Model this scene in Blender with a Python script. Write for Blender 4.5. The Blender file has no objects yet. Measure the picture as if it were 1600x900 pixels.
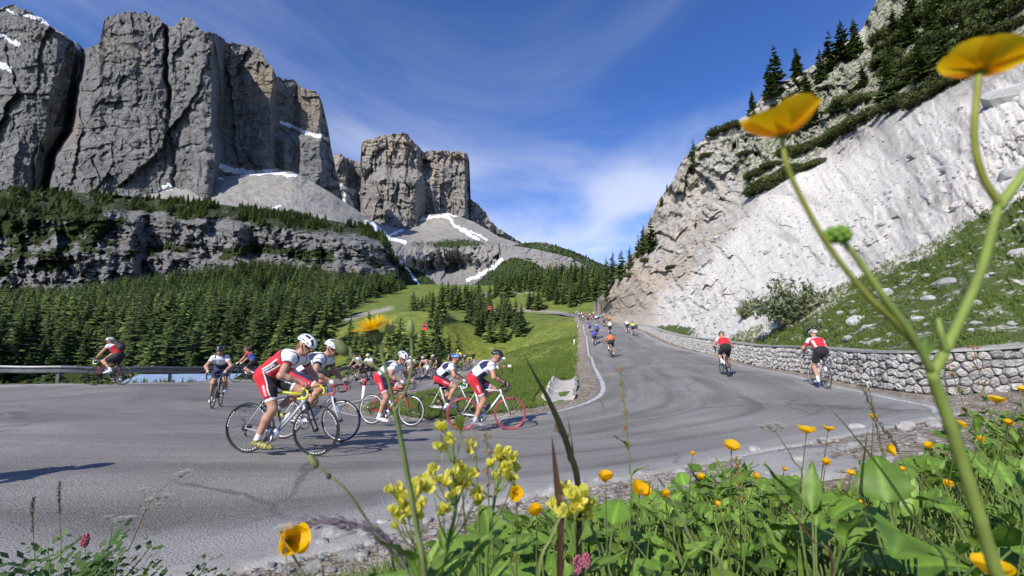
import bpy, math, random
import numpy as np
from mathutils import Vector, Matrix
R = math.radians
random.seed(7); rng = np.random.default_rng(7)
scn = bpy.context.scene
COL = scn.collection

# ------------------------------------------------------------------ camera
FPX = 711.0; PITCH = math.atan(90 / FPX); CAMZ = 1.5          # focal length in photo pixels (1600 wide)
cam_d = bpy.data.cameras.new('camera'); cam = bpy.data.objects.new('camera', cam_d); COL.objects.link(cam)
cam_d.sensor_width = 36.0; cam_d.lens = 36.0 * FPX / 1600.0
cam_d.clip_start = 0.02; cam_d.clip_end = 20000
cam.location = (0, 0, CAMZ); cam.rotation_euler = (math.pi / 2 + PITCH, 0, 0)
cam_d.dof.use_dof = True; cam_d.dof.focus_distance = 5.0; cam_d.dof.aperture_fstop = 8.0
scn.camera = cam

# ------------------------------------------------------------------ sun, sky, exposure
SUN_AZ = 31.0; SUN_EL = 36.0         # light travels to the right of the view by SUN_AZ
sun_d = bpy.data.lights.new('sun', 'SUN'); sun = bpy.data.objects.new('sun', sun_d); COL.objects.link(sun)
sun_d.energy = 5.0; sun_d.angle = R(0.53); sun_d.color = (1.0, 0.94, 0.85)
_d = Vector((math.sin(R(SUN_AZ)) * math.cos(R(SUN_EL)), math.cos(R(SUN_AZ)) * math.cos(R(SUN_EL)), -math.sin(R(SUN_EL))))
sun.rotation_euler = _d.to_track_quat('-Z', 'Y').to_euler()
wd = bpy.data.worlds.new('World'); scn.world = wd; wd.use_nodes = True
nt = wd.node_tree; nt.nodes.clear()
N = nt.nodes.new; L = nt.links.new
w_out = N('ShaderNodeOutputWorld'); bg = N('ShaderNodeBackground'); sky = N('ShaderNodeTexSky')
sky.sky_type = 'NISHITA'; sky.sun_disc = False; sky.sun_elevation = R(SUN_EL); sky.sun_rotation = R(180 + SUN_AZ)
sky.altitude = 2000; sky.air_density = 1.0; sky.dust_density = 0.3; sky.ozone_density = 2.2
bg.inputs['Strength'].default_value = 0.122
# thin high cloud: noise laid out on a flat cloud sheet far overhead
tc = N('ShaderNodeTexCoord'); sep = N('ShaderNodeSeparateXYZ'); L(tc.outputs['Generated'], sep.inputs[0])
zc = N('ShaderNodeMath'); zc.operation = 'MAXIMUM'; zc.inputs[1].default_value = 0.06; L(sep.outputs['Z'], zc.inputs[0])
dx = N('ShaderNodeMath'); dx.operation = 'DIVIDE'; L(sep.outputs['X'], dx.inputs[0]); L(zc.outputs[0], dx.inputs[1])
dy = N('ShaderNodeMath'); dy.operation = 'DIVIDE'; L(sep.outputs['Y'], dy.inputs[0]); L(zc.outputs[0], dy.inputs[1])
cmb = N('ShaderNodeCombineXYZ'); L(dx.outputs[0], cmb.inputs[0]); L(dy.outputs[0], cmb.inputs[1])
mp = N('ShaderNodeMapping'); mp.inputs['Scale'].default_value = (0.55, 0.30, 1); mp.inputs['Rotation'].default_value = (0, 0, R(-24)); mp.inputs['Location'].default_value = (0.35, 0.10, 0)
L(cmb.outputs[0], mp.inputs[0])
n1 = N('ShaderNodeTexNoise'); n1.inputs['Scale'].default_value = 1.05; n1.inputs['Detail'].default_value = 7; n1.inputs['Roughness'].default_value = 0.55; n1.inputs['Distortion'].default_value = 0.7
L(mp.outputs[0], n1.inputs['Vector'])
def bank(cx_, cy_, sx_, sy_, amt):
    m_ = N('ShaderNodeMapping'); m_.vector_type = 'POINT'; m_.inputs['Location'].default_value = (-cx_ / sx_, -cy_ / sy_, 0); m_.inputs['Scale'].default_value = (1 / sx_, 1 / sy_, 1); L(cmb.outputs[0], m_.inputs[0])
    g_ = N('ShaderNodeVectorMath'); g_.operation = 'LENGTH'; L(m_.outputs[0], g_.inputs[0]); r_ = N('ShaderNodeMapRange'); r_.interpolation_type = 'SMOOTHSTEP'; r_.inputs[1].default_value = 1.0; r_.inputs[2].default_value = 0.0; r_.inputs[3].default_value = 0.0; r_.inputs[4].default_value = amt; L(g_.outputs['Value'], r_.inputs[0]); return r_.outputs[0]
acc = n1.outputs['Fac']
for bk in ((.80, 2.8, .95, .9, .17), (.40, 4.4, 1.7, 2.0, .27), (-.45, 2.3, 1.0, .9, .12), (-.9, 3.2, .5, .9, .08)):      # the cloud banks in the sheet
    ad = N('ShaderNodeMath'); ad.operation = 'ADD'; L(acc, ad.inputs[0]); L(bank(*bk), ad.inputs[1]); acc = ad.outputs[0]
cr = N('ShaderNodeMapRange'); cr.inputs[1].default_value = 0.40; cr.inputs[2].default_value = 0.78; cr.interpolation_type = 'SMOOTHSTEP'; L(acc, cr.inputs[0])
hz = N('ShaderNodeMapRange'); hz.inputs[1].default_value = 0.75; hz.inputs[2].default_value = 0.10; hz.inputs[3].default_value = 0.17; hz.inputs[4].default_value = 0.85; L(sep.outputs['Z'], hz.inputs[0])
cf = N('ShaderNodeMath'); cf.operation = 'MULTIPLY'; L(cr.outputs[0], cf.inputs[0]); L(hz.outputs[0], cf.inputs[1])
tint = N('ShaderNodeMixRGB'); tint.blend_type = 'MULTIPLY'; tint.inputs[0].default_value = 1.0; tint.inputs[2].default_value = (0.52, 0.82, 1.36, 1); L(sky.outputs[0], tint.inputs[1])
mx = N('ShaderNodeMixRGB'); mx.inputs[2].default_value = (7.0, 7.3, 8.0, 1); L(cf.outputs[0], mx.inputs[0]); L(tint.outputs[0], mx.inputs[1])
L(mx.outputs[0], bg.inputs['Color']); L(bg.outputs[0], w_out.inputs[0])
vs = scn.view_settings; vs.view_transform = 'Standard'; vs.look = 'None'; vs.gamma = 1.0; vs.exposure = 0.18; vs.use_curve_mapping = False
scn.cycles.use_denoising = True; scn.cycles.use_adaptive_sampling = True; scn.cycles.adaptive_threshold = 0.02
scn.cycles.max_bounces = 6; scn.cycles.diffuse_bounces = 2; scn.cycles.glossy_bounces = 2; scn.cycles.transparent_max_bounces = 8
scn.cycles.caustics_reflective = False; scn.cycles.caustics_refractive = False

# ------------------------------------------------------------------ general helpers
CP, SP = math.cos(PITCH), math.sin(PITCH)
def P(px, py, Z):
    """point seen at photo pixel (px,py) at depth Z along the optical axis"""
    a = (px - 800) / FPX * Z; b = (450 - py) / FPX * Z
    return np.array([a, Z * CP - b * SP, CAMZ + Z * SP + b * CP])
def Parr(px, py, Z):
    a = (px - 800) / FPX * Z; b = (450 - py) / FPX * Z
    return np.stack([a, Z * CP - b * SP, CAMZ + Z * SP + b * CP], -1)
def proj(p):
    p = np.asarray(p, float); y = p[..., 1]; z = p[..., 2] - CAMZ
    d = y * CP + z * SP; u = -y * SP + z * CP
    d = np.where(np.abs(d) < 1e-6, 1e-6, d)
    return 800 + FPX * p[..., 0] / d, 450 - FPX * u / d, d

def _vh(ix, iy, iz, seed):
    h = (ix * 374761393 + iy * 668265263 + iz * 1440662683 + seed * 974634599) & 0xffffffff
    h = ((h ^ (h >> 13)) * 1274126177) & 0xffffffff
    h = ((h ^ (h >> 15)) * 668265263) & 0xffffffff
    return ((h ^ (h >> 16)) & 0xffff).astype(np.float64) / 32767.5 - 1.0
def vnoise(p, seed=0):
    f = np.floor(p); i = f.astype(np.int64); t = p - f; t = t * t * t * (t * (t * 6 - 15) + 10)
    x, y, z = i[..., 0], i[..., 1], i[..., 2]; tx, ty, tz = t[..., 0], t[..., 1], t[..., 2]
    def c(a, b, d): return _vh(x + a, y + b, z + d, seed)
    l = lambda a, b, w: a + (b - a) * w
    return l(l(l(c(0,0,0), c(1,0,0), tx), l(c(0,1,0), c(1,1,0), tx), ty), l(l(c(0,0,1), c(1,0,1), tx), l(c(0,1,1), c(1,1,1), tx), ty), tz)
_ROT = np.array([[0.36, 0.48, -0.8], [-0.8, 0.6, 0.0], [0.48, 0.64, 0.6]])
def fbm(p, octaves=5, gain=0.5, seed=0, ridged=False):
    p = np.asarray(p, float); s = 0; a = 1.0; tot = 0
    for o in range(octaves):
        n = vnoise(p, seed + o)
        if ridged: n = 1 - 2 * np.abs(n)
        s = s + a * n; tot += a; a *= gain; p = (p @ _ROT.T) * 2.03 + 17.3
    return s / tot
def facet2(x, y, seed=0):
    """broken rock faces: irregular cells, each a flat plane with its own setback and tilt (-1..1)"""
    i, j = np.floor(x).astype(np.int64), np.floor(y).astype(np.int64); best = np.full(x.shape, 1e9); out = np.zeros(x.shape)
    z = np.zeros_like(i)
    for a in (-1, 0, 1):
        for b_ in (-1, 0, 1):
            ci, cj = i + a, j + b_; px = ci + .5 + .48 * _vh(ci, cj, z, seed); py = cj + .5 + .48 * _vh(ci, cj, z + 1, seed); d = (x - px) ** 2 + (y - py) ** 2; m_ = d < best; best = np.where(m_, d, best)
            out = np.where(m_, .55 * _vh(ci, cj, z + 2, seed) + .75 * _vh(ci, cj, z + 3, seed) * (x - px) + .55 * _vh(ci, cj, z + 4, seed) * (y - py), out)
    return out
def fbm2(x, y, **k): return fbm(np.stack([x, y, np.full_like(x, 3.7)], -1), **k)

def tag(o, label=None, cat=None, group=None, kind=None):
    if label: o['label'] = label
    if cat: o['category'] = cat
    if group: o['group'] = group
    if kind: o['kind'] = kind
    return o
def empty(name, loc=(0, 0, 0), rz=0.0):
    o = bpy.data.objects.new(name, None); COL.objects.link(o); o.location = loc; o.rotation_euler = (0, 0, rz); o.empty_display_size = 0.1
    return o
def mesh_np(name, V, F, smooth=True):
    """V (n,3); F array (m,k) or list of such arrays"""
    me = bpy.data.meshes.new(name)
    V = np.asarray(V, np.float32); Fs = F if isinstance(F, list) else [F]
    Fs = [np.asarray(f, np.int32) for f in Fs if len(f)]
    me.vertices.add(len(V)); me.vertices.foreach_set('co', V.ravel())
    idx = np.concatenate([f.ravel() for f in Fs]) if Fs else np.zeros(0, np.int32)
    tot = np.concatenate([np.full(len(f), f.shape[1], np.int32) for f in Fs]) if Fs else np.zeros(0, np.int32)
    me.loops.add(len(idx)); me.loops.foreach_set('vertex_index', idx)
    me.polygons.add(len(tot)); st = np.concatenate([[0], np.cumsum(tot)[:-1]]).astype(np.int32)
    me.polygons.foreach_set('loop_start', st); me.polygons.foreach_set('loop_total', tot)
    me.polygons.foreach_set('use_smooth', np.full(len(tot), smooth, bool))
    me.update(calc_edges=True); me.validate()
    return me
def obj(name, me, mat=None, parent=None):
    o = bpy.data.objects.new(name, me); COL.objects.link(o)
    if mat is not None and not me.materials: me.materials.append(mat)
    if parent is not None: o.parent = parent
    return o
def attr_f(me, name, arr):
    a = me.attributes.new(name, 'FLOAT', 'POINT'); a.data.foreach_set('value', np.asarray(arr, np.float32))
def attr_c(me, name, arr):
    a = me.color_attributes.new(name, 'FLOAT_COLOR', 'POINT'); c = np.ones((len(arr), 4), np.float32); c[:, :3] = arr; a.data.foreach_set('color', c.ravel())
def grid_faces(nr, nc, wrap=False):
    r = np.arange(nr - 1)[:, None]; c = np.arange(nc - (0 if wrap else 1))[None, :]; c2 = (c + 1) % nc
    return np.stack([r * nc + c, r * nc + c2, (r + 1) * nc + c2, (r + 1) * nc + c], -1).reshape(-1, 4)
class MB:
    """collects shapes for one mesh; each vertex carries a colour"""
    def __init__(s): s.V = []; s.F4 = []; s.F3 = []; s.C = []; s.n = 0
    def add(s, V, F4=None, F3=None, col=(1, 1, 1)):
        V = np.asarray(V, float).reshape(-1, 3); s.V.append(V); c = np.asarray(col, float)
        s.C.append(np.broadcast_to(c, (len(V), 3)) if c.ndim == 1 else c)
        if F4 is not None and len(F4): s.F4.append(np.asarray(F4) + s.n)
        if F3 is not None and len(F3): s.F3.append(np.asarray(F3) + s.n)
        s.n += len(V); return s
    def tube(s, pts, rad, seg=8, col=(1, 1, 1), cap=True, flat=1.0):
        pts = np.asarray(pts, float); n = len(pts); rad = np.broadcast_to(np.asarray(rad, float), (n,))
        t = np.gradient(pts, axis=0); t /= np.linalg.norm(t, axis=1)[:, None] + 1e-12
        up = np.array([0, 0, 1.0]) if abs(t[0, 2]) < 0.9 else np.array([1.0, 0, 0])
        a = np.cross(t[0], up); a /= np.linalg.norm(a); A = []
        for i in range(n):
            a = a - t[i] * np.dot(a, t[i]); a /= np.linalg.norm(a) + 1e-12; A.append(a)
        A = np.array(A); B = np.cross(t, A); th = np.arange(seg) / seg * 2 * math.pi
        V = pts[:, None] + rad[:, None, None] * (np.cos(th)[None, :, None] * A[:, None] + flat * np.sin(th)[None, :, None] * B[:, None])
        V = V.reshape(-1, 3); F3 = None
        if cap:
            V = np.vstack([V, pts[0], pts[-1]]); k = np.arange(seg); b = (n - 1) * seg
            F3 = np.vstack([np.stack([np.full(seg, n * seg), (k + 1) % seg, k], -1), np.stack([np.full(seg, n * seg + 1), b + k, b + (k + 1) % seg], -1)])
        return s.add(V, grid_faces(n, seg, True), F3, col)
    def box(s, c, size, col=(1, 1, 1), M=None):
        h = np.array(size) / 2; V = np.array([[x, y, z] for x in (-1, 1) for y in (-1, 1) for z in (-1, 1)]) * h
        if M is not None: V = V @ np.asarray(M).T
        return s.add(V + np.asarray(c), [[0, 1, 3, 2], [4, 6, 7, 5], [0, 4, 5, 1], [2, 3, 7, 6], [0, 2, 6, 4], [1, 5, 7, 3]], None, col)
    def lathe(s, prof, seg=16, axis='z', c=(0, 0, 0), col=(1, 1, 1), M=None):
        prof = np.asarray(prof, float); th = np.arange(seg) / seg * 2 * math.pi
        V = np.stack([prof[:, None, 0] * np.cos(th), prof[:, None, 0] * np.sin(th), np.broadcast_to(prof[:, None, 1], (len(prof), seg))], -1).reshape(-1, 3)
        if axis == 'y': V = V[:, [0, 2, 1]] * np.array([1, 1, -1])
        if axis == 'x': V = V[:, [2, 0, 1]]
        if M is not None: V = V @ np.asarray(M).T
        return s.add(V + np.asarray(c), grid_faces(len(prof), seg, True), None, col)
    def ellip(s, c, r, col=(1, 1, 1), seg=14, rings=9, M=None):
        ph = np.linspace(0, math.pi, rings); return s.lathe(np.stack([np.maximum(np.sin(ph), 1e-4), -np.cos(ph)], -1), seg, 'z', c, col, (np.asarray(M) if M is not None else np.eye(3)) @ np.diag(r))
    def mesh(s, name, smooth=True):
        me = mesh_np(name, np.vstack(s.V), ([np.vstack(s.F4)] if s.F4 else []) + ([np.vstack(s.F3)] if s.F3 else []), smooth)
        attr_c(me, 'col', np.vstack(s.C)); return me
    def build(s, name, mat, parent=None, smooth=True): return obj(name, s.mesh(name, smooth), mat, parent)

# ------------------------------------------------------------------ materials
def new_mat(name):
    m = bpy.data.materials.new(name); m.use_nodes = True; t = m.node_tree; t.nodes.clear()
    o = t.nodes.new('ShaderNodeOutputMaterial'); b = t.nodes.new('ShaderNodeBsdfPrincipled'); t.links.new(b.outputs[0], o.inputs[0])
    return m, t, b
class NT:
    def __init__(s, t): s.t = t
    def n(s, ty, **k):
        x = s.t.nodes.new('ShaderNode' + ty)
        for a, v in k.items():
            if a.startswith('i_'): x.inputs[a[2:]].default_value = v
            else: setattr(x, a, v)
        return x
    def l(s, a, b): s.t.links.new(a, b)
    def attr(s, name, out='Fac'): return s.n('Attribute', attribute_name=name).outputs[out]
    def coord(s, scale=(1, 1, 1), obj=True, rot=(0, 0, 0)):
        c = s.n('TexCoord'); m = s.n('Mapping'); m.inputs['Scale'].default_value = scale; m.inputs['Rotation'].default_value = rot
        s.l(c.outputs['Object' if obj else 'Generated'], m.inputs[0]); return m.outputs[0]
    def noise(s, vec, scale, detail=6, rough=0.55, dist=0.0, out='Fac'):
        x = s.n('TexNoise'); x.inputs['Scale'].default_value = scale; x.inputs['Detail'].default_value = detail; x.inputs['Roughness'].default_value = rough; x.inputs['Distortion'].default_value = dist
        if vec is not None: s.l(vec, x.inputs['Vector'])
        return x.outputs[out]
    def voro(s, vec, scale, feat='F1', out='Distance'):
        x = s.n('TexVoronoi', feature=feat); x.inputs['Scale'].default_value = scale
        if vec is not None: s.l(vec, x.inputs['Vector'])
        return x.outputs[out]
    def ramp(s, f, stops, interp='LINEAR'):
        r = s.n('ValToRGB'); r.color_ramp.interpolation = interp; e = r.color_ramp.elements
        while len(e) < len(stops): e.new(0.5)
        for el, (p, c) in zip(e, stops): el.position = p; el.color = (*c, 1) if len(c) == 3 else c
        s.l(f, r.inputs[0]); return r.outputs[0]
    def rng(s, f, a, b, c=0.0, d=1.0):
        r = s.n('MapRange'); r.inputs[1].default_value = a; r.inputs[2].default_value = b; r.inputs[3].default_value = c; r.inputs[4].default_value = d
        s.l(f, r.inputs[0]); return r.outputs[0]
    def mix(s, f, a, b, mode='MIX'):
        m = s.n('MixRGB', blend_type=mode)
        for i, v in enumerate((f, a, b)):
            if isinstance(v, (int, float)): m.inputs[i].default_value = v if i == 0 else (v, v, v, 1)
            elif isinstance(v, tuple): m.inputs[i].default_value = (*v, 1)
            else: s.l(v, m.inputs[i])
        return m.outputs[0]
    def math(s, op, a, b=0.0):
        m = s.n('Math', operation=op)
        for i, v in enumerate((a, b)):
            if isinstance(v, (int, float)): m.inputs[i].default_value = v
            else: s.l(v, m.inputs[i])
        return m.outputs[0]
    def bump(s, h, strength, dist, bsdf):
        b = s.n('Bump'); b.inputs['Strength'].default_value = strength; b.inputs['Distance'].default_value = dist
        s.l(h, b.inputs['Height']); s.l(b.outputs[0], bsdf.inputs['Normal'])
MATS = {}
def paint(name, col, rough=0.5, metal=0.0, var=0.12, coat=0.0, spec=0.5, scale=30.0):
    """plain procedural paint/cloth/metal: a base colour with slight noise"""
    if name in MATS: return MATS[name]
    m, t, b = new_mat(name); k = NT(t)
    f = k.noise(k.coord(), scale, 4)
    c = k.mix(k.rng(f, 0.3, 0.7), tuple(x * (1 - var) for x in col), tuple(min(1, x * (1 + var)) for x in col)); k.l(c, b.inputs['Base Color'])
    b.inputs['Roughness'].default_value = rough; b.inputs['Metallic'].default_value = metal; b.inputs['Coat Weight'].default_value = coat
    b.inputs['Specular IOR Level'].default_value = spec
    MATS[name] = m; return m
def vcol(name, rough=0.6, var=0.15, scale=40.0, trans=0.0, spec=0.4, coat=0.0, bump=0.0, sheen=0.0, rnd=0.0):
    """colour from the mesh's own 'col' attribute with slight noise; trans = thin-leaf translucency"""
    if name in MATS: return MATS[name]
    m, t, b = new_mat(name); k = NT(t)
    a = k.attr('col', 'Color'); f = k.noise(k.coord(), scale, 4)
    v = k.rng(f, 0.3, 0.7, 1 - var, 1 + var)
    if rnd:
        oi = k.n('ObjectInfo'); v = k.math('MULTIPLY', v, k.rng(oi.outputs['Random'], 0, 1, 1 - rnd, 1 + rnd))
    c = k.mix(1.0, a, v, 'MULTIPLY'); k.l(c, b.inputs['Base Color'])
    b.inputs['Roughness'].default_value = rough; b.inputs['Specular IOR Level'].default_value = spec; b.inputs['Coat Weight'].default_value = coat
    b.inputs['Sheen Weight'].default_value = sheen
    if bump: k.bump(f, bump, 0.004, b)
    if trans:
        tr = k.n('BsdfTranslucent'); k.l(k.mix(1.0, c, (1.0, 1.0, 0.55), 'MULTIPLY'), tr.inputs['Color']); ms = k.n('MixShader'); ms.inputs[0].default_value = trans
        k.l(b.outputs[0], ms.inputs[1]); k.l(tr.outputs[0], ms.inputs[2])
        k.l(ms.outputs[0], [n for n in t.nodes if n.type == 'OUTPUT_MATERIAL'][0].inputs[0])
    MATS[name] = m; return m
# ------------------------------------------------------------------ curves and thin-plate fits
def cr_spline(pts, step=None, n=12):
    """Catmull-Rom through pts; n samples per span"""
    p = np.asarray(pts, float); q = np.vstack([2 * p[0] - p[1], p, 2 * p[-1] - p[-2]]); out = []
    for i in range(1, len(q) - 2):
        t = np.arange(n)[:, None] / n; a, b, c, d = q[i - 1], q[i], q[i + 1], q[i + 2]
        out.append(0.5 * (2 * b + (c - a) * t + (2 * a - 5 * b + 4 * c - d) * t ** 2 + (3 * b - a - 3 * c + d) * t ** 3))
    return np.vstack(out + [p[-1:]])
class TPS:
    def __init__(s, X, y, reg=1e-4):
        s.X = np.asarray(X, float); n = len(s.X); K = s.k(s.X); Pm = np.hstack([np.ones((n, 1)), s.X])
        A = np.zeros((n + 3, n + 3)); A[:n, :n] = K + reg * np.eye(n); A[:n, n:] = Pm; A[n:, :n] = Pm.T
        s.w = np.linalg.solve(A, np.concatenate([np.asarray(y, float), np.zeros(3)]))
    def k(s, Q):
        d2 = ((Q[:, None] - s.X[None]) ** 2).sum(-1); return 0.5 * d2 * np.log(d2 + 1e-12)
    def __call__(s, Q):
        Q = np.asarray(Q, float); sh = Q.shape[:-1]; Q = Q.reshape(-1, 2); out = np.empty(len(Q)); n = len(s.X)
        for i in range(0, len(Q), 20000):
            q = Q[i:i + 20000]; out[i:i + 20000] = s.k(q) @ s.w[:n] + s.w[n] + q @ s.w[n + 1:]
        return out.reshape(sh)
def smooth(a, b, x):
    t = np.clip((x - a) / (b - a), 0, 1); return t * t * (3 - 2 * t)
def poly_in(px, py, poly):
    poly = np.asarray(poly, float); ins = np.zeros(np.shape(px), bool)
    for (x1, y1), (x2, y2) in zip(poly, np.roll(poly, -1, 0)):
        if y1 == y2: continue
        c = ((y1 > py) != (y2 > py)) & (px < (x2 - x1) * (py - y1) / (y2 - y1) + x1); ins ^= c
    return ins
def line_dist(px, py, pts):
    d = np.full(np.shape(px), 1e9); p = np.asarray(pts, float)
    for (x1, y1), (x2, y2) in zip(p[:-1], p[1:]):
        vx, vy = x2 - x1, y2 - y1; t = np.clip(((px - x1) * vx + (py - y1) * vy) / (vx * vx + vy * vy + 1e-12), 0, 1)
        d = np.minimum(d, np.hypot(px - x1 - t * vx, py - y1 - t * vy))
    return d

# ------------------------------------------------------------------ the hairpin: inner and outer kerb lines (x, y, z)
PAIRS = [((-30,266,21),(-32,274,21)), ((8,252,19.5),(12,261,20)), ((22,215,16.3),(30,218,16.6)), ((21.3,150,10.6),(29,149,10.8)), ((14.6,95,6),(22.2,93,6)), ((8.6,54,2.5),(16.1,53,2.5)),
 ((5.4,32.5,.67),(13.5,31,.85)), ((3.8,21.9,.3),(11.7,23,.5)), ((3.05,16.6,.1),(10.0,15,.38)), ((2.45,14,0),(9.05,11,.32)), ((1.55,12.4,-.1),(8.1,8.5,.3)), ((.32,11.5,-.2),(4.05,6.4,.2)), ((-1.46,11.5,-.3),(0,4.5,.08)),
 ((-3.0,12,-.38),(-1.35,3.5,.05)), ((-4,12.8,-.42),(-3.2,2.75,.08)), ((-4.7,13.6,-.45),(-9,2.2,.1)), ((-5.3,14.5,-.5),(-18,2.6,.18)), ((-5.6,15.3,-.52),(-27,7,.25)), ((-5.8,16.2,-.55),(-27,14,.05)),
 ((-5.85,17,-.6),(-21.5,17.9,-.12)), ((-5.75,18.5,-.65),(-17.8,20.2,-.22)), ((-5.4,21,-.72),(-15.8,23,-.33)), ((-4.9,24.6,-.85),(-14,27.5,-.55)), ((-4.4,31,-1.1),(-12,33.5,-.88)), ((-2.6,50,-1.9),(-9.6,51,-1.75)), ((-1.3,90,-2.9),(-8.6,91,-2.9)), ((-3.6,130,-3.2),(-11,130,-3.2))]
GC = [q for pr in PAIRS for q in pr]
GC += [tuple(P(*q)) for q in [(495,718,5.88),(385,711,6.05),(722,668,9.8),(800,668,9.75),(592,662,10.4),(700,655,12),(180,601,16.5),(0,640,11),(0,609,17),(250,650,9.8),(250,612,15.5),(100,606,17.3),(330,606,18),(348,637,12.7),(1280,606,13.2),(1130,588,16.7),(560,600,25)]]
GC += [(-26,24,-3),(-20,27,-3.5),(-17.5,33,-4),(-15.5,42,-4.5),(-14,60,-6),(-15,100,-8),(-40,35,-10),(-28,45,-11),(-22,62,-10),(-36,20,-8),(-45,8,-8),(-75,45,-20),(-50,70,-18),(-34,85,-13),(-22,125,-8),(-70,-5,-20)]
GC += [tuple(P(*q)) for q in [(-150,545,160),(-150,480,400),(0,540,160),(0,500,280),(0,475,400),(130,530,170),(130,470,410),(260,535,150),(260,490,280),(260,455,420),(390,530,150),(390,480,280),(420,430,450),(520,530,130),(520,490,260),(560,450,470),(640,450,480),
  (560,520,130),(560,497,190),(620,475,280),(700,457,370),(770,452,390),(850,450,370),(680,520,130),(740,505,170),(690,560,100),(760,490,240),(830,500,170),(860,478,290),(920,445,400),(990,440,420)]]
GC += [(25,50,2.3),(20,25,.5),(16,12,.8),(40,50,2),(32,150,10.5),(60,150,10.5),(200,200,12),(100,30,2),(30,5,1),
  (1.5,3.5,.30),(3.5,4.5,.42),(6,6,.45),(8.6,7.3,.5),(10.6,8.6,.5),(.2,2.7,.32),(-1.0,2.4,.2),(2.5,2.0,.70),(5,3,.80),(9,5,.88),(0,.9,.80),(1.4,.9,.92),(-1.4,1,.55),(-4,1.3,.3),(-12,.3,.3),(0,-1,1.0),(5,0,1.1),(-6,-4,.5),(0,-20,1),(-40,-20,0),(40,-20,2),(0,.3,.98),(.5,.2,1.02),(-.5,.2,.92)]
RAILC = [(-33,6,.2),(-30.5,13,.05),(-25.5,17.8,-.02),(-21.6,19.1,-.04),(-18.9,19.9,-.1),(-17.2,21.7,-.2),(-15.7,24.3,-.3),(-14.3,28.2,-.5),(-12.7,34.2,-.85),(-11.2,42,-1.3),(-9.9,54,-1.8),(-9.0,72,-2.4),(-9.2,92,-2.95),(-11.5,128,-3.2)]
GC += RAILC + [(x - 1.6, y + 1.0, z - .35) for x, y, z in RAILC[:9]]
GC = np.array(GC, float)
def uv_of(x, y): return np.stack([np.arctan2(x, y), np.log(np.hypot(x, y) + 1e-9)], -1)
_gt = TPS(uv_of(GC[:, 0], GC[:, 1]), GC[:, 2], 2e-4)
def gz(x, y): return _gt(uv_of(np.asarray(x, float), np.asarray(y, float)))
def hit(px, py, lo=1.5, hi=700.0):
    """first ground point along the ray through a photo pixel"""
    Z = np.exp(np.linspace(math.log(lo), math.log(hi), 1500)); p = Parr(np.full_like(Z, px), np.full_like(Z, py), Z); d = p[:, 2] - gz(p[:, 0], p[:, 1])
    k = np.argmax(d < 0) if (d < 0).any() else len(Z) - 1
    return p[k]
INN = cr_spline([p[0] for p in PAIRS]); OUT = cr_spline([p[1] for p in PAIRS])
ROADPOLY = np.vstack([INN[:, :2], OUT[::-1, :2]])

# road surface (a loft between the two edges, lying on the terrain)
NT_ = 34
tt = np.linspace(0, 1, NT_)[None, :, None]
rxy = INN[:, None, :2] * (1 - tt) + OUT[:, None, :2] * tt
# finer rows
def densify(A, k=3):
    i = np.arange((len(A) - 1) * k + 1) / k; f = np.minimum(i.astype(int), len(A) - 2); t = (i - f).reshape((-1,) + (1,) * (A.ndim - 1)); return A[f] * (1 - t) + A[f + 1] * t
rxy = densify(rxy, 2)
rz = gz(rxy[..., 0], rxy[..., 1])
nr = rxy.shape[0]
me = mesh_np('road', np.concatenate([rxy, rz[..., None]], -1).reshape(-1, 3), grid_faces(nr, NT_))
seg = np.linalg.norm(np.diff(rxy[:, NT_ // 2], axis=0), axis=1); ss = np.concatenate([[0], np.cumsum(seg)])
attr_f(me, 'along', np.repeat(ss[:, None], NT_, 1).ravel()); attr_f(me, 'across', np.repeat(np.linspace(0, 1, NT_)[None], nr, 0).ravel())
m, t, b = new_mat('asphalt'); k = NT(t)
co = k.coord()
cx = k.n('CombineXYZ'); k.l(k.math('MULTIPLY', k.attr('along'), 0.16), cx.inputs[0]); k.l(k.math('MULTIPLY', k.attr('across'), 12.0), cx.inputs[1])
streak = k.noise(cx.outputs[0], 1.0, 6, 0.6, 0.6)
grain = k.noise(co, 38, 3, 0.7); agg = k.voro(co, 55); blotch = k.noise(co, 0.35, 6, 0.6, 0.5)
c = k.ramp(streak, [(0.36, (0.155, 0.147, 0.136)), (0.52, (0.212, 0.201, 0.186)), (0.66, (0.245, 0.232, 0.213))])
c = k.mix(1.0, c, k.rng(blotch, 0.3, 0.7, 0.80, 1.18), 'MULTIPLY')
c = k.mix(1.0, c, k.rng(grain, 0.3, 0.7, 0.72, 1.28), 'MULTIPLY')
c = k.mix(1.0, c, k.rng(agg, 0.1, 0.7, 0.82, 1.18), 'MULTIPLY')
# dark rubber arcs along the running lanes and a lighter, worn outer band
cx2 = k.n('CombineXYZ'); k.l(k.math('MULTIPLY', k.attr('along'), 0.05), cx2.inputs[0]); k.l(k.math('MULTIPLY', k.attr('across'), 34.0), cx2.inputs[1])
rub = k.noise(cx2.outputs[0], 1.0, 3, 0.5, 0.9)
c = k.mix(k.math('MULTIPLY', k.rng(rub, 0.60, 0.70), 0.24), c, (0.10, 0.10, 0.102))
edge = k.rng(k.math('ADD', k.attr('across'), k.rng(blotch, 0.3, 0.7, -0.05, 0.05)), 0.86, 0.93)
c = k.mix(k.math('MULTIPLY', edge, 0.55), c, (0.36, 0.35, 0.335))
crack = k.voro(k.mix(0.55, co, k.noise(co, 0.8, 6, 0.65, 0, 'Color'), 'ADD'), 0.33, 'DISTANCE_TO_EDGE')
cm = k.math('MULTIPLY', k.rng(crack, 0.014, 0.004), k.rng(k.noise(co, 0.22, 2), 0.46, 0.52)); c = k.mix(k.math('MULTIPLY', cm, 0.5), c, (0.06, 0.06, 0.06))
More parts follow.
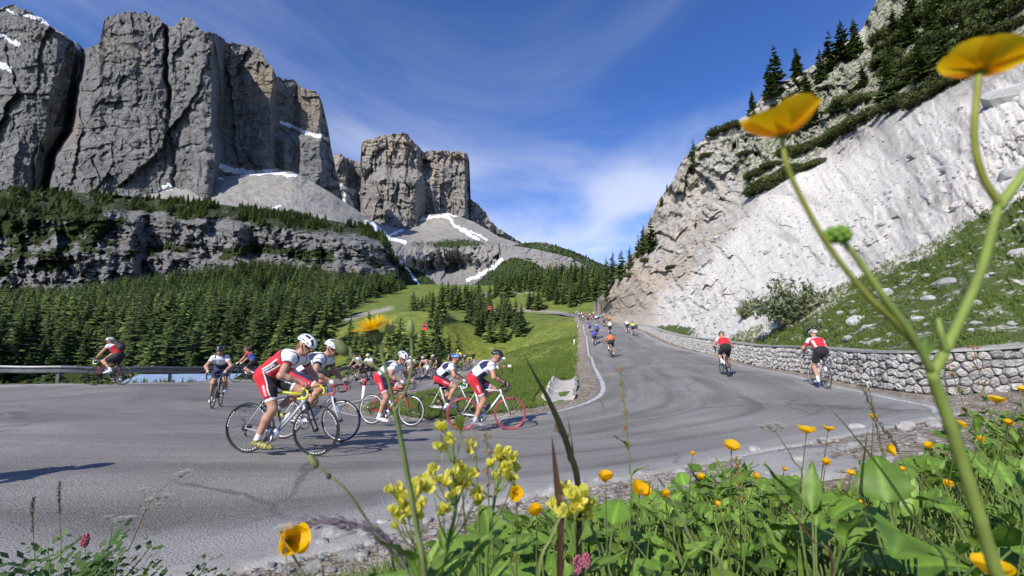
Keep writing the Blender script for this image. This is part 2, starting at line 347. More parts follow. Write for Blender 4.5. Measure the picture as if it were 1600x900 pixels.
k.l(c, b.inputs['Base Color']); b.inputs['Roughness'].default_value = 0.82; b.inputs['Specular IOR Level'].default_value = 0.35
k.bump(k.math('SUBTRACT', k.math('ADD', agg, k.math('MULTIPLY', grain, 0.8)), cm), 0.55, 0.012, b)
tag(obj('road', me, m), kind='structure')

def strip(line, off0, off1, lift, n=None):
    """flat band beside a polyline, between two sideways offsets"""
    p = line[:, :2]; t = np.gradient(p, axis=0); t /= np.linalg.norm(t, axis=1)[:, None]; nrm = np.stack([-t[:, 1], t[:, 0]], -1)
    A = [p + nrm * o for o in np.linspace(off0, off1, 3)]; G = np.stack(A, 1); z = gz(G[..., 0], G[..., 1]) + lift
    return mesh_np('s', np.concatenate([G, z[..., None]], -1).reshape(-1, 3), grid_faces(len(p), 3))
m, t, b = new_mat('road_paint'); k = NT(t); co = k.coord()
w = k.rng(k.noise(co, 14, 6, 0.75), 0.40, 0.58); w2 = k.noise(co, 1.1, 3)
k.l(k.mix(k.math('MULTIPLY', w, k.rng(w2, 0.3, 0.6, 0.75, 1.0)), (0.22, 0.22, 0.215), (0.66, 0.65, 0.62)), b.inputs['Base Color']); b.inputs['Roughness'].default_value = 0.7
PAINTM = m
fine = densify(INN, 2); fineo = densify(OUT, 2)
s_in = np.sign(np.cross(np.gradient(INN[:, :2], axis=0)[40], (OUT - INN)[40, :2]))
tag(obj('inner_edge_line', strip(fine, s_in * .12, s_in * .27, .006), PAINTM), kind='structure')
io = np.argmin(np.hypot(*(fineo[:, :2] - np.array([7.9, 8.3])).T))
tag(obj('outer_edge_line', strip(fineo[:io], -s_in * .22, -s_in * .34, .006), PAINTM), kind='structure')
i2 = np.argmin(np.hypot(*(fineo[:, :2] - np.array([-27, 14])).T))
tag(obj('valley_edge_line', strip(fineo[i2:], -s_in * .3, -s_in * .42, .006), PAINTM), kind='structure')
# pale concrete gutter along the near verge
m, t, b = new_mat('gutter_concrete'); k = NT(t); co = k.coord()
k.l(k.mix(1.0, k.ramp(k.noise(co, 2.2, 7, 0.65), [(0.3, (0.24, 0.23, 0.215)), (0.6, (0.38, 0.37, 0.345)), (0.8, (0.30, 0.28, 0.25))]), k.rng(k.noise(co, 60, 2), 0.3, 0.7, 0.75, 1.2), 'MULTIPLY'), b.inputs['Base Color']); b.inputs['Roughness'].default_value = 0.9
k.bump(k.noise(co, 45, 4, 0.7), 0.6, 0.01, b); GUTM = m
i3 = np.argmin(np.hypot(*(fineo[:, :2] - np.array([-12, 2.3])).T))
near = fineo[io:i3]
wob = 0.05 * fbm2(near[:, 0] * 3, near[:, 1] * 3, octaves=3)
p2 = near[:, :2]; tg = np.gradient(p2, axis=0); tg /= np.linalg.norm(tg, axis=1)[:, None]; nn = np.stack([-tg[:, 1], tg[:, 0]], -1) * s_in
G = np.stack([p2 - nn * (0.20 + wob)[:, None], p2 - nn * .05, p2 + nn * (.06 + wob)[:, None], p2 + nn * (.12 + 1.6 * wob)[:, None]], 1); z = gz(G[..., 0], G[..., 1]); z += np.array([.006, .016, .014, -.07])[None]
tag(obj('gutter', mesh_np('gutter', np.concatenate([G, z[..., None]], -1).reshape(-1, 3), grid_faces(len(near), 4)), GUTM), kind='structure')

# ------------------------------------------------------------------ ground sheet (polar grid, to the foot of the cliffs)
NU, NR = 560, 560
U, V_ = np.meshgrid(np.linspace(R(-120), R(120), NU), np.linspace(math.log(.25), math.log(900), NR))
gx = np.sin(U) * np.exp(V_); gy = np.cos(U) * np.exp(V_); gzz = _gt(np.stack([U, V_], -1))
rr = np.exp(V_)
ins = poly_in(gx, gy, ROADPOLY); dist = np.full(gx.shape, 50.0)
selr = (rr < 300); dist[selr] = line_dist(gx[selr], gy[selr], np.vstack([INN[::3, :2], OUT[::-3, :2], INN[:1, :2]]))
sd = np.where(ins, -dist, dist)
gpos = np.stack([gx, gy, gzz], -1)
bump = fbm(gpos * 0.9 / 1.0, 4) * 0.10 * smooth(.1, 1.5, sd) * (rr < 60) + fbm(gpos * 7.0, 3, seed=5) * 0.018 * smooth(.02, .2, sd) * (rr < 12) + fbm(gpos / 18.0, 5, seed=9) * 1.3 * smooth(3, 20, sd) * smooth(30, 90, rr) + fbm(gpos / 90.0, 4, seed=19) * 5 * smooth(140, 350, rr)
gnd = gzz + bump - 0.10 * smooth(-.12, -.7, sd) - 0.014 * smooth(.3, 0, sd)
gpos[..., 2] = gnd
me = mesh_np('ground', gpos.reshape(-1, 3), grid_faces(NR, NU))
gpx, gpy, gd = proj(gpos)
edge_n = fbm2(gx * 1.1, gy * 1.1, octaves=4, seed=3)
grav = smooth(1.15, .45, sd + .55 * edge_n) * (rr > 1.5)
VW = lambda x: 1 + .95 * smooth(1.0, 3.2, x) * smooth(9.5, 7.0, x) + 1.2 * smooth(8.5, 10.5, x)
nearv = (gy < 10.4) & (gx < 16) & (rr < 19)
grav = np.where(nearv, smooth(1.7, .9, (sd + .6 * edge_n) / VW(gx)), grav)
attr_f(me, 'gravel', grav.ravel())
# gravel track and bare earth on the far meadow
trk = np.exp(-(line_dist(gpx, gpy, [(755,486),(800,484),(850,486),(885,490)]) / 2.2) ** 2) + np.exp(-(line_dist(gpx, gpy, [(540,500),(565,492),(610,482)]) / 3.0) ** 2) + np.exp(-(line_dist(gpx, gpy, [(745,462),(800,458),(850,452)]) / 2.0) ** 2)
attr_f(me, 'track', np.where((gd > 80), np.clip(trk, 0, 1), 0).ravel())
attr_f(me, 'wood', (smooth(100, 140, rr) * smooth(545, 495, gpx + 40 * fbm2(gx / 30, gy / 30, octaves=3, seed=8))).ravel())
m, t, b = new_mat('meadow_ground'); k = NT(t); co = k.coord()
g1 = k.noise(co, 0.9, 7, 0.65); g2 = k.noise(co, 0.05, 6, 0.6); g3 = k.noise(co, 22, 4, 0.7)
gc = k.ramp(g1, [(0.30, (0.065, 0.105, 0.020)), (0.48, (0.125, 0.185, 0.036)), (0.68, (0.21, 0.235, 0.070))])
g4 = k.noise(co, 0.22, 6, 0.68)
gc = k.mix(k.rng(g2, 0.35, 0.65), gc, k.mix(1.0, gc, (1.30, 1.08, 0.95), 'MULTIPLY')); gc = k.mix(1.0, gc, k.rng(g4, 0.3, 0.7, 0.62, 1.25), 'MULTIPLY'); gc = k.mix(1.0, gc, k.rng(g3, 0.3, 0.7, 0.6, 1.35), 'MULTIPLY')
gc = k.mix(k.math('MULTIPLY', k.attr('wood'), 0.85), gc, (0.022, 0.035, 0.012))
v1 = k.n('TexVoronoi'); v1.inputs['Scale'].default_value = 14; k.l(co, v1.inputs['Vector'])
peb = k.mix(1.0, k.ramp(k.noise(co, 3.2, 7, 0.7), [(0.3, (0.17, 0.135, 0.10)), (0.5, (0.29, 0.245, 0.195)), (0.7, (0.44, 0.41, 0.37))]), k.ramp(v1.outputs['Color'], [(0.1, (0.6, 0.56, 0.52)), (0.9, (1.35, 1.35, 1.35))]), 'MULTIPLY')
gm = k.rng(k.math('ADD', k.attr('gravel'), k.rng(k.noise(co, 2.6, 6, 0.7), 0.3, 0.7, -0.28, 0.28)), 0.38, 0.62)
c = k.mix(gm, gc, peb); c = k.mix(k.attr('track'), c, (0.36, 0.33, 0.28)); k.l(c, b.inputs['Base Color'])
b.inputs['Roughness'].default_value = 0.95; b.inputs['Specular IOR Level'].default_value = 0.15
k.bump(k.math('ADD', g3, k.math('MULTIPLY', v1.outputs['Distance'], gm)), 0.8, 0.05, b)
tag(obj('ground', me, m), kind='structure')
def gsurf(x, y):
    """ground sheet height incl. its small bumps (bilinear)"""
    x = np.asarray(x, float); y = np.asarray(y, float); u = (np.arctan2(x, y) - R(-120)) / R(240) * (NU - 1); v = (np.log(np.hypot(x, y) + 1e-9) - math.log(.25)) / (math.log(900) - math.log(.25)) * (NR - 1)
    u = np.clip(u, 0, NU - 1.001); v = np.clip(v, 0, NR - 1.001); i = u.astype(int); j = v.astype(int); a = u - i; c = v - j
    return (gnd[j, i] * (1 - a) + gnd[j, i + 1] * a) * (1 - c) + (gnd[j + 1, i] * (1 - a) + gnd[j + 1, i + 1] * a) * c
def road_sd(x, y):
    x = np.atleast_1d(np.asarray(x, float)); y = np.atleast_1d(np.asarray(y, float))
    d = line_dist(x, y, np.vstack([INN[::3, :2], OUT[::-3, :2], INN[:1, :2]])); return np.where(poly_in(x, y, ROADPOLY), -d, d)

# ------------------------------------------------------------------ rock reliefs
def rock_mat(name, dark, mid, light, warm, scale=1.0, streak=0.5, white=None, bumpd=3.0, vegc=(0.030, 0.045, 0.014), strata=0.5):
    m, t, b = new_mat(name); k = NT(t); co = k.coord(); s = scale
    big = k.noise(co, 0.012 * s, 7, 0.62, 0.4); med = k.noise(co, 0.06 * s, 8, 0.68, 0.6); fin = k.noise(co, 0.35 * s, 6, 0.7)
    c = k.ramp(med, [(0.30, dark), (0.48, mid), (0.70, light)])
    c = k.mix(k.math('MULTIPLY', k.rng(k.math('ADD', big, k.math('MULTIPLY', k.attr('warm'), 0.6)), 0.56, 0.78), 0.8), c, warm)
    vco = k.coord((1, 1, 0.10)); vs_ = k.noise(vco, 0.055 * s, 7, 0.65, 0.3)
    c = k.mix(k.math('MULTIPLY', k.rng(vs_, 0.55, 0.72), streak), c, tuple(x * 0.38 for x in dark))
    hco = k.coord((0.25, 0.25, 1.6), rot=(R(4), R(7), 0)); hs = k.noise(hco, 0.09 * s, 7, 0.7, 0.3)
    c = k.mix(1.0, c, k.rng(hs, 0.3, 0.7, 1 - 0.5 * strata, 1 + 0.45 * strata), 'MULTIPLY'); c = k.mix(1.0, c, k.rng(fin, 0.3, 0.7, 0.72, 1.28), 'MULTIPLY')
    if white: c = k.mix(k.attr('pale'), c, k.mix(1.0, k.mix(k.rng(med, 0.3, 0.7), white, tuple(x * 0.78 for x in white)), k.rng(fin, 0.3, 0.7, 0.82, 1.12), 'MULTIPLY'))
    vg = k.rng(k.math('ADD', k.attr('veg'), k.rng(k.noise(co, 0.09 * s, 8, 0.7), 0.25, 0.75, -0.45, 0.45)), 0.42, 0.62)
    c = k.mix(vg, c, k.mix(k.rng(fin, 0.35, 0.65), vegc, tuple(x * 1.9 for x in vegc)))
    sn = k.rng(k.math('ADD', k.attr('snow'), k.rng(k.noise(co, 0.07 * s, 8, 0.75), 0.3, 0.7, -0.5, 0.32)), 0.45, 0.56)
    c = k.mix(sn, c, (0.80, 0.82, 0.86)); k.l(c, b.inputs['Base Color']); b.inputs['Roughness'].default_value = 0.95; b.inputs['Specular IOR Level'].default_value = 0.12
    h = k.math('ADD', k.math('MULTIPLY', med, 1.0), k.math('ADD', k.math('MULTIPLY', fin, 0.45), k.math('MULTIPLY', hs, 0.5 * strata)))
    k.bump(h, 0.9, bumpd, b); return m
def ip(pts):
    p = np.asarray(pts, float); return lambda x: np.interp(x, p[:, 0], p[:, 1])
def relief(name, x0, x1, nx, ny, top, bot, Zf, mat, attrs, back=True, jag=0.0):
    """rock sheet: columns over px, rows from the foot to the crest, every point at its own distance"""
    px = np.repeat(np.linspace(x0, x1, nx)[None], ny, 0); t = np.linspace(0, 1, ny)[:, None]; tp = top(px) - jag * (fbm2(px / 11, px / 17, octaves=4, gain=.6, seed=3) * 1.0 + facet2(px / 9, px * 0 + .5, 5) * .7); py = bot(px) * (1 - t) + tp * t
    Z = Zf(px, py, np.repeat(t, nx, 1)); pos = Parr(px, py, Z)
    A = {a: f(px, py, Z) for a, f in attrs.items()}
    if back:                                         # carry the crest over to a far side
        ext = []
        for q, (dy, dz) in enumerate([(.01, .001), (.03, -.002), (.07, -.02), (.14, -.10), (.2, -.3)]):
            e = pos[-1].copy(); zz = Z[-1][:, None]; e[:, 1:2] += dy * zz; e[:, 2:3] += dz * zz; e[:, 0] *= (1 + dy * .6); ext.append(e)
        pos = np.concatenate([pos, np.array(ext)], 0); A = {a: np.concatenate([v, np.repeat(v[-1:], 5, 0)], 0) for a, v in A.items()}
    me = mesh_np(name, pos.reshape(-1, 3), grid_faces(pos.shape[0], nx))
    for a in ('warm', 'veg', 'snow', 'pale'): attr_f(me, a, A[a].ravel() if a in A else np.zeros(pos.shape[0] * nx))
    o = obj(name, me, mat); tag(o, kind='structure'); return px, py, Z, pos[:ny]
zero = lambda px, py, Z: np.zeros_like(px)
def strokes(lst):
    def f(px, py, Z):
        s = np.zeros_like(px); wx = 6 * fbm2(px / 9, py / 9, octaves=4, seed=31); wy = 4.5 * fbm2(px / 9, py / 9, octaves=4, seed=37)
        for pts, w in lst: s = np.maximum(s, smooth(1.25, .55, line_dist(px + wx, py + wy, pts) / (w * .8)))
        return s
    return f
# --- main massif
top = ip([(-260,30),(-120,-5),(-40,5),(0,12),(14,10),(32,12),(64,27),(85,43),(107,57),(131,78),(140,74),(156,66),(162,34),(174,23),(199,18),(228,20),(249,28),(261,40),(270,40),(276,38),(284,27),(302,28),(311,44),(338,53),(356,66),(377,69),(395,73),(409,80),(413,94),(425,103),(432,119),(459,126),(473,137),(498,144),(503,160),(510,188),(513,213),(519,242),(532,302)])
kn = ip([(-260,1100),(-120,1020),(-40,1015),(0,1000),(40,975),(80,985),(106,1025),(117,1100),(122,1035),(128,985),(150,962),(200,950),(254,948),(267,946),(300,935),(320,918),(333,925),(339,990),(350,1070),(372,1092),(392,1084),(410,1074),(424,1068),(434,1145),(464,1190),(471,1160),(500,1165),(507,1200),(532,1280)])
crev = ip([(0,136),(78,130),(135,117),(206,106),(240,82),(330,70)])
def Zmain(px, py, t):
    w = np.exp(-((px - crev(py)) / 70) ** 2); q = px - w * (crev(py) - 118)
    q = q + 7 * fbm2(px / 60, py / 60, octaves=4, seed=1) * smooth(-50, 50, q)
    Z = kn(q)
    # lower apron of the wall stands forward of the recess
    Z = Z - 55 * smooth(205, 222, py - 6 * fbm2(px / 20, py / 40, seed=4)) * smooth(425, 450, px) * smooth(540, 515, px)
    Z = Z + 40 * np.exp(-((q - 261 - 7 * fbm2(py / 30, py / 30, octaves=3, seed=6)) / 3.6) ** 2) * smooth(200, 160, py) + 16 * np.exp(-((q - 258 - .16 * (py - 180) - 9 * fbm2(py / 26, py / 26, octaves=3, seed=7)) / 3.0) ** 2) * smooth(165, 190, py)
    Z = Z - 26 * np.exp(-((px - 322) / 16) ** 2) * smooth(238, 250, py)
    Z = Z + 0.17 * (300 - py)
    wx, wy = px + 9 * fbm2(px / 28, py / 28, octaves=3, seed=23), py + 9 * fbm2(px / 28, py / 28, octaves=3, seed=25)
    n = fbm2(px / 46 + 5, py / 170, octaves=3, seed=11, ridged=True) * 8 + facet2(wx / 52, wy / 90 + .3 * wx / 52, 12) * 20 + facet2(wx / 21, wy / 34 - .35 * wx / 21, 13) * 7 + facet2(wx / 9, wy / 11, 14) * 3.4 + facet2(wx / 4, wy / 5, 19) * 1.6 + facet2(wx / 60, wy / 10 + .1 * wx / 9, 15) * 4 + fbm2(px / 5, py / 7, octaves=3, seed=17) * 1.6
    return Z - n
MASSM = rock_mat('dolomite_rock', (0.098, 0.098, 0.098), (0.198, 0.195, 0.190), (0.295, 0.287, 0.275), (0.32, 0.265, 0.205), 1.0, 0.85, None, 9.0)
relief('massif', -260, 532, 720, 300, top, ip([(-260,340),(532,345)]), Zmain, MASSM, jag=4.5, attrs={
  'snow': strokes([([(0,12),(25,22),(60,27),(85,44),(110,60),(128,80)], 3.2), ([(0,55),(14,62),(28,70)], 4), ([(-40,95),(0,100),(16,108)], 6), ([(440,190),(470,205),(500,213)], 3.5), ([(345,260),(365,268),(400,270),(430,268),(460,272)], 6.5), ([(250,296),(262,288),(270,292)], 3)]),
  'warm': lambda px, py, Z: 0.8 * np.exp(-((px - 415) / 26) ** 2 - ((py - 125) / 45) ** 2) + 1.0 * np.exp(-((px - 488) / 20) ** 2 - ((py - 170) / 30) ** 2) + .35 * np.exp(-((px - 112) / 12) ** 2)})
# --- the twin tower farther back
top = ip([(495,262),(515,243),(523,240),(533,240),(544,248),(563,253),(565,222),(570,219),(587,215),(601,210),(629,208),(640,214),(651,226),(663,237),(672,236),(693,235),(722,237),(730,241),(733,252),(735,311),(747,318),(757,328),(766,345),(790,364),(815,380)])
kn = ip([(495,1900),(525,1830),(541,1815),(545,1870),(556,1850),(563,1800),(566,1690),(590,1650),(636,1636),(650,1650),(662,1735),(668,1735),(680,1700),(726,1684),(733,1730),(760,1790),(815,1900)])
def Ztow(px, py, t):
    q = px + 5 * fbm2(px / 40, py / 40, octaves=4, seed=41); Z = kn(q)
    bl = smooth(262, 285, py + 6 * fbm2(px / 25, py / 25, seed=43)) * smooth(572, 590, q) * smooth(690, 640, q); Z = Z - 95 * bl
    Z = Z + 55 * np.exp(-((q - 566) / 13) ** 2) * smooth(262, 280, py) + .12 * (330 - py)
    wx, wy = px + 5 * fbm2(px / 18, py / 18, octaves=3, seed=53), py + 5 * fbm2(px / 18, py / 18, octaves=3, seed=55)
    n = fbm2(px / 26, py / 110, octaves=3, seed=45, ridged=True) * 26 + facet2(wx / 20, wy / 48, 46) * 34 + facet2(wx / 8, wy / 17, 47) * 15 + facet2(wx / 3.5, wy / 6, 48) * 6 + facet2(wx / 40, wy / 6, 49) * 7
    return Z - n
TOWM = rock_mat('tower_rock', (0.18, 0.17, 0.163), (0.275, 0.257, 0.238), (0.34, 0.317, 0.29), (0.42, 0.33, 0.235), 0.7, 0.6, None, 10.0)
relief('rock_tower', 495, 815, 360, 190, top, ip([(495,365),(600,372),(815,395)]), Ztow, TOWM, jag=3.5, attrs={
  'snow': strokes([([(528,288),(545,297),(552,300)], 6), ([(540,308),(548,325),(560,340)], 9)]),
  'warm': lambda px, py, Z: .40 * smooth(275, 225, py) + .5 * np.exp(-((px - 682) / 12) ** 2 - ((py - 272) / 22) ** 2)})
# --- scree fans, gully and the rounded shoulder to the right
top = ip([(480,300),(520,322),(560,338),(600,352),(620,350),(660,336),(700,333),(740,346),(780,370),(810,380),(850,378),(895,392),(930,408),(960,420),(1000,424)])
ctl = [(480,300,1150),(540,330,1350),(600,350,1500),(690,333,1560),(760,355,1540),(690,372,1330),(610,372,1260),(560,360,1000),(620,400,900),(640,384,1190),(700,384,1180),(760,384,1180),(700,430,1080),(760,425,1060),(650,425,1040),(640,445,760),(700,455,560),(600,440,720),(520,350,900),(520,400,640),(780,410,1000),(815,381,1250),(870,384,1050),(920,405,960),(960,420,900),(850,405,900),(900,420,820),(800,440,640),(850,450,520),(900,450,520),(1000,424,880),(1000,455,560),(560,460,520),(480,460,520),(480,360,800)]
_tz = TPS([(a / 200, b_ / 80) for a, b_, c in ctl], [math.log(c) for a, b_, c in ctl], 1e-3)
def Zfan(px, py, t):
    Z = np.exp(_tz(np.stack([px / 200, py / 80], -1)))
    cliff = smooth(378, 388, py + 6 * fbm2(px / 30, py / 30, seed=60)) * smooth(448, 430, py) * smooth(605, 630, px) * smooth(815, 775, px + (py - 400) * .9)
    n = fbm2(px / 22, py / 50, octaves=4, seed=61, ridged=True) * (5 + 20 * cliff) + facet2((px + 4 * fbm2(px / 12, py / 12, seed=66)) / 19, py / 34, 62) * 58 * cliff + facet2(px / 8, py / 11, 64) * 22 * cliff + facet2(px / 3.6, py / 4.5, 68) * 8 * cliff + fbm2(px / 6, py / 9, octaves=4, seed=63) * (2.5 + 3 * cliff) + fbm2(px / 30, py / 20, octaves=4, seed=65) * 6
    hump = smooth(800, 825, px) * smooth(925, 890, px) * smooth(382, 388, py) * smooth(424, 414, py); n = n + hump * (facet2(px / 9, py / 9, 67) * 26 + facet2(px / 4, py / 4, 70) * 9)
    return Z - n
FANM = rock_mat('scree_rock', (0.17, 0.165, 0.155), (0.26, 0.248, 0.228), (0.33, 0.315, 0.29), (0.31, 0.27, 0.21), 0.9, 0.12, None, 3.0, strata=0.25)
def FANVEG(px, py):
    n = .35 * fbm2(px / 26, py / 16, octaves=4, seed=69)
    return n * 1.0 + .85 * np.exp(-((px - 710) / 70) ** 2 - ((py - 381) / 8) ** 2) + .8 * poly_in(px, py, [(625,412),(660,425),(690,450),(640,470),(560,470),(600,435)]) + .85 * poly_in(px, py, [(738,448),(775,415),(800,402),(830,408),(850,420),(960,432),(1000,470),(740,470)]) + .75 * poly_in(px, py, [(800,384),(830,377),(880,384),(935,405),(960,418),(930,424),(890,402),(840,390)])
fx_, fy_, fZ_, fpos_ = relief('scree_fans', 480, 1000, 460, 190, top, ip([(480,475),(1000,470)]), Zfan, FANM, {
  'snow': strokes([([(560,342),(585,356),(610,372),(632,380)], 5), ([(612,366),(640,352),(672,338),(700,336),(745,342)], 2.6), ([(694,336),(710,350),(735,367),(745,373)], 4), ([(735,360),(762,376)], 2.2), ([(596,376),(612,395),(630,412),(652,444)], 3), ([(785,405),(765,420),(742,434),(730,438)], 4.5), ([(700,448),(720,455)], 5)]),
  'veg': lambda px, py, Z: FANVEG(px, py)})
sx, sy, sZ, spos = relief('upper_scree', 225, 632, 330, 120, ip([(225,305),(255,298),(290,286),(350,276),(400,272),(455,268),(470,274),(520,303),(560,330),(588,350),(604,374),(618,402),(632,440)]), ip([(225,345),(400,365),(520,380),(600,412),(632,441)]),
  lambda px, py, t: 690 + 260 * t ** .9 + (px - 225) * .25 - fbm2(px / 30, py / 18, octaves=5, seed=71) * 9 - fbm2(px / 7, py / 6, octaves=3, seed=73) * 3.5, FANM, {
  'snow': strokes([([(250,298),(268,291)], 4), ([(285,291),(320,284),(345,278)], 3.6), ([(345,262),(375,272),(430,270),(462,274)], 4), ([(420,326),(440,322)], 2.5), ([(572,348),(600,362),(625,378)], 5.5)]),
  'veg': lambda px, py, Z: .8 * smooth(312, 340, py + 12 * fbm2(px / 30, py / 20, seed=75) - .12 * (px - 300)) * smooth(590, 560, px)})
# --- lower cliff band with wooded ledges
btop = ip([(-260,290),(0,296),(150,302),(250,310),(350,320),(450,334),(520,345),(575,355),(600,368),(612,388),(622,412),(632,450)])
def Zband(px, py, t):
    s = 1 - t                                       # 0 at crest, 1 at foot
    w = fbm2(px / 70, py / 40, octaves=4, seed=81)
    e = s + .10 * w
    Z = np.interp(e, [-.2, 0, .15, .20, .50, .57, .82, 1.0, 1.2], [850, 780, 645, 622, 596, 562, 546, 505, 490])
    kk = ip([(-260,25),(-60,0),(60,-22),(160,-30),(205,-16),(222,38),(262,30),(330,10),(372,-8),(392,32),(430,5),(520,-22),(560,-25),(590,5),(632,70)])(px + 14 * w)
    Z = Z + kk * smooth(.12, .25, s)
    wx, wy = px + 7 * fbm2(px / 22, py / 22, octaves=3, seed=93), py + 5 * fbm2(px / 22, py / 22, octaves=3, seed=95)
    n = (fbm2(px / 34, py / 60, octaves=3, seed=83, ridged=True) * 16 + facet2(wx / 30, wy / 34, 84) * 18) * smooth(.12, .22, s) + facet2(wx / 12, wy / 11, 85) * 9 + facet2(wx / 40, wy / 6, 86) * 6 + facet2(wx / 4.5, wy / 4.5, 87) * 3 + fbm2(px / 6, py / 5, octaves=3, seed=89) * 1.5
    return Z - n
BANDM = rock_mat('ledge_rock', (0.085, 0.084, 0.086), (0.17, 0.167, 0.163), (0.27, 0.26, 0.248), (0.30, 0.27, 0.22), 1.5, 0.5, None, 3.5, (0.022, 0.031, 0.011), strata=0.7)
def band_veg(px, py, Z):
    s = (py - btop(px)) / (470 - btop(px)); n = fbm2(px / 45, py / 22, octaves=4, seed=91)
    v = .68 * smooth(.24, .13, s + .10 * n) + .85 * smooth(.05, .3, n + .30 - np.abs(s - .45) - .35 * smooth(100, 260, px)) + .8 * smooth(.30, .5, n) * smooth(.3, .4, s)
    return v + .9 * smooth(.82, .95, s)
bx, by, bZ, bpos = relief('cliff_band', -260, 632, 620, 210, btop, ip([(-260,480),(632,470)]), Zband, BANDM, {'veg': band_veg, 'snow': strokes([([(418,326),(436,322)], 2.5)])})
# ------------------------------------------------------------------ right-hand mountainside
WALLC = [(16.5,10.9),(14.3,10.35),(12.4,10.15),(10.9,10.25),(10.0,10.7),(9.75,11.6),(10.0,13.3),(10.6,15.6),(11.5,19),(12.45,24),(13.6,30),(15.0,40),(16.7,52),(18.7,66),(20.6,79)]
WL = cr_spline(WALLC, n=16)
wseg = np.concatenate([[0], np.cumsum(np.linalg.norm(np.diff(WL, axis=0), axis=1))])
WLEN = wseg[-1]
def wall_at(s): return np.stack([np.interp(s, wseg, WL[:, 0]), np.interp(s, wseg, WL[:, 1])], -1)
def wall_h(s): return np.interp(s, [0, 6, 12, 22, 32, 45, 60, 80], [1.0, 1.0, 1.0, 1.03, 1.03, .9, .72, .45])
wb = wall_at(wseg); WZ0 = gz(wb[:, 0], wb[:, 1]); WZT = WZ0 + wall_h(wseg)
def wall_top(s): return np.interp(s, wseg, WZT)
def wall_base(s): return np.interp(s, wseg, WZ0)
# hillside foot: a line just behind the wall, seen in photo pixels
wn = np.gradient(WL, axis=0); wn /= np.linalg.norm(wn, axis=1)[:, None]; WN = np.stack([wn[:, 1], -wn[:, 0]], -1)        # away from the road
foot = np.concatenate([WL + WN * .55, (WZT - .06)[:, None]], 1)
fpx, fpy, fd = proj(foot)
far = [(22.6,82,5.4),(27,110,7.6),(31,150,11),(33,180,13.8)]
fx2, fy2, fdd = proj(np.array(far))
HC = [(a, b_, c) for a, b_, c in zip(fpx[::8], fpy[::8], fd[::8])] + [(a, b_, c) for a, b_, c in zip(fx2, fy2, fdd)]
HC += [(1600,450,14.3),(1600,300,20),(1600,200,27),(1600,100,40),(1600,40,52),(1600,-60,72),(1800,450,13),(1800,200,20),(1800,-60,34),(2000,450,12),(2000,-60,24),(1450,470,16.5),(1450,390,21),(1330,440,24),(1240,440,31),(1150,440,44),(1100,440,57),(1050,440,78),(1000,440,104),
  (1500,200,36),(1500,100,60),(1500,0,85),(1400,200,58),(1400,100,82),(1420,0,100),(1300,250,73),(1250,300,68),(1200,350,62),(1150,350,80),(1150,400,58),(1100,350,92),(1200,250,92),(1060,380,98),
  (1370,-30,112),(1340,50,107),(1250,110,106),(1170,180,106),(1130,195,110),(1070,245,116),(1030,310,124),(1000,370,132),(965,425,142),(940,468,152)]
_hz = TPS([(a / 300, b_ / 300) for a, b_, c in HC], [math.log(c) for a, b_, c in HC], 4e-4)
hb = np.array(sorted([(a, b_) for a, b_, c in HC[:len(fpx[::8]) + 4]])); hbot = ip(hb)
order = np.argsort(fpx); _hb = ip(np.array(sorted(list(zip(fpx, fpy)) + list(zip(fx2, fy2))))); hbotf = lambda q: _hb(q) + 9 * smooth(1010, 975, q)
hsky = ip([(925,474),(940,462),(965,424),(985,402),(1000,376),(1012,350),(1030,312),(1050,285),(1066,250),(1090,225),(1120,200),(1145,192),(1170,178),(1200,140),(1235,122),(1262,108),(1300,80),(1345,48),(1368,5),(1400,-90),(1500,-220),(2000,-300)])
GRL = ip([(900,480),(1100,545),(1150,527),(1240,500),(1290,462),(1330,445),(1450,388),(1600,300),(2000,60)])
def Zhill(px, py, t):
    Z = np.exp(_hz(np.stack([px / 300, py / 300], -1))); p = Parr(px, py, Z)
    crag = np.clip(smooth(1180, 1080, px + .55 * (330 - py) * 0) * smooth(.05, .2, t) + .9 * smooth(.62, .8, t + .1 * fbm2(px / 60, py / 60, seed=101)), 0, 1)
    outc = smooth(.12, .4, fbm(p / 11, 4, seed=103)) * smooth(.08, .2, t)
    gr = smooth(-8, 8, py - GRL(px))
    wx, wy = px + 8 * fbm2(px / 30, py / 30, octaves=3, seed=121), py + 8 * fbm2(px / 30, py / 30, octaves=3, seed=123); sl = wx * .5 + wy * .86, wx * .86 - wy * .5
    n = fbm(p * np.array([1, 1, .6]) / 9, 4, seed=105, ridged=True) * (.25 + 1.6 * crag + .8 * outc) + facet2(sl[0] / 42, sl[1] / 30, 106) * 3.4 * crag + facet2(sl[0] / 17, sl[1] / 12, 107) * (1.5 * crag + .7 * outc) + facet2(sl[0] / 6, sl[1] / 5, 108) * (.10 + .5 * crag + .4 * outc) + facet2(sl[0] / 40, sl[1] / 15, 110) * .5 + facet2(sl[0] / 13, sl[1] / 5, 112) * .12 + fbm2(sl[0] / 60, sl[1] / 18, octaves=4, seed=131) * .8 + fbm(p / 2.6, 4, gain=.55, seed=107, ridged=True) * (.14 + .3 * crag + .3 * outc) + fbm(p / .7, 4, seed=109) * (.07 + .16 * crag + .16 * outc)
    n = n + gr * fbm(p / 1.3, 4, seed=111) * .22
    fade = smooth(0, .06, t) * smooth(9, 45, Z) ** .5
    return Z - n * fade
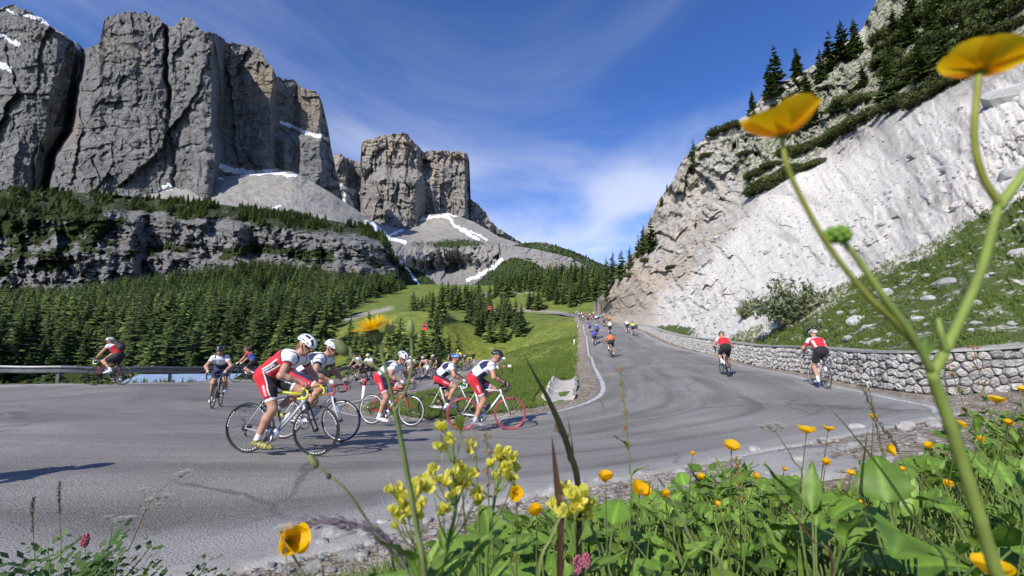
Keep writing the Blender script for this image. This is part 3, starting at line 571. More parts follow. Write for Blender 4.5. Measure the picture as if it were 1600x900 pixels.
def hveg(px, py, Z):
    g = smooth(-12, 14, py - GRL(px) + 16 * fbm2(px / 26, py / 22, octaves=4, seed=113) + 22 * fbm2(px / 80, py / 60, octaves=3, seed=129)) * .70
    up = poly_in(px, py, [(1165,300),(1255,262),(1330,205),(1420,165),(1530,120),(1610,50),(2000,-60),(2000,-320),(1360,-100),(1350,80),(1250,120),(1180,190),(1080,240),(1050,300),(1070,300),(1130,260)]) * .52
    up = np.maximum(up, .40 * poly_in(px, py, [(930,470),(1000,375),(1070,250),(1150,195),(1160,260),(1080,320),(1010,420),(960,455)])) - .12 * smooth(1200, 1100, px)
    strip_ = .8 * smooth(505, 512, py + 4 * fbm2(px / 12, py / 12, seed=115)) * smooth(1120, 1060, px) * smooth(945, 960, px)
    tuft = .5 * np.exp(-((px - 1215) / 60) ** 2 - ((py - 470) / 25) ** 2) + .42 * np.exp(-((px - 1260) / 25) ** 2 - ((py - 385) / 12) ** 2)
    return np.maximum.reduce([g, up, strip_, tuft])
def hwarm(px, py, Z): return .5 * smooth(1110, 1020, px) * smooth(395, 440, py) + .2 * smooth(1150, 1060, px) + .4 * np.exp(-((px - 1105) / 30) ** 2 - ((py - 455) / 25) ** 2)
def hpale(px, py, Z):
    edge = ip([(925,470),(1000,500),(1040,470),(1075,440),(1110,400),(1150,350),(1200,315),(1260,270),(1340,220),(1420,178),(1540,140),(1600,80),(2000,-50)])(px)
    outc = smooth(.18, .34, fbm2((px * .8 + py * .6) / 70, (py * .8 - px * .6) / 26, octaves=5, seed=125)) * smooth(1130, 1230, px)
    return (1 - .6 * outc) * smooth(-22, 30, py - edge + 14 * fbm2(px / 24, py / 24, octaves=4, seed=117) + 34 * fbm2(px / 70, py / 70, octaves=3, seed=127)) * smooth(990, 1060, px + 10 * fbm2(px / 20, py / 20, seed=119))
HILLM = rock_mat('mountainside_rock', (0.22, 0.205, 0.185), (0.37, 0.345, 0.31), (0.50, 0.475, 0.435), (0.46, 0.375, 0.29), 14.0, 0.12, (0.74, 0.70, 0.635), 0.26, (0.060, 0.080, 0.024), strata=0.4)
hx, hy, hZ, hpos = relief('mountainside', 930, 1990, 640, 380, hsky, hbotf, Zhill, HILLM, {'veg': hveg, 'warm': hwarm, 'pale': hpale})
def hill_pt(px, py):
    """surface point of the mountainside nearest to a photo pixel"""
    d = (hx - px) ** 2 + (hy - py) ** 2; return hpos.reshape(-1, 3)[np.argmin(d)]

# loose stones and blocks lying on the scree
def rock_mesh(name, seed, flat=.7, n=3):
    import bmesh
    bm = bmesh.new(); bmesh.ops.create_icosphere(bm, subdivisions=n, radius=1.0)
    V = np.array([v.co[:] for v in bm.verts]); d = 1 + .28 * fbm(V * 1.1 + seed * 7.7, 3, seed=seed) + .10 * fbm(V * 3.1 + seed, 3, seed=seed + 3)
    r_ = np.random.default_rng(seed)
    for q in range(9):                               # facet it with a few cutting planes
        a = r_.normal(size=3); a /= np.linalg.norm(a); h = r_.uniform(.62, .9); s = V @ a * d
        d = np.where(s > h, d * h / np.maximum(s, 1e-6), d)
    V = V * d[:, None] * np.array([1, r_.uniform(.7, 1), flat])
    F = np.array([[v.index for v in f.verts] for f in bm.faces]); bm.free()
    return mesh_np(name, V, F, smooth=False)
m, t, b = new_mat('limestone'); k = NT(t); co = k.coord()
oi = k.n('ObjectInfo')
c = k.ramp(k.noise(co, 2.2, 7, 0.7, 0.5), [(0.3, (0.25, 0.245, 0.235)), (0.5, (0.43, 0.42, 0.405)), (0.72, (0.56, 0.55, 0.53))])
c = k.mix(1.0, c, k.rng(oi.outputs['Random'], 0, 1, 0.72, 1.15), 'MULTIPLY'); c = k.mix(1.0, c, k.rng(k.noise(co, 22, 5, 0.7), 0.3, 0.7, 0.75, 1.2), 'MULTIPLY')
k.l(c, b.inputs['Base Color']); b.inputs['Roughness'].default_value = 0.92; k.bump(k.noise(co, 9, 6, 0.7), 0.7, 0.04, b); LIME = m
ROCKS = [rock_mesh('stone', s, n=2) for s in range(8)]
for q in ROCKS: q.materials.append(LIME)

# ------------------------------------------------------------------ instanced ground cover helper
def scatter(name, pts, meshes, scale, rotz, label, cat, tilt=None, mat=None):
    """one 'stuff' object: small meshes set on points with geometry nodes"""
    lib = bpy.data.collections.new(name + '_kinds')
    for i, q in enumerate(meshes):
        lib.objects.link(bpy.data.objects.new('%s_kind' % name, q))
    me = bpy.data.meshes.new(name); me.vertices.add(len(pts)); me.vertices.foreach_set('co', np.asarray(pts, np.float32).ravel())
    sc = np.asarray(scale, np.float32)
    if sc.ndim == 1: sc = np.repeat(sc[:, None], 3, 1)
    a = me.attributes.new('sc', 'FLOAT_VECTOR', 'POINT'); a.data.foreach_set('vector', sc.ravel())
    rot = np.zeros((len(pts), 3), np.float32); rot[:, 2] = rotz
    if tilt is not None: rot[:, :2] = tilt
    a = me.attributes.new('rt', 'FLOAT_VECTOR', 'POINT'); a.data.foreach_set('vector', rot.ravel())
    a = me.attributes.new('kd', 'INT', 'POINT'); a.data.foreach_set('value', rng.integers(0, len(meshes), len(pts)).astype(np.int32))
    o = obj(name, me)
    g = bpy.data.node_groups.new(name + '_nodes', 'GeometryNodeTree'); g.interface.new_socket('Geometry', in_out='INPUT', socket_type='NodeSocketGeometry'); g.interface.new_socket('Geometry', in_out='OUTPUT', socket_type='NodeSocketGeometry')
    gi = g.nodes.new('NodeGroupInput'); go = g.nodes.new('NodeGroupOutput'); ip_ = g.nodes.new('GeometryNodeInstanceOnPoints'); ci = g.nodes.new('GeometryNodeCollectionInfo')
    ci.inputs['Collection'].default_value = lib; ci.inputs['Separate Children'].default_value = True; ci.inputs['Reset Children'].default_value = True
    def na(nm, ty):
        x = g.nodes.new('GeometryNodeInputNamedAttribute'); x.data_type = ty; x.inputs['Name'].default_value = nm; return x.outputs['Attribute']
    g.links.new(gi.outputs[0], ip_.inputs['Points']); g.links.new(ci.outputs[0], ip_.inputs['Instance']); ip_.inputs['Pick Instance'].default_value = True
    g.links.new(na('kd', 'INT'), ip_.inputs['Instance Index']); g.links.new(na('sc', 'FLOAT_VECTOR'), ip_.inputs['Scale'])
    e2r = g.nodes.new('FunctionNodeEulerToRotation'); g.links.new(na('rt', 'FLOAT_VECTOR'), e2r.inputs[0]); g.links.new(e2r.outputs[0], ip_.inputs['Rotation'])
    g.links.new(ip_.outputs[0], go.inputs[0])
    md = o.modifiers.new('scatter', 'NODES'); md.node_group = g
    return tag(o, label, cat, kind='stuff')
# scree stones
hp = hpos.reshape(-1, 3); pale = hpale(hx, hy, hZ).ravel(); tH = np.repeat(np.linspace(0, 1, 380)[:, None], 640, 1).ravel(); inv = (hx.ravel() < 1680) & (hx.ravel() > 960)
wgt = inv * (pale * .8 + .15) * (hZ.ravel() ** 1.6) * (tH > .02)
pick = rng.choice(len(hp), 4200, p=wgt / wgt.sum())
sz = np.exp(rng.normal(math.log(.075), .55, len(pick))).clip(.03, .6)
scatter('scree_stones', hp[pick] + rng.normal(0, .12, (len(pick), 3)) * np.array([1, 1, 0]), ROCKS, sz, rng.uniform(0, 6.28, len(pick)), 'loose pale stones strewn over the white scree slope above the wall', 'stones')
hn = 0
for px, py, s in [(1570,155,1.9),(1435,240,.9),(1500,320,.5),(1388,300,.5),(1590,270,.9),(1200,395,.6),(1480,440,.5),(1340,500,.45),(1180,515,.3),(1440,500,.3),(1590,395,.45),(1480,262,.6),(1300,365,.5),(1110,470,.6),(1065,395,1.3)]:
    p = hill_pt(px, py); o = obj('boulder', ROCKS[hn % 8]); o.location = (p[0], p[1], p[2] - .1 * s); o.scale = (s, s, s * .8); o.rotation_euler = (random.uniform(-.3, .3), random.uniform(-.3, .3), random.uniform(0, 6)); hn += 1
    if py < 290 and px > 1380: lb = 'limestone boulder jutting from the upper white scree slope'
    elif py > 405 and px > 1240: lb = 'pale boulder lying in the grass above the stone wall'
    else: lb = 'weathered boulder stuck in the middle of the scree'
    tag(o, lb, 'boulder', 'boulders on the mountainside')

# ------------------------------------------------------------------ dry-laid stone wall: every stone its own piece
wall = empty('stone_wall', (float(WL[60, 0]), float(WL[60, 1]), float(WZ0[60]))); tag(wall, 'low retaining wall of pale rubble stones beside the road', 'wall')
wo = np.array(wall.location)
def off(V): return np.asarray(V) - wo
m, t, b = new_mat('wall_stone'); k = NT(t); co = k.coord(); oi = k.n('ObjectInfo')
c = k.ramp(k.noise(co, 3.0, 7, 0.72, 0.6), [(0.30, (0.17, 0.165, 0.16)), (0.46, (0.36, 0.35, 0.335)), (0.70, (0.55, 0.54, 0.52))])
c = k.mix(1.0, c, k.ramp(oi.outputs['Random'], [(0, (0.70, 0.68, 0.66)), (0.5, (1.0, 0.99, 0.97)), (1, (1.22, 1.2, 1.16))]), 'MULTIPLY'); c = k.mix(1.0, c, k.rng(k.noise(co, 30, 5, 0.7), 0.3, 0.7, 0.72, 1.2), 'MULTIPLY')
k.l(c, b.inputs['Base Color']); b.inputs['Roughness'].default_value = 0.92; k.bump(k.noise(co, 12, 6, 0.7), 0.8, 0.03, b); WSM = m
bodym = paint('wall_mortar', (0.11, 0.10, 0.09), 0.95, var=.3, scale=6)
# body (recessed joints) and coping
i0 = np.arange(len(WL)); front = WL - WN * 0.0; bk = WL + WN * .62
body = np.stack([np.c_[front, WZ0 - .25], np.c_[front + WN * .04, WZT - .05], np.c_[bk, WZT - .05], np.c_[bk, WZ0 - .25]], 1)
obj('wall_core', mesh_np('wall_core', off(body.reshape(-1, 3)), grid_faces(len(WL), 4), False), bodym, wall)
cap = np.stack([np.c_[front - WN * .05, WZT - .05], np.c_[front - WN * .05, WZT + .01], np.c_[bk, WZT + .02], np.c_[bk, WZT - .08]], 1); cap[..., 2] += (.012 * fbm2(cap[..., 0] * 2, cap[..., 1] * 2))
obj('coping', mesh_np('coping', off(cap.reshape(-1, 3)), grid_faces(len(WL), 4), False), GUTM, wall)
def clip_poly(poly, n, d):
    out = []
    for a, b_ in zip(poly, poly[1:] + poly[:1]):
        da, db = a[0] * n[0] + a[1] * n[1] - d, b_[0] * n[0] + b_[1] * n[1] - d
        if da <= 0: out.append(a)
        if da * db < 0: t_ = da / (da - db); out.append((a[0] + (b_[0] - a[0]) * t_, a[1] + (b_[1] - a[1]) * t_))
    return out
sites = []; cell = .205; r_ = random.Random(3)
for j in range(-1, 7):
    s = 0.0
    while s < WLEN: sites.append((s + r_.uniform(-.075, .075) + (cell / 2 if j % 2 else 0), (j + .5) * .185 + r_.uniform(-.055, .055))); s += cell * r_.uniform(.8, 1.35)
sites.sort(); stones = []
for i, (s, h) in enumerate(sites):
    H = float(wall_h(s)) - .055
    if not (0 < h < H) or s > 66: continue
    poly = [(s - .4, max(-.05, h - .4)), (s + .4, max(-.05, h - .4)), (s + .4, min(H, h + .4)), (s - .4, min(H, h + .4))]
    for j in range(max(0, i - 46), min(len(sites), i + 46)):
        if j == i: continue
        s2, h2 = sites[j]
        if abs(s2 - s) > .8: continue
        n = (s2 - s, h2 - h); l_ = math.hypot(*n); n = (n[0] / l_, n[1] / l_)
        poly = clip_poly(poly, n, n[0] * (s + s2) / 2 + n[1] * (h + h2) / 2 - .008)
        if len(poly) < 3: break
    if len(poly) >= 3: stones.append((s, h, poly))
def stone_geo(s, h, poly, rr_):
    q = np.array(poly); c0 = q.mean(0)
    # resample to 12 points and round the corners
    d = np.r_[0, np.cumsum(np.linalg.norm(np.diff(np.vstack([q, q[:1]]), axis=0), axis=1))]; u = np.linspace(0, d[-1], 13)[:-1]; qq = np.vstack([q, q[:1]])
    q = np.stack([np.interp(u, d, qq[:, 0]), np.interp(u, d, qq[:, 1])], -1); q = .76 * q + .12 * (np.roll(q, 1, 0) + np.roll(q, -1, 0))
    size = math.sqrt(max(1e-4, abs(np.cross(q - c0, np.roll(q, -1, 0) - c0).sum()) / 2)); dep = size * rr_.uniform(.30, .48); tl = rr_.uniform(-.35, .35), rr_.uniform(-.35, .35)
    rings = []
    for f, o_ in ((1.0, -.06), (.96, dep * .45), (.80, dep * .86), (.45, dep * 1.0)):
        r = c0 + (q - c0) * f; o2 = np.maximum(o_ + (r - c0) @ np.array(tl) * (o_ > 0) + np.array([rr_.uniform(-.022, .022) for _ in range(12)]) * (f < .9), -.06); rings.append(np.c_[r, o2])
    rings.append(np.r_[c0, dep * 1.04][None]); A = np.vstack(rings)
    pw = wall_at(A[:, 0]); nw = np.stack([np.interp(A[:, 0], wseg, WN[:, 0]), np.interp(A[:, 0], wseg, WN[:, 1])], -1)
    W = np.c_[pw - nw * A[:, 2:3], wall_base(A[:, 0]) + A[:, 1]]
    F4 = grid_faces(4, 12, True); kk = np.arange(12); F3 = np.stack([36 + kk, 36 + (kk + 1) % 12, np.full(12, 48)], -1)
    return W, F4, F3
dist_s = [float(np.hypot(*wall_at(s))) / math.sqrt(len(p)) * 1 for s, h, p in stones]
keep = set(np.argsort([np.hypot(*wall_at(s)) for s, h, p in stones])[:300]); rest = MB(); rr_ = random.Random(11)
for i, (s, h, poly) in enumerate(stones):
    W, F4, F3 = stone_geo(s, h, poly, rr_)
    if i in keep:
        obj('stone', mesh_np('stone', off(W), [F4, F3], False), WSM, wall)
    else: rest.add(off(W), F4, F3)
o = rest.build('far_stones', WSM, wall, False); o['kind'] = 'stuff'

# ------------------------------------------------------------------ guard rail on the valley side
RAIL = cr_spline([q[:2] for q in RAILC], n=14)
rz_ = gz(RAIL[:, 0], RAIL[:, 1]); rs = np.concatenate([[0], np.cumsum(np.linalg.norm(np.diff(RAIL, axis=0), axis=1))])
steel = paint('galvanised_steel', (0.17, 0.175, 0.18), 0.5, 0.55, .18, scale=3)
gr = empty('guard_rail', (-17.2, 21.7, float(gz(-17.2, 21.7)))); tag(gr, 'galvanised steel guard rail along the valley side of the bend', 'guard rail'); go_ = np.array(gr.location)
tn = np.gradient(RAIL, axis=0); tn /= np.linalg.norm(tn, axis=1)[:, None]; rn = np.stack([tn[:, 1], -tn[:, 0]], -1)
road_side = np.sign(((np.array([-8., 15.]) - RAIL[60]) * rn[60]).sum()); rn = rn * road_side
prof = [(.0, .75), (.06, .745), (.075, .70), (.075, .665), (.015, .63), (.015, .575), (.075, .54), (.075, .50), (.06, .455), (.0, .445)]
RV = np.stack([np.c_[RAIL + rn * a, rz_ + h] for a, h in prof], 1)
nj = 0; step_ = 4.0; cuts = np.arange(0, rs[-1], step_)
fine_s = np.arange(0, rs[-1], .5); RVf = np.stack([[np.interp(fine_s, rs, RV[:, j, c_]) for c_ in range(3)] for j in range(len(prof))], 0).transpose(2, 0, 1)
for c_ in cuts:
    a = int(c_ / .5); b_ = min(a + int(step_ / .5) + 1, len(RVf))
    if b_ - a < 3: continue
    seg_ = RVf[a:b_].copy(); seg_[-1] += (seg_[-1] - seg_[-2]) * .25                # panels lap over each other
    o = obj('rail_panel', mesh_np('rail_panel', (seg_ - go_).reshape(-1, 3), grid_faces(len(seg_), len(prof)), False), steel, gr)
    md = o.modifiers.new('thick', 'SOLIDIFY'); md.thickness = .004
for c_ in np.arange(.9, rs[-1], 4.0):
    x, y = np.interp(c_, rs, RAIL[:, 0]), np.interp(c_, rs, RAIL[:, 1]); z = float(gz(x, y)); n_ = np.array([np.interp(c_, rs, rn[:, 0]), np.interp(c_, rs, rn[:, 1])]); ang = math.atan2(n_[1], n_[0])
    Mx = np.array(Matrix.Rotation(ang, 3, 'Z')); mb = MB(); cc = np.array([x, y, z]) - go_
    for q, w_ in ((-.055, (.006, .11)), (.0, (.11, .006)), (.055, (.006, .11))):
        mb.box(cc + Mx @ np.array([-.07 + q, 0, 0]) + np.array([0, 0, .2]), (w_[0] if w_[0] < .1 else .104, w_[1], 1.0), M=Mx)
    mb.box(cc + Mx @ np.array([-.01, 0, .6]), (.02, .12, .22), M=Mx)
    mb.build('post', steel, gr, False)

# ------------------------------------------------------------------ concrete drainage chute in the grass of the bend
top_, bot_ = np.array([3.25, 19.2]), np.array([1.35, 13.3])
ch = empty('drainage_chute', (1.9, 13.4, float(gz(1.9, 13.4)))); tag(ch, 'pale concrete half pipe drainage chute in the grass inside the bend', 'chute'); co_ = np.array(ch.location)
chm = paint('chute_concrete', (0.46, 0.43, 0.385), 0.9, var=.28, scale=7)
axis = np.array([P(882, 572, 18.2), P(879, 590, 16.2), P(876, 607, 14.7), P(872, 624, 13.4)])
axis[:, 2] = gsurf(axis[:, 0], axis[:, 1]) + np.array([.22, .18, .15, .12])
ax = cr_spline(axis, n=8); side = np.array([1, -.12, 0.]); side /= np.linalg.norm(side)
for q in range(4):
    a = ax[q * 6:q * 6 + 7] if q < 3 else ax[18:25]; w_ = np.linspace(.44 + .03 * (q % 2), .41 + .03 * (q % 2), len(a)); G = []
    for th in np.linspace(-1.25, 1.25, 13): G.append(a + side * (np.sin(th) * w_)[:, None] + np.array([0, 0, 1.0]) * (.30 * (1 - np.cos(th)) - .16 + .03 * (q % 2)))
    for th in np.linspace(1.25, -1.25, 13): G.append(a + side * (np.sin(th) * (w_ + .09))[:, None] + np.array([0, 0, 1.0]) * (.32 * (1 - np.cos(th)) - .24 + .03 * (q % 2)))
    G = np.stack(G, 1); G = np.concatenate([G, G[:, :1]], 1) - co_
    mb = MB(); mb.add(G.reshape(-1, 3), grid_faces(*G.shape[:2])); n2 = G.shape[1]
    e = (len(a) - 1) * n2; mb.F4.append(np.array([[e + i, e + i + 1, e + 24 - i, e + 25 - i] for i in range(12)])); mb.F4.append(np.array([[i + 1, i, 25 - i, 24 - i] for i in range(12)]))
    mb.build('chute_section', chm, ch, False)

# ------------------------------------------------------------------ delineators, warning sign, barrier, roof in the valley
wht = paint('post_white', (0.78, 0.78, 0.76), 0.5, var=.06); redp = paint('post_red', (0.55, 0.03, 0.03), 0.35); blk = paint('post_black', (0.03, 0.03, 0.03), 0.5)
def delineator(x, y, h, label, band=redp, tilt=(0, 0)):
    r_ = empty('delineator_post', (x, y, float(gsurf(x, y)) - .03)); r_.rotation_euler = (tilt[0], tilt[1], 0)
    prof_ = [(.062, 0), (.060, .72 * h), (.06, .72 * h)]; mb = MB(); mb.lathe([(.0001, 0), (.06, 0), (.058, .74 * h), (.0001, .74 * h)], 10); mb.build('post', wht, r_)
    mb = MB(); mb.lathe([(.0001, .741 * h), (.059, .741 * h), (.055, .985 * h), (.03, h), (.0001, h)], 10); mb.build('reflector_band', band, r_)
    tag(r_, label, 'delineator', 'delineator posts'); return r_
p = hit(566, 634); delineator(p[0], p[1], .95, 'white delineator post with red band standing at the tip of the grass island', redp, (0, .06))
p = hit(900, 539); delineator(p[0] - .2, p[1], .95, 'white delineator post with black band beside the upper road', blk)
p = hit(905, 512); delineator(p[0] - .3, p[1], .95, 'white delineator post with black band farther up the climb', blk)
sp = hit(785, 584, 20); sg = empty('warning_sign', (sp[0], sp[1], float(gsurf(sp[0], sp[1])) - .05)); tag(sg, 'red bordered triangular warning sign on a post at the lower road', 'sign')
Zs = proj(sp)[2]; hs_ = (584 - 550) * Zs / FPX; w_ = .42 * Zs / 42
mb = MB(); mb.tube([(0, 0, 0), (0, 0, hs_)], .04 * Zs / 42, 8); mb.build('pole', steel, sg)
def plate(poly, y0, y1):
    n = len(poly); q = np.array(poly, float); V = np.vstack([np.c_[q[:, 0], np.full(n, y0), q[:, 1]], np.c_[q[:, 0], np.full(n, y1), q[:, 1]], [[q[:, 0].mean(), y0, q[:, 1].mean()], [q[:, 0].mean(), y1, q[:, 1].mean()]]])
    k_ = np.arange(n); k2 = (k_ + 1) % n; mb = MB(); mb.add(V, np.stack([k_, k2, n + k2, n + k_], -1), np.vstack([np.stack([k2, k_, np.full(n, 2 * n)], -1), np.stack([n + k_, n + k2, np.full(n, 2 * n + 1)], -1)])); return mb
plate([(-.55 * w_, hs_ - .9 * w_), (.55 * w_, hs_ - .9 * w_), (0, hs_ + .05 * w_)], -.06, -.05).build('sign_border', redp, sg, False)
plate([(-.37 * w_, hs_ - .79 * w_), (.37 * w_, hs_ - .79 * w_), (0, hs_ - .14 * w_)], -.072, -.062).build('sign_face', wht, sg, False)
mb = MB(); mb.add(*(lambda a: (a, [[0, 1, 2, 3]]))(np.array([(-.06 * w_, -.075, hs_ - .72 * w_), (.06 * w_, -.075, hs_ - .72 * w_), (.045 * w_, -.075, hs_ - .38 * w_), (-.045 * w_, -.075, hs_ - .38 * w_)]))); mb.build('sign_symbol', blk, sg, False)
plate([(-.6 * w_, hs_ - 1.4 * w_), (.6 * w_, hs_ - 1.4 * w_), (.6 * w_, hs_ - 1.0 * w_), (-.6 * w_, hs_ - 1.0 * w_)], -.06, -.05).build('info_plate', wht, sg, False)
for i, (px, py) in enumerate([(776, 577), (786, 576), (796, 575)]):
    q = hit(px, py, 20); s_ = proj(q)[2] / 80 * .6; bb = empty('road_barrier', (q[0], q[1], float(gsurf(q[0], q[1])))); bb.rotation_euler = (0, 0, .15)
    mb = MB(); prof_ = np.array([(-.3, 0), (-.3, .12), (-.12, .4), (-.1, .9), (.1, .9), (.12, .4), (.3, .12), (.3, 0)]) * s_; L_ = .5 * s_
    V = np.vstack([np.c_[np.full(8, -L_), prof_], np.c_[np.full(8, L_), prof_]]); kk = np.arange(8)
    mb.add(V, np.stack([kk, (kk + 1) % 8, 8 + (kk + 1) % 8, 8 + kk], -1)); mb.F4.append(np.array([[0, 1, 6, 7], [1, 2, 5, 6], [2, 3, 4, 5], [8, 15, 14, 9], [9, 14, 13, 10], [10, 13, 12, 11]])); mb.build('barrier_block', wht if i != 1 else paint('barrier_red', (.6, .12, .10), .5), bb, False)
    mb = MB(); mb.box((0, 0, .93 * s_), (.9 * s_, .1 * s_, .05 * s_)); mb.build('top_rail', wht, bb, False)
    tag(bb, ['white road barrier block below the warning sign, first of three', 'red road barrier block between two white ones', 'white road barrier block at the uphill end of its row'][i], 'barrier', 'road barriers')
# long shed with a bluish metal roof below the rail
shed = empty('valley_shed', tuple(P(285, 590, 31) - np.array([0, 0, 2.6]))); shed.rotation_euler = (0, 0, .16); tag(shed, 'long low shed with a pale blue metal roof seen under the guard rail', 'shed')
rf = paint('blue_metal_roof', (0.34, 0.45, 0.62), 0.4, 0.2, .12, scale=2); dk = paint('shed_wood', (0.10, 0.075, 0.05), 0.9, var=.3)
mb = MB(); mb.box((0, 1.2, 1.0), (6.2, 3.4, 2.6)); mb.build('wall', dk, shed, False)
for i in range(11):
    mb = MB(); x_ = -3.3 + .6 * i; mb.add(np.array([(x_ + .01, -.9, 2.35), (x_ + .59, -.9, 2.35), (x_ + .59, 1.2, 2.78), (x_ + .01, 1.2, 2.78), (x_ + .01, -.9, 2.31), (x_ + .59, -.9, 2.31), (x_ + .59, 1.2, 2.74), (x_ + .01, 1.2, 2.74)]), [[0, 1, 2, 3], [4, 7, 6, 5], [0, 4, 5, 1], [1, 5, 6, 2], [3, 2, 6, 7], [0, 3, 7, 4]]); mb.build('roof_sheet', rf, shed, False)
mb = MB(); mb.add(np.array([(-3.4, 1.2, 2.76), (3.4, 1.2, 2.76), (3.4, 3.2, 2.35), (-3.4, 3.2, 2.35), (-3.4, 1.2, 2.72), (3.4, 1.2, 2.72), (3.4, 3.2, 2.31), (-3.4, 3.2, 2.31)]), [[0, 1, 2, 3], [4, 7, 6, 5], [0, 4, 5, 1], [1, 5, 6, 2], [3, 2, 6, 7], [0, 3, 7, 4]]); mb.build('roof', rf, shed, False)

# concrete apron beside the gutter on the right
q_ = np.array([hit(a, b_, 1.5, 20)[:2] for a, b_ in [(1140,716),(1200,704),(1262,697),(1318,700),(1345,722),(1322,748),(1250,757),(1180,752),(1128,738)]]); cq = q_.mean(0); rg = np.stack([cq + (q_ - cq) * f for f in (1.0, .97, .6, .25)], 0); rg[0] += (rg[0] - cq) * .02; zz_ = gsurf(rg[..., 0], rg[..., 1]) + np.array([-.05, .012, .016, .018])[:, None]
V = np.concatenate([rg, zz_[..., None]], -1).reshape(-1, 3); V = np.vstack([V, [cq[0], cq[1], float(gsurf(*cq)) + .019]]); n9 = len(q_); kk = np.arange(n9)
tag(obj('concrete_apron', mesh_np('concrete_apron', V, [grid_faces(4, n9, True), np.stack([3 * n9 + kk, 3 * n9 + (kk + 1) % n9, np.full(n9, 4 * n9)], -1)]), GUTM), kind='structure')
# cable car over the meadow: pylon and two red cabins
pyl = P(697, 530, 190); pz = float(gsurf(pyl[0], pyl[1])); ptop = P(697, 491, 190); pn = empty('cable_pylon', (float(pyl[0]), float(pyl[1]), pz)); tag(pn, 'slim grey steel cable car pylon among the meadow trees', 'pylon')
h_ = float(ptop[2]) - pz; mb = MB(); mb.tube([(0, 0, 0), (0, 0, h_)], [.35, .2], 8); mb.build('mast', steel, pn); mb = MB(); mb.box((0, 0, h_), (4.6, .35, .3)); mb.build('crossarm', steel, pn, False)
for sgn in (-1, 1): mb = MB(); mb.box((sgn * 2.1, 0, h_ - .3), (.3, 1.8, .35)); mb.build('pulley_bank', steel, pn, False)
redc = paint('cabin_red', (.62, .05, .04), .35, coat=.4); glas = paint('cabin_glass', (.05, .06, .07), .15)
for (px, py, Z, lb) in [(765, 481, 150, 'red cable car cabin hanging over the far meadow grove'), (664, 511, 95, 'red cable car cabin hanging beside the grey pylon')]:
    c_ = P(px, py, Z); cb = empty('cable_cabin', tuple(c_)); cb.scale = (.65, .65, .65); tag(cb, lb, 'cable car', 'red cable car cabins'); mb = MB(); prof_ = [(-.75, -.95), (-.95, -.3), (-.95, .35), (-.7, .9), (.7, .9), (.95, .35), (.95, -.3), (.75, -.95)]
    V = np.vstack([np.array([(a, y_, b_) for a, b_ in prof_]) for y_ in (-.8, .8)]); k8 = np.arange(8); mb.add(V, np.vstack([np.stack([k8, (k8 + 1) % 8, 8 + (k8 + 1) % 8, 8 + k8], -1), [[0, 1, 6, 7], [1, 2, 5, 6], [2, 3, 4, 5], [8, 15, 14, 9], [9, 14, 13, 10], [10, 13, 12, 11]]])); mb.build('cabin_body', redc, cb, False)
    mb = MB(); mb.box((0, -.82, .15), (1.4, .04, .7)); mb.build('window', glas, cb, False); mb = MB(); mb.tube([(0, 0, .9), (0, 0, 2.6)], .07, 6); mb.build('hanger', steel, cb)
ca, cb_ = P(664, 511, 95) + np.array([0, 0, 1.69]), P(765, 481, 150) + np.array([0, 0, 1.69]); dd = cb_ - ca; mb = MB(); tq = np.linspace(-.6, 1.5, 24)[:, None]; mb.tube(ca + dd * tq - np.array([0, 0, 1.0]) * 3 * (.25 - (tq - .5) ** 2 * .3), .03, 4); o = mb.build('haul_cable', steel); tag(o, 'thin steel haul cable carrying the red cabins', 'cable')
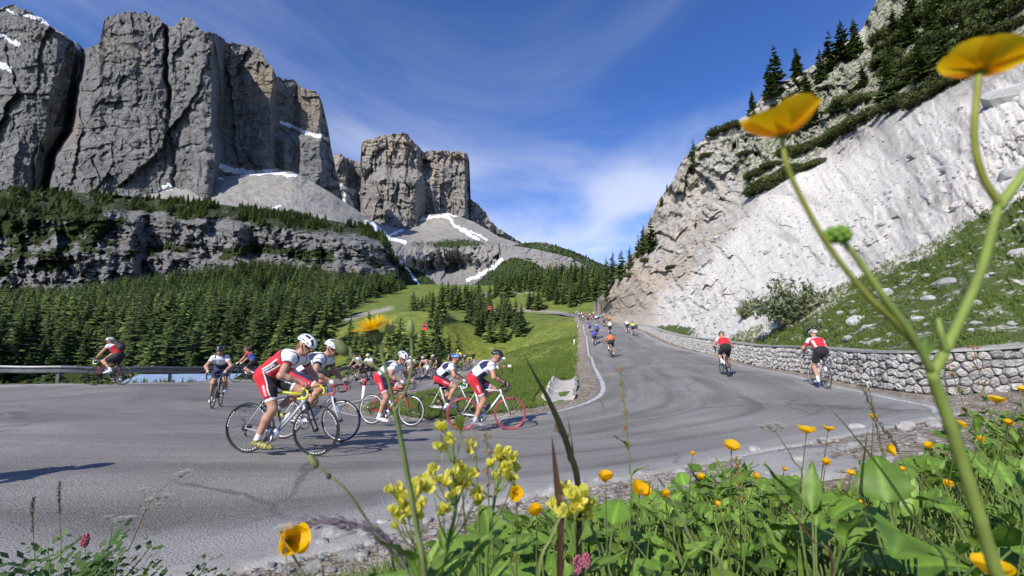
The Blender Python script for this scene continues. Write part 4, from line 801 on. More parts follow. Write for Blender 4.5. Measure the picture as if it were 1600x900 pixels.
# ------------------------------------------------------------------ trees
def spruce_mesh(seed, whorls=20, fat=.24, nb=12, green=(0.070, 0.108, 0.034), sparse=0.0):
    r_ = np.random.default_rng(seed); mb = MB(); g0 = np.array(green)
    for w in range(whorls):
        f = w / (whorls - 1); h = .06 + .91 * f ** .92; rad = fat * (1 - f) ** .82 * r_.uniform(.85, 1.1) + .012
        for b_ in range(max(4, int(nb * (1 - .45 * f)))):
            if r_.random() < sparse: continue
            th = r_.uniform(0, 6.283); L_ = rad * r_.uniform(.55, 1.18); d = np.array([math.cos(th), math.sin(th), 0]); sd_ = np.array([-d[1], d[0], 0]); droop = r_.uniform(.18, .5) * (1 - .6 * f); hh = h + r_.uniform(-.02, .02)
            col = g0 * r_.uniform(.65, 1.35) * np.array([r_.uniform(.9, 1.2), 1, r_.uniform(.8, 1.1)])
            xs = (0, .35, .72, 1.0); ws = (.07, .25, .20, .02); pts = []; cs = []
            for x, w_ in zip(xs, ws):
                c = d * L_ * x + np.array([0, 0, hh + L_ * (.10 * x - droop * x * x + .12 * x ** 3)]); wd_ = w_ * L_ * r_.uniform(.8, 1.25)
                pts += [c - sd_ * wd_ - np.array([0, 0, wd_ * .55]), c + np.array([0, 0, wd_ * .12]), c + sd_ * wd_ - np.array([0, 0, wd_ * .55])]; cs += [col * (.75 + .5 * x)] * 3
            F = [[i * 3 + j, i * 3 + j + 1, i * 3 + j + 4, i * 3 + j + 3] for i in range(3) for j in range(2)]
            mb.add(pts, F, None, np.array(cs))
            for q in range(3):                       # hanging twigs give the ragged edge
                x = r_.uniform(.3, .95); c = d * L_ * x + np.array([0, 0, hh + L_ * (.10 * x - droop * x * x)]) + sd_ * L_ * r_.uniform(-.15, .15); e = .16 * L_
                mb.add([c - sd_ * e * .4, c + sd_ * e * .4, c + d * e * .6 - np.array([0, 0, e * r_.uniform(.8, 1.5)])], None, [[0, 1, 2]], col * r_.uniform(.7, 1.3))
    mb.add([(-.006, 0, .95), (.006, 0, .95), (0, .006, .95), (0, 0, 1.03)], None, [[0, 1, 3], [1, 2, 3], [2, 0, 3]], g0 * 1.4)
    crown = mb.mesh('crown', False); tb = MB(); zs = np.linspace(-.03, .9, 6); tb.tube(np.c_[.004 * np.sin(zs * 9), .004 * np.cos(zs * 7), zs], .017 * (1 - zs / 1.02) + .002, 6, (0.085, 0.062, 0.045)); trunk = tb.mesh('trunk')
    return crown, trunk
NEEDLE = vcol('needles', .7, .25, 3.0, .18, .25, rnd=.38); BARK = vcol('bark', .95, .3, 8, bump=.3)
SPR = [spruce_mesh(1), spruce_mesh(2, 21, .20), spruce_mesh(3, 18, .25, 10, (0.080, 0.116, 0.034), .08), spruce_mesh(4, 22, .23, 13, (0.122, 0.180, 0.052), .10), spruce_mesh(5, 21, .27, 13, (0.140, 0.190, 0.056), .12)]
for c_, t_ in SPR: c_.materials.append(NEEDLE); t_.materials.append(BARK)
def joined(c_, t_):
    Vs, F4, F3, cs, n = [], [], [], [], 0
    for q in (c_, t_):
        v = np.empty(len(q.vertices) * 3, np.float32); q.vertices.foreach_get('co', v); a = np.empty(len(q.vertices) * 4, np.float32); q.color_attributes['col'].data.foreach_get('color', a)
        Vs.append(v.reshape(-1, 3)); cs.append(a.reshape(-1, 4)[:, :3])
        for p_ in q.polygons:
            (F4 if len(p_.vertices) == 4 else F3).append([x + n for x in p_.vertices])
        n += len(q.vertices)
    me = mesh_np('conifer', np.vstack(Vs), [np.array(F4), np.array(F3)], False); attr_c(me, 'col', np.vstack(cs)); me.materials.append(NEEDLE); return me
SPRJ = [joined(*x) for x in SPR]
def tree_at(p, h, kind, name, label, group, lean=(0, 0)):
    o = empty(name, tuple(float(v) for v in p)); o.scale = (h * random.uniform(.92, 1.1),) * 2 + (h,); o.rotation_euler = (lean[0], lean[1], random.uniform(0, 6.28))
    obj('crown', SPR[kind][0], None, o); obj('trunk', SPR[kind][1], None, o)
    return tag(o, label, 'tree', group)
REG = [ # polygon in photo pixels of the tree feet, depth range, spacing m, heights, kinds, words
 ([(-90,488),(60,474),(130,468),(260,452),(400,426),(480,428),(560,446),(640,450),(570,468),(535,492),(520,515),(500,600),(-90,640)], (62, 470), 4.4, (6.5, 19), (0, 1, 2, 3, 4), 'spruce in the dense wood on the slope across the valley'),
 ([(548,520),(575,512),(640,512),(705,530),(725,560),(720,600),(540,600)], (62, 125), 4.4, (7.5, 12), (0, 2, 3, 4), 'leafy conifer in the clump beyond the guard rail'),
 ([(730,500),(760,497),(815,508),(822,525),(790,540),(745,538)], (110, 240), 4.4, (8, 13), (0, 3, 4), 'conifer in the grove on the meadow below the climb'),
 ([(820,478),(835,474),(850,484),(838,492)], (150, 330), 5.0, (11, 16), (0, 3), 'spruce in the small group beside the meadow track'),
 ([(640,497),(680,488),(700,500),(670,512),(640,512)], (120, 260), 6.0, (9, 14), (3, 4), 'larch scattered on the bright meadow'),
 ([(690,462),(735,466),(745,480),(700,486)], (180, 400), 6.0, (10, 16), (3, 0), 'tree in the hollow of the upper meadow'),
 ([(845,450),(885,438),(935,424),(990,420),(965,450),(935,468),(895,480),(855,474),(838,460)], (190, 480), 5.4, (13, 20), (0, 1, 3, 4), 'spruce in the wood where the road disappears'),
 ([(735,462),(830,440),(850,452),(760,474)], (260, 480), 7.0, (10, 16), (3, 4), 'larch at the upper edge of the meadow'),
]
cand = []
r2 = np.random.default_rng(21)
for ri, (poly, (z0, z1), spc, hr, kinds, words) in enumerate(REG):
    q = np.array(poly); u0, u1 = math.atan2((q[:, 0].min() - 800) / FPX, 1), math.atan2((q[:, 0].max() - 800) / FPX, 1)
    n = int((u1 - u0) / 2 * (z1 ** 2 - z0 ** 2) * 1.4 / spc ** 2 * 1.25) + 10
    u = r2.uniform(u0, u1, n); rr_ = np.sqrt(r2.uniform(z0 ** 2, (z1 * 1.25) ** 2, n)); x, y = np.sin(u) * rr_, np.cos(u) * rr_; z = gsurf(x, y)
    a, b_, d = proj(np.stack([x, y, z], -1)); ok = poly_in(a, b_, poly) & (d > z0) & (d < z1) & (road_sd(x, y) > 3)
    hgt = r2.uniform(*hr, n) * (1 - .25 * (r2.random(n) < .25))
    clump = fbm2(x / 38, y / 38, octaves=3, seed=141); gap = fbm2(x / 22, y / 22, octaves=3, seed=143); ok &= (gap > -.34) | (ri != 0)
    for i in np.where(ok)[0]:
        lt = [q_ for q_ in kinds if (q_ >= 3) == (clump[i] + .18 * r2.normal() > .06)] or list(kinds); cand.append((FPX * hgt[i] / d[i], x[i], y[i], z[i], hgt[i] * (1 + .25 * clump[i]), int(r2.choice(lt)), ri, a[i], b_[i]))
# thin out feet that stand too close together
cand.sort(key=lambda c: -c[0]); cells = {}; keep = []
for c in cand:
    spc = REG[c[6]][2] * .62; key = (int(c[1] // 5), int(c[2] // 5)); ok = True
    for i in (-1, 0, 1):
        for j in (-1, 0, 1):
            for e in cells.get((key[0] + i, key[1] + j), ()):
                if (e[0] - c[1]) ** 2 + (e[1] - c[2]) ** 2 < spc * spc: ok = False
    if ok: cells.setdefault(key, []).append((c[1], c[2])); keep.append(c)
vis = [c for c in keep if -20 < c[7] < 1620 and c[8] - c[0] < 575]
ids = set(id(c) for c in vis[:262]); restt = [c for c in keep if id(c) not in ids]
KN = ['dark full spruce', 'dark slender spruce', 'dark ragged spruce', 'pale green slim larch', 'pale green bushy larch']
KW = ['tree in the dense wood on the slope across the valley', 'standing in the clump beyond the guard rail', 'in the grove on the meadow below the climb', 'in the small group beside the meadow track', 'scattered on the bright meadow', 'in the hollow of the upper meadow', 'in the wood where the road disappears', 'at the upper edge of the meadow']
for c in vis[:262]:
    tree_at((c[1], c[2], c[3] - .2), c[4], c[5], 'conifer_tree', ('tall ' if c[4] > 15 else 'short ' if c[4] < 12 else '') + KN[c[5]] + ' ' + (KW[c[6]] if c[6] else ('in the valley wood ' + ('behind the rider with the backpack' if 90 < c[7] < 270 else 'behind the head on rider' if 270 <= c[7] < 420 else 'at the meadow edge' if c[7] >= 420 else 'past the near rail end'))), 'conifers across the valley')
# trees on the ledges of the cliff band and the upper scree foot
s_ = (by - btop(bx)) / (470 - btop(bx)); vg = band_veg(bx, by, bZ); wt = np.where((vg > .55) & (bx > -80), (smooth(.24, .12, s_) * 1.0 + .25) * bZ ** 1.0, 0) * (s_ < .80) * (fbm2(bx / 24, by / 14, octaves=3, seed=145) > -.05); wt = wt.ravel() / wt.sum()
pk = r2.choice(wt.size, 1300, p=wt); bp = bpos.reshape(-1, 3)[pk]; hb_ = r2.uniform(6, 15, len(pk)) * np.where(s_.ravel()[pk] < .2, 1.0, .55)
vg2 = .8 * smooth(312, 335, sy - .12 * (sx - 300)) * smooth(590, 560, sx); w2 = np.where(vg2 > .4, 1.0, 0).ravel(); w2 /= w2.sum(); pk2 = r2.choice(w2.size, 260, p=w2); bp2 = spos.reshape(-1, 3)[pk2]
wf = np.where((FANVEG(fx_, fy_) > .45), fZ_ ** 1.2, 0).ravel(); wf /= wf.sum(); pk3 = r2.choice(wf.size, 1100, p=wf); bp3 = fpos_.reshape(-1, 3)[pk3]
allp = np.vstack([np.array([(c[1], c[2], c[3] - .3) for c in restt]), bp, bp2, bp3]); hh = np.concatenate([[c[4] for c in restt], hb_, r2.uniform(4, 10, len(pk2)), r2.uniform(3, 8, len(pk3))])
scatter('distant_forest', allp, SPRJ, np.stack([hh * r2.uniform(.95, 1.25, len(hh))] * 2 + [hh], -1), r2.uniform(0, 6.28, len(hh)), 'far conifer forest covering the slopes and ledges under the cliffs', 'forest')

# ------------------------------------------------------------------ trees, dwarf pines and a willow on the right-hand slope
HT = [(1178,182,46,0),(1214,150,92,2),(1204,152,60,1),(1246,132,66,1),(1262,168,62,0),(1275,190,56,0),(1300,112,74,2),(1318,96,74,0),(1338,84,66,1),(1283,128,60,1),(1084,252,40,2),(1392,150,120,0),(1440,128,116,2),(1478,108,116,0),(1372,112,84,1),(1400,66,90,1),(1428,38,100,0),(1470,40,110,2),(1500,20,110,0),(1545,5,100,1),(1585,10,100,0),(1395,110,80,2),(1420,70,100,0),(1350,135,60,0),(1510,70,100,2),(1560,40,100,0),(1455,60,100,1),(1006,398,52,1),(1018,392,58,0),(998,402,40,2),(1034,322,20,0),(1042,300,16,1),(944,448,52,0),(958,444,56,1),(972,436,50,0),(984,420,40,1),(931,468,44,0),(949,462,36,2),(1012,388,30,0)]
HL = {0: 'dark full spruce', 1: 'slender dark spruce', 2: 'wind-ragged dark pine'}
for i, (px, py, hp_, kd) in enumerate(HT):
    p = hill_pt(px, py); d = proj(p)[2]; h = hp_ * d / FPX * (1.02 if px < 1345 else .72)
    w_ = 'on the rocky crest above the white scree' if px > 1150 and px < 1345 else 'among the dwarf pines high above the scree' if px >= 1345 else 'on the crag beside the climbing road' if px < 1060 else 'alone on the crag edge against the sky'
    tree_at((p[0], p[1], p[2] - .25), h, kd, 'conifer_tree', HL[kd] + ' ' + w_, 'conifers on the mountainside')
def bush_mesh(seed, n=2400, green=(0.066, 0.086, 0.028), blade=.075, up=.6):
    r_ = np.random.default_rng(seed); mb = MB(); d = r_.normal(size=(n, 3)); d[:, 2] = np.abs(d[:, 2]); d /= np.linalg.norm(d, axis=1)[:, None]
    rad = (.62 + .25 * fbm(d * 1.6 + seed, 3, seed=seed)) * r_.uniform(.55, 1.1, n); c = d * rad[:, None] * np.array([1, 1, .62])
    ax_ = d * (1 - up) + np.array([0, 0, up]) + r_.normal(0, .35, (n, 3)); ax_ /= np.linalg.norm(ax_, axis=1)[:, None]; sd_ = np.cross(ax_, r_.normal(size=(n, 3))); sd_ /= np.linalg.norm(sd_, axis=1)[:, None]
    L_ = blade * r_.uniform(.6, 1.3, n)[:, None]; V = np.stack([c - sd_ * L_ * .32, c + ax_ * L_ * .5 - sd_ * L_ * .30, c + ax_ * L_ * 1.1, c + ax_ * L_ * .45 + sd_ * L_ * .34, c + sd_ * L_ * .2], 1)
    col = np.array(green) * r_.uniform(.6, 1.5, n)[:, None] * np.array([1.05, 1, .9]); i = np.arange(n)[:, None] * 5
    mb.add(V.reshape(-1, 3), np.concatenate([i, i + 1, i + 3, i + 4], 1), np.concatenate([i + 1, i + 2, i + 3], 1), np.repeat(col, 5, 0)); return mb.mesh('foliage', False)
BUSH = [bush_mesh(s) for s in (31, 32, 33)]; [q.materials.append(NEEDLE) for q in BUSH]
twig = MB()
for q in range(7): a = q * .9; twig.tube([(0, 0, -.1), (.2 * math.cos(a), .2 * math.sin(a), .12), (.55 * math.cos(a), .55 * math.sin(a), .25)], [.04, .03, .01], 5, (.09, .07, .05))
TWIG = twig.mesh('stems'); TWIG.materials.append(BARK)
BL = [(1120,210,44),(1142,200,40),(1104,246,34),(1168,243,34),(1190,300,70),(1212,286,76),(1240,270,64),(1232,240,50),(1262,238,66),(1285,226,60),(1275,258,44),(1312,212,60),(1336,196,64),(1362,184,62),(1345,160,60),(1388,172,60),(1412,164,72),(1405,140,70),(1440,160,70),(1462,140,80),(1490,132,80),(1515,110,76),(1540,92,70),(1480,88,80),(1530,60,90),(1575,52,80),(1590,20,90),(1435,100,80),(1385,95,60),(1320,160,50),(1300,180,50),(1255,200,50),(1228,205,40),(1085,262,26),(1180,275,46),(1205,262,46),(1560,10,90),(1500,30,90),(1400,70,70),(1420,45,80),(1450,30,80),(1475,10,90),(1430,120,70),(1400,110,60),(1465,70,80),(1510,85,80),(1545,40,90),(1580,0,90),(1380,60,50),(1050,420,26),(1010,408,28),(985,432,26),(955,470,26)]
for i, (px, py, wpx) in enumerate(BL):
    p = hill_pt(px, py); d = proj(p)[2]; w_ = wpx * d / FPX * .62; o = empty('dwarf_pine', (float(p[0]), float(p[1]), float(p[2]) - .05 * w_)); o.scale = (w_, w_, w_ * .85); o.rotation_euler = (0, 0, i * 1.7)
    obj('foliage', BUSH[i % 3], None, o); obj('stems', TWIG, None, o)
    tag(o, ('broad ' if wpx >= 78 else 'small ' if wpx < 52 else '') + ('low dark dwarf pine on the grassy ledge over the crag' if px < 1160 else 'dwarf pine mound at the upper rim of the white scree' if py > 155 else 'dwarf pine thicket shrub below the tall spruces') if px > 1060 else 'dark shrub on the crag beside the climbing road', 'shrub', 'dwarf pines on the mountainside')
# grey-green willow above the wall
def willow(px, py, wpx, label):
    p = hill_pt(px, py); d = proj(p)[2]; w_ = wpx * d / FPX / 2; r_ = np.random.default_rng(int(px)); o = empty('willow_bush', (float(p[0]), float(p[1]), float(p[2]) - .1))
    st = MB(); ends = []
    for q in range(26):
        th = r_.uniform(0, 6.28); s1 = r_.uniform(.3, 1.0); e = np.array([math.cos(th) * w_ * s1, math.sin(th) * w_ * s1 * .7, w_ * r_.uniform(.55, 1.15) * (1.2 - .5 * s1)]); mid = e * np.array([.4, .4, .62]); cv = cr_spline([(0, 0, 0), tuple(mid), tuple(e)], n=5); st.tube(cv, np.linspace(.022, .005, len(cv)), 5, (.11, .085, .06), cap=False); ends += [cv[i_] for i_ in range(3, len(cv))]
    st.build('stems', BARK, o); ends = np.array(ends); n = 2300; c = ends[r_.integers(0, len(ends), n)] + r_.normal(0, .085 * w_, (n, 3)); ax_ = r_.normal(size=(n, 3)) + np.array([0, 0, .5]); ax_ /= np.linalg.norm(ax_, axis=1)[:, None]; sd_ = np.cross(ax_, r_.normal(size=(n, 3))); sd_ /= np.linalg.norm(sd_, axis=1)[:, None]; L_ = r_.uniform(.05, .10, n)[:, None] * (w_ / 1.1)
    V = np.stack([c - ax_ * L_, c + sd_ * L_ * .42, c + ax_ * L_, c - sd_ * L_ * .42], 1).reshape(-1, 3); mb = MB(); col = np.array((.19, .22, .115)) * r_.uniform(.6, 1.4, n)[:, None]; mb.add(V, np.arange(n * 4).reshape(-1, 4), None, np.repeat(col, 4, 0)); mb.build('foliage', vcol('willow_leaf', .6, .2, 10, .3), o, False)
    return tag(o, label, 'shrub')
willow(1232, 512, 130, 'airy grey green willow bush on the slope above the stone wall'); willow(1165, 498, 50, 'small pale willow bush at the foot of the white scree')
willow(1270, 520, 46, 'low green bush hugging the grass beside the larger willow')

# a bare dead trunk on the crag and a rust-coloured shrub where the climb vanishes
p = hill_pt(1153, 244); d = proj(p)[2]; h = 46 * d / FPX; o = empty('dead_trunk', (float(p[0]), float(p[1]), float(p[2]) - .2)); tag(o, 'bare grey dead tree trunk standing on the crag ledge', 'tree'); mb = MB(); mb.tube([(0, 0, 0), (.05, 0, h * .5), (-.02, 0, h)], [.14, .10, .03], 7, (.30, .28, .25)); mb.build('trunk', BARK, o)
for q in range(5): mb = MB(); a = q * 1.3; z_ = h * (.3 + .13 * q); mb.tube([(0, 0, z_), (.5 * math.cos(a), .5 * math.sin(a), z_ + .25)], [.04, .012], 5, (.28, .26, .23)); mb.build('branch', BARK, o)
RB = bush_mesh(44, 500, (.16, .075, .045)); RB.materials.append(NEEDLE); p = hit(921, 487, 60, 300); o = empty('rusty_shrub', (float(p[0]) + 12, float(p[1]), float(gsurf(p[0] + 12, p[1])) + .2)); o.scale = (3.2, 3.2, 3.0); obj('foliage', RB, None, o); obj('stems', TWIG, None, o); tag(o, 'rust brown shrub at the roadside where the bunch disappears', 'shrub')
# ------------------------------------------------------------------ bodies: smooth-blended limbs polygonised as one surface
def surface_nets(D, org, h):
    S = D < 0; nx, ny, nz = D.shape
    c8 = [(a, b_, c_) for a in (0, 1) for b_ in (0, 1) for c_ in (0, 1)]
    cnt = sum(S[a:nx - 1 + a, b_:ny - 1 + b_, c_:nz - 1 + c_].astype(np.int8) for a, b_, c_ in c8); act = (cnt > 0) & (cnt < 8)
    I, J, K = np.where(act); vid = np.full(act.shape, -1, np.int64); vid[I, J, K] = np.arange(len(I))
    acc = np.zeros((len(I), 3)); num = np.zeros(len(I))
    for a in c8:
        for ax in range(3):
            if a[ax]: continue
            b_ = list(a); b_[ax] = 1; d0 = D[I + a[0], J + a[1], K + a[2]]; d1 = D[I + b_[0], J + b_[1], K + b_[2]]; m_ = (d0 < 0) != (d1 < 0); t_ = np.where(m_, d0 / np.where(m_, d0 - d1, 1), 0)
            p = np.repeat(np.array(a, float)[None], len(I), 0); p[:, ax] = t_; acc += p * m_[:, None]; num += m_
    V = (np.stack([I, J, K], -1) + acc / num[:, None]) * h + org; Q = []
    for ax in range(3):
        sl0 = [slice(None)] * 3; sl1 = [slice(None)] * 3; sl0[ax] = slice(0, -1); sl1[ax] = slice(1, None); A = S[tuple(sl0)]; B = S[tuple(sl1)]; i = np.stack(np.where(A != B), -1); o1, o2 = [q for q in range(3) if q != ax]
        i = i[(i[:, o1] > 0) & (i[:, o2] > 0) & (i[:, o1] < D.shape[o1] - 1) & (i[:, o2] < D.shape[o2] - 1)]; e1 = np.zeros(3, int); e1[o1] = 1; e2 = np.zeros(3, int); e2[o2] = 1
        g = lambda k_: vid[k_[:, 0], k_[:, 1], k_[:, 2]]; q = np.stack([g(i - e1 - e2), g(i - e2), g(i), g(i - e1)], -1); fl = A[i[:, 0], i[:, 1], i[:, 2]]
        if ax == 1: fl = ~fl
        q[~fl] = q[~fl][:, ::-1]; Q.append(q)
    return V, np.vstack(Q)
class Body:
    def __init__(s): s.pr = []
    def cone(s, part, a, b, ra, rb, k=.03, flat=None, side=0): s.pr.append((part, np.array(a, float), np.array(b, float), ra, rb, k, flat, side))
    @staticmethod
    def dist(p, X):
        part, a, b, ra, rb, k, flat, side = p; ab = b - a; L2 = ab @ ab + 1e-12; v = X - a; t = np.clip(v @ ab / L2, 0, 1); w = v - t[..., None] * ab
        if flat is not None: w = w / np.array(flat)
        d = np.sqrt((w ** 2).sum(-1)) - (ra + t * (rb - ra)); return d * (min(flat) if flat is not None else 1), t
    def mesh(s, h):
        pts = np.array([q for p in s.pr for q in (p[1], p[2])]); lo = pts.min(0) - .22; hi = pts.max(0) + .22; n = np.ceil((hi - lo) / h).astype(int) + 1; D = np.full(n, .06); axs = [lo[i] + np.arange(n[i]) * h for i in range(3)]
        for p in s.pr:
            m_ = max(p[3], p[4]) * (max(p[6]) if p[6] else 1) + .05; a = np.minimum(p[1], p[2]) - m_; b_ = np.maximum(p[1], p[2]) + m_; i0 = np.maximum(((a - lo) / h).astype(int), 0); i1 = np.minimum(np.ceil((b_ - lo) / h).astype(int) + 1, n); sl = tuple(slice(x, y) for x, y in zip(i0, i1))
            X = np.stack(np.meshgrid(*[axs[q][sl[q]] for q in range(3)], indexing='ij'), -1); d, _ = Body.dist(p, X); O = D[sl]; k = p[5]; hh = np.maximum(k - np.abs(O - d), 0) / k; D[sl] = np.minimum(O, d) - hh * hh * k * .25
        V, Q = surface_nets(D, lo, h); best = np.full(len(V), 9.); idx = np.zeros(len(V), int); T = np.zeros(len(V))
        for i, p in enumerate(s.pr):
            d, t = Body.dist(p, V); m_ = d < best; best[m_] = d[m_]; idx[m_] = i; T[m_] = t[m_]
        part = np.array([p[0] for p in s.pr])[idx]; side = np.array([p[7] for p in s.pr])[idx]
        nf = np.cross(V[Q[:, 2]] - V[Q[:, 0]], V[Q[:, 3]] - V[Q[:, 1]]); nv = np.zeros_like(V)
        for c_ in range(4): np.add.at(nv, Q[:, c_], nf)
        nv /= np.linalg.norm(nv, axis=1)[:, None] + 1e-12
        return V, Q, nv, part, T, side
def ik(a, b, l1, l2, bend):
    a, b = np.array(a, float), np.array(b, float); d = b - a; D = np.linalg.norm(d); D2 = min(D, (l1 + l2) * .998); u = d / D; x = (l1 * l1 - l2 * l2 + D2 * D2) / (2 * D2); hgt = math.sqrt(max(0, l1 * l1 - x * x)); bend = np.array(bend, float); bend -= u * (bend @ u); bend /= np.linalg.norm(bend)
    return a + u * x + bend * hgt
SKIN = vcol('skin', .55, .08, 12, 0, .35); CLOTH = vcol('jersey_cloth', .75, .07, 22, 0, .25, bump=.9, sheen=.15); HELM = vcol('helmet_shell', .3, .04, 5, 0, .5, .4); SHOE = vcol('shoe', .45, .08, 20, 0, .5)
BLACK = paint('black_rubber', (.022, .022, .023), .7, 0, .2); LENS = paint('dark_lens', (.02, .02, .025), .12, 0, .05, 0, .6); HAIRM = vcol('hair', .6, .3, 60)
SKINC = np.array([.46, .25, .165])
NAVY = (.022, .026, .075); WHITE = (.76, .76, .78); RED = (.60, .022, .035); BLK = (.02, .02, .022)
LEGR = 1.08
def pose(crank=-1.2, sh=(.20, 1.33), hand='hoods', head=(0, 0), lod=0, foot_sp=.10):
    """joint positions of a rider in bicycle space (x forward, y left, z up)"""
    B = Body(); pel = np.array([-.195, 0, 1.055]); S = np.array([sh[0], 0, sh[1]]); u = (S - pel) / np.linalg.norm(S - pel); nrm = np.array([-u[2], 0, u[0]])
    lo_, ch = pel + u * .16 + nrm * .028, pel + u * .34 + nrm * .036
    B.cone('torso', pel, lo_, .130, .126, .06, (1, 1.22, 1)); B.cone('torso', lo_, ch, .126, .140, .06, (1, 1.18, 1)); B.cone('torso', ch, S - u * .02, .138, .096, .06, (1, 1.42, 1))
    neck0 = S + u * .03 + nrm * .03; hc = neck0 + np.array([.105, 0, .125]) + np.array([0, 0, .0]); B.cone('neck', neck0, hc - np.array([.03, 0, .05]), .062, .055, .03)
    yaw, pit = head; f = np.array([math.cos(yaw) * math.cos(pit), math.sin(yaw) * math.cos(pit), math.sin(pit)]); lft = np.array([-math.sin(yaw), math.cos(yaw), 0]); up = np.cross(f, lft)
    H = lambda a, b_, c_: hc + f * a + lft * b_ + up * c_
    B.cone('head', H(-.025, 0, .035), H(.02, 0, .035), .083, .080, .03); B.cone('head', H(.02, 0, -.02), H(.045, 0, -.075), .062, .035, .04); B.cone('face', H(.088, 0, .02), H(.112, 0, -.018), .010, .015, .02)
    B.cone('face', H(.075, -.02, -.048), H(.075, .02, -.048), .014, .014, .015)
    for sgn in (-1, 1): B.cone('face', H(-.005, sgn * .078, .02), H(-.012, sgn * .082, -.02), .014, .010, .01)
    J = dict(head=hc, f=f, l=lft, u=up, nape=H(-.07, 0, -.03), pel=pel, S=S, tu=u, tn=nrm)
    for sgn in (-1, 1):
        sj = S + np.array([-.01, sgn * .165, -.015]); hd = {'hoods': np.array([.50, sgn * .205, .935]), 'drops': np.array([.47, sgn * .205, .80]), 'tops': np.array([.43, sgn * .15, .93])}[hand]
        wr = hd + np.array([-.065, 0, .055]); el = ik(sj, wr, .285, .255, (-.3, sgn * .9, -.5)); mid = sj * .5 + el * .5
        B.cone('uarm', S + np.array([-.01, sgn * .11, -.01]), sj, .075, .062, .05, None, sgn); B.cone('uarm', sj, el, .060, .045, .035, None, sgn); B.cone('farm', el, el * .6 + wr * .4, .046, .044, .03, None, sgn); B.cone('farm', el * .6 + wr * .4, wr, .043, .029, .03, None, sgn)
        B.cone('hand', wr, hd + np.array([-.01, 0, .022]), .027, .036, .02, (1, 1.0, .72), sgn)
        if lod == 0:
            kn_ = hd + np.array([.018, 0, .020])
            for q in range(4):
                o_ = (q - 1.5) * .019; fl = (.03, .036, .034, .026)[q]; a = kn_ + np.array([-.004 * abs(q - 1.2), -sgn * o_ * .35, -o_ * .55]); b1 = a + np.array([.018, sgn * .022, -.018]); b2 = b1 + np.array([-.012, -sgn * .004, -fl])
                B.cone('finger', a, b1, .0105, .0098, .008, None, sgn); B.cone('finger', b1, b2, .0098, .0085, .006, None, sgn)
            a = wr + np.array([.03, -sgn * .02, -.008]); B.cone('finger', a, a + np.array([.035, -sgn * .012, -.018]), .013, .011, .01, None, sgn); B.cone('finger', a + np.array([.035, -sgn * .012, -.018]), a + np.array([.055, -sgn * .002, -.034]), .011, .009, .008, None, sgn)
        else: B.cone('finger', hd + np.array([.01, 0, .015]), hd + np.array([.03, 0, -.02]), .03, .024, .02, None, sgn)
        J['hand%d' % sgn] = hd
        ang = crank + (math.pi if sgn > 0 else 0); ped = np.array([.172 * math.cos(ang), sgn * .145, .27 + .172 * math.sin(ang)]); J['ped%d' % sgn] = ped
        hip = np.array([-.135, sgn * .088, 1.005]); down = (math.sin(ang) < 0); tilt = .28 if not down else .12; an = ped + np.array([-.125 * math.cos(tilt), 0, .075 + .11 * math.sin(tilt) + .03]); kn = ik(hip, an, .43, .43, (1, sgn * .06, .25))
        B.cone('thigh', hip + np.array([-.05, 0, .03]), hip * .6 + kn * .4, .106 * LEGR, .084 * LEGR, .05, None, sgn); B.cone('thigh', hip * .6 + kn * .4, kn, .084 * LEGR, .057, .04, None, sgn)
        cf_ = kn * .68 + an * .32 + np.array([-.018, 0, 0]); B.cone('shin', kn, cf_, .055, .058 * LEGR, .03, None, sgn); B.cone('shin', cf_, an, .057 * LEGR, .034, .03, None, sgn)
        heel = an + np.array([-.035, 0, -.055]); toe = ped + np.array([.085, 0, .020]); ball = ped + np.array([.015, sgn * .004, .032]); B.cone('foot', an, heel + np.array([.02, 0, .01]), .036, .036, .02, None, sgn); B.cone('foot', heel, ball, .036, .040, .02, (1, .95, .85), sgn); B.cone('foot', ball, toe, .039, .026, .02, (1, 1.1, .75), sgn)
        J['knee%d' % sgn] = kn; J['hip%d' % sgn] = hip; J['ank%d' % sgn] = an
    return B, J
def kit_colours(V, part, T, side, J, kit):
    """printed cloth colours at each vertex"""
    u = (V - J['pel']) @ J['tu'] / np.linalg.norm(J['S'] - J['pel']); wv = (V - J['pel']) @ J['tn']; ang = np.degrees(np.arctan2(wv, np.abs(V[:, 1]) + 1e-6)); C = np.zeros((len(V), 3)); C[:] = kit['base']
    tor = part == 'torso'
    if 'panel' in kit:
        a0, a1 = kit.get('pang', (-6, 16)); m_ = tor & (ang > a0) & (ang < a1) & (u > .02) & (u < .66); C[m_] = kit['panel']
        if 'pipe' in kit: m_ = tor & ((np.abs(ang - a0) < 2.6) | (np.abs(ang - a1) < 2.6)) & (u > 0) & (u < .70); C[m_] = kit['pipe']
        if kit.get('mark'): m_ = tor & (np.abs(ang - 6) < 3.5) & (u > .18) & (u < .55) & (np.sin(u * 140) > -.2); C[m_] = WHITE
    if 'yoke' in kit:
        m_ = (tor & (u > .80)) | ((part == 'uarm')); C[m_] = kit['yoke']; m_ = tor & (u > .77) & (u <= .80); C[m_] = kit.get('line', BLK)
    if 'strap' in kit: m_ = (tor & (u > .55) & (ang > 12) & (ang < 58)) | ((part == 'uarm') & (T < .12) & (V[:, 2] > J['S'][2] - .03)); C[m_] = kit['strap']
    if 'flank' in kit: m_ = tor & (ang < -2) & (u < .62); C[m_] = kit['flank']
    if 'low' in kit: m_ = tor & (u < .16) & (ang > 28); C[m_] = kit['low']
    sl = part == 'uarm'
    if 'cuff' in kit: d0 = np.linalg.norm(V - (J['S'] + np.array([-.01, 0, -.015]) + side[:, None] * np.array([0, .165, 0])), axis=1); C[sl & (d0 > .115)] = kit['cuff']; C[sl & (d0 > .095) & (d0 <= .115)] = kit.get('line', BLK)
    return C
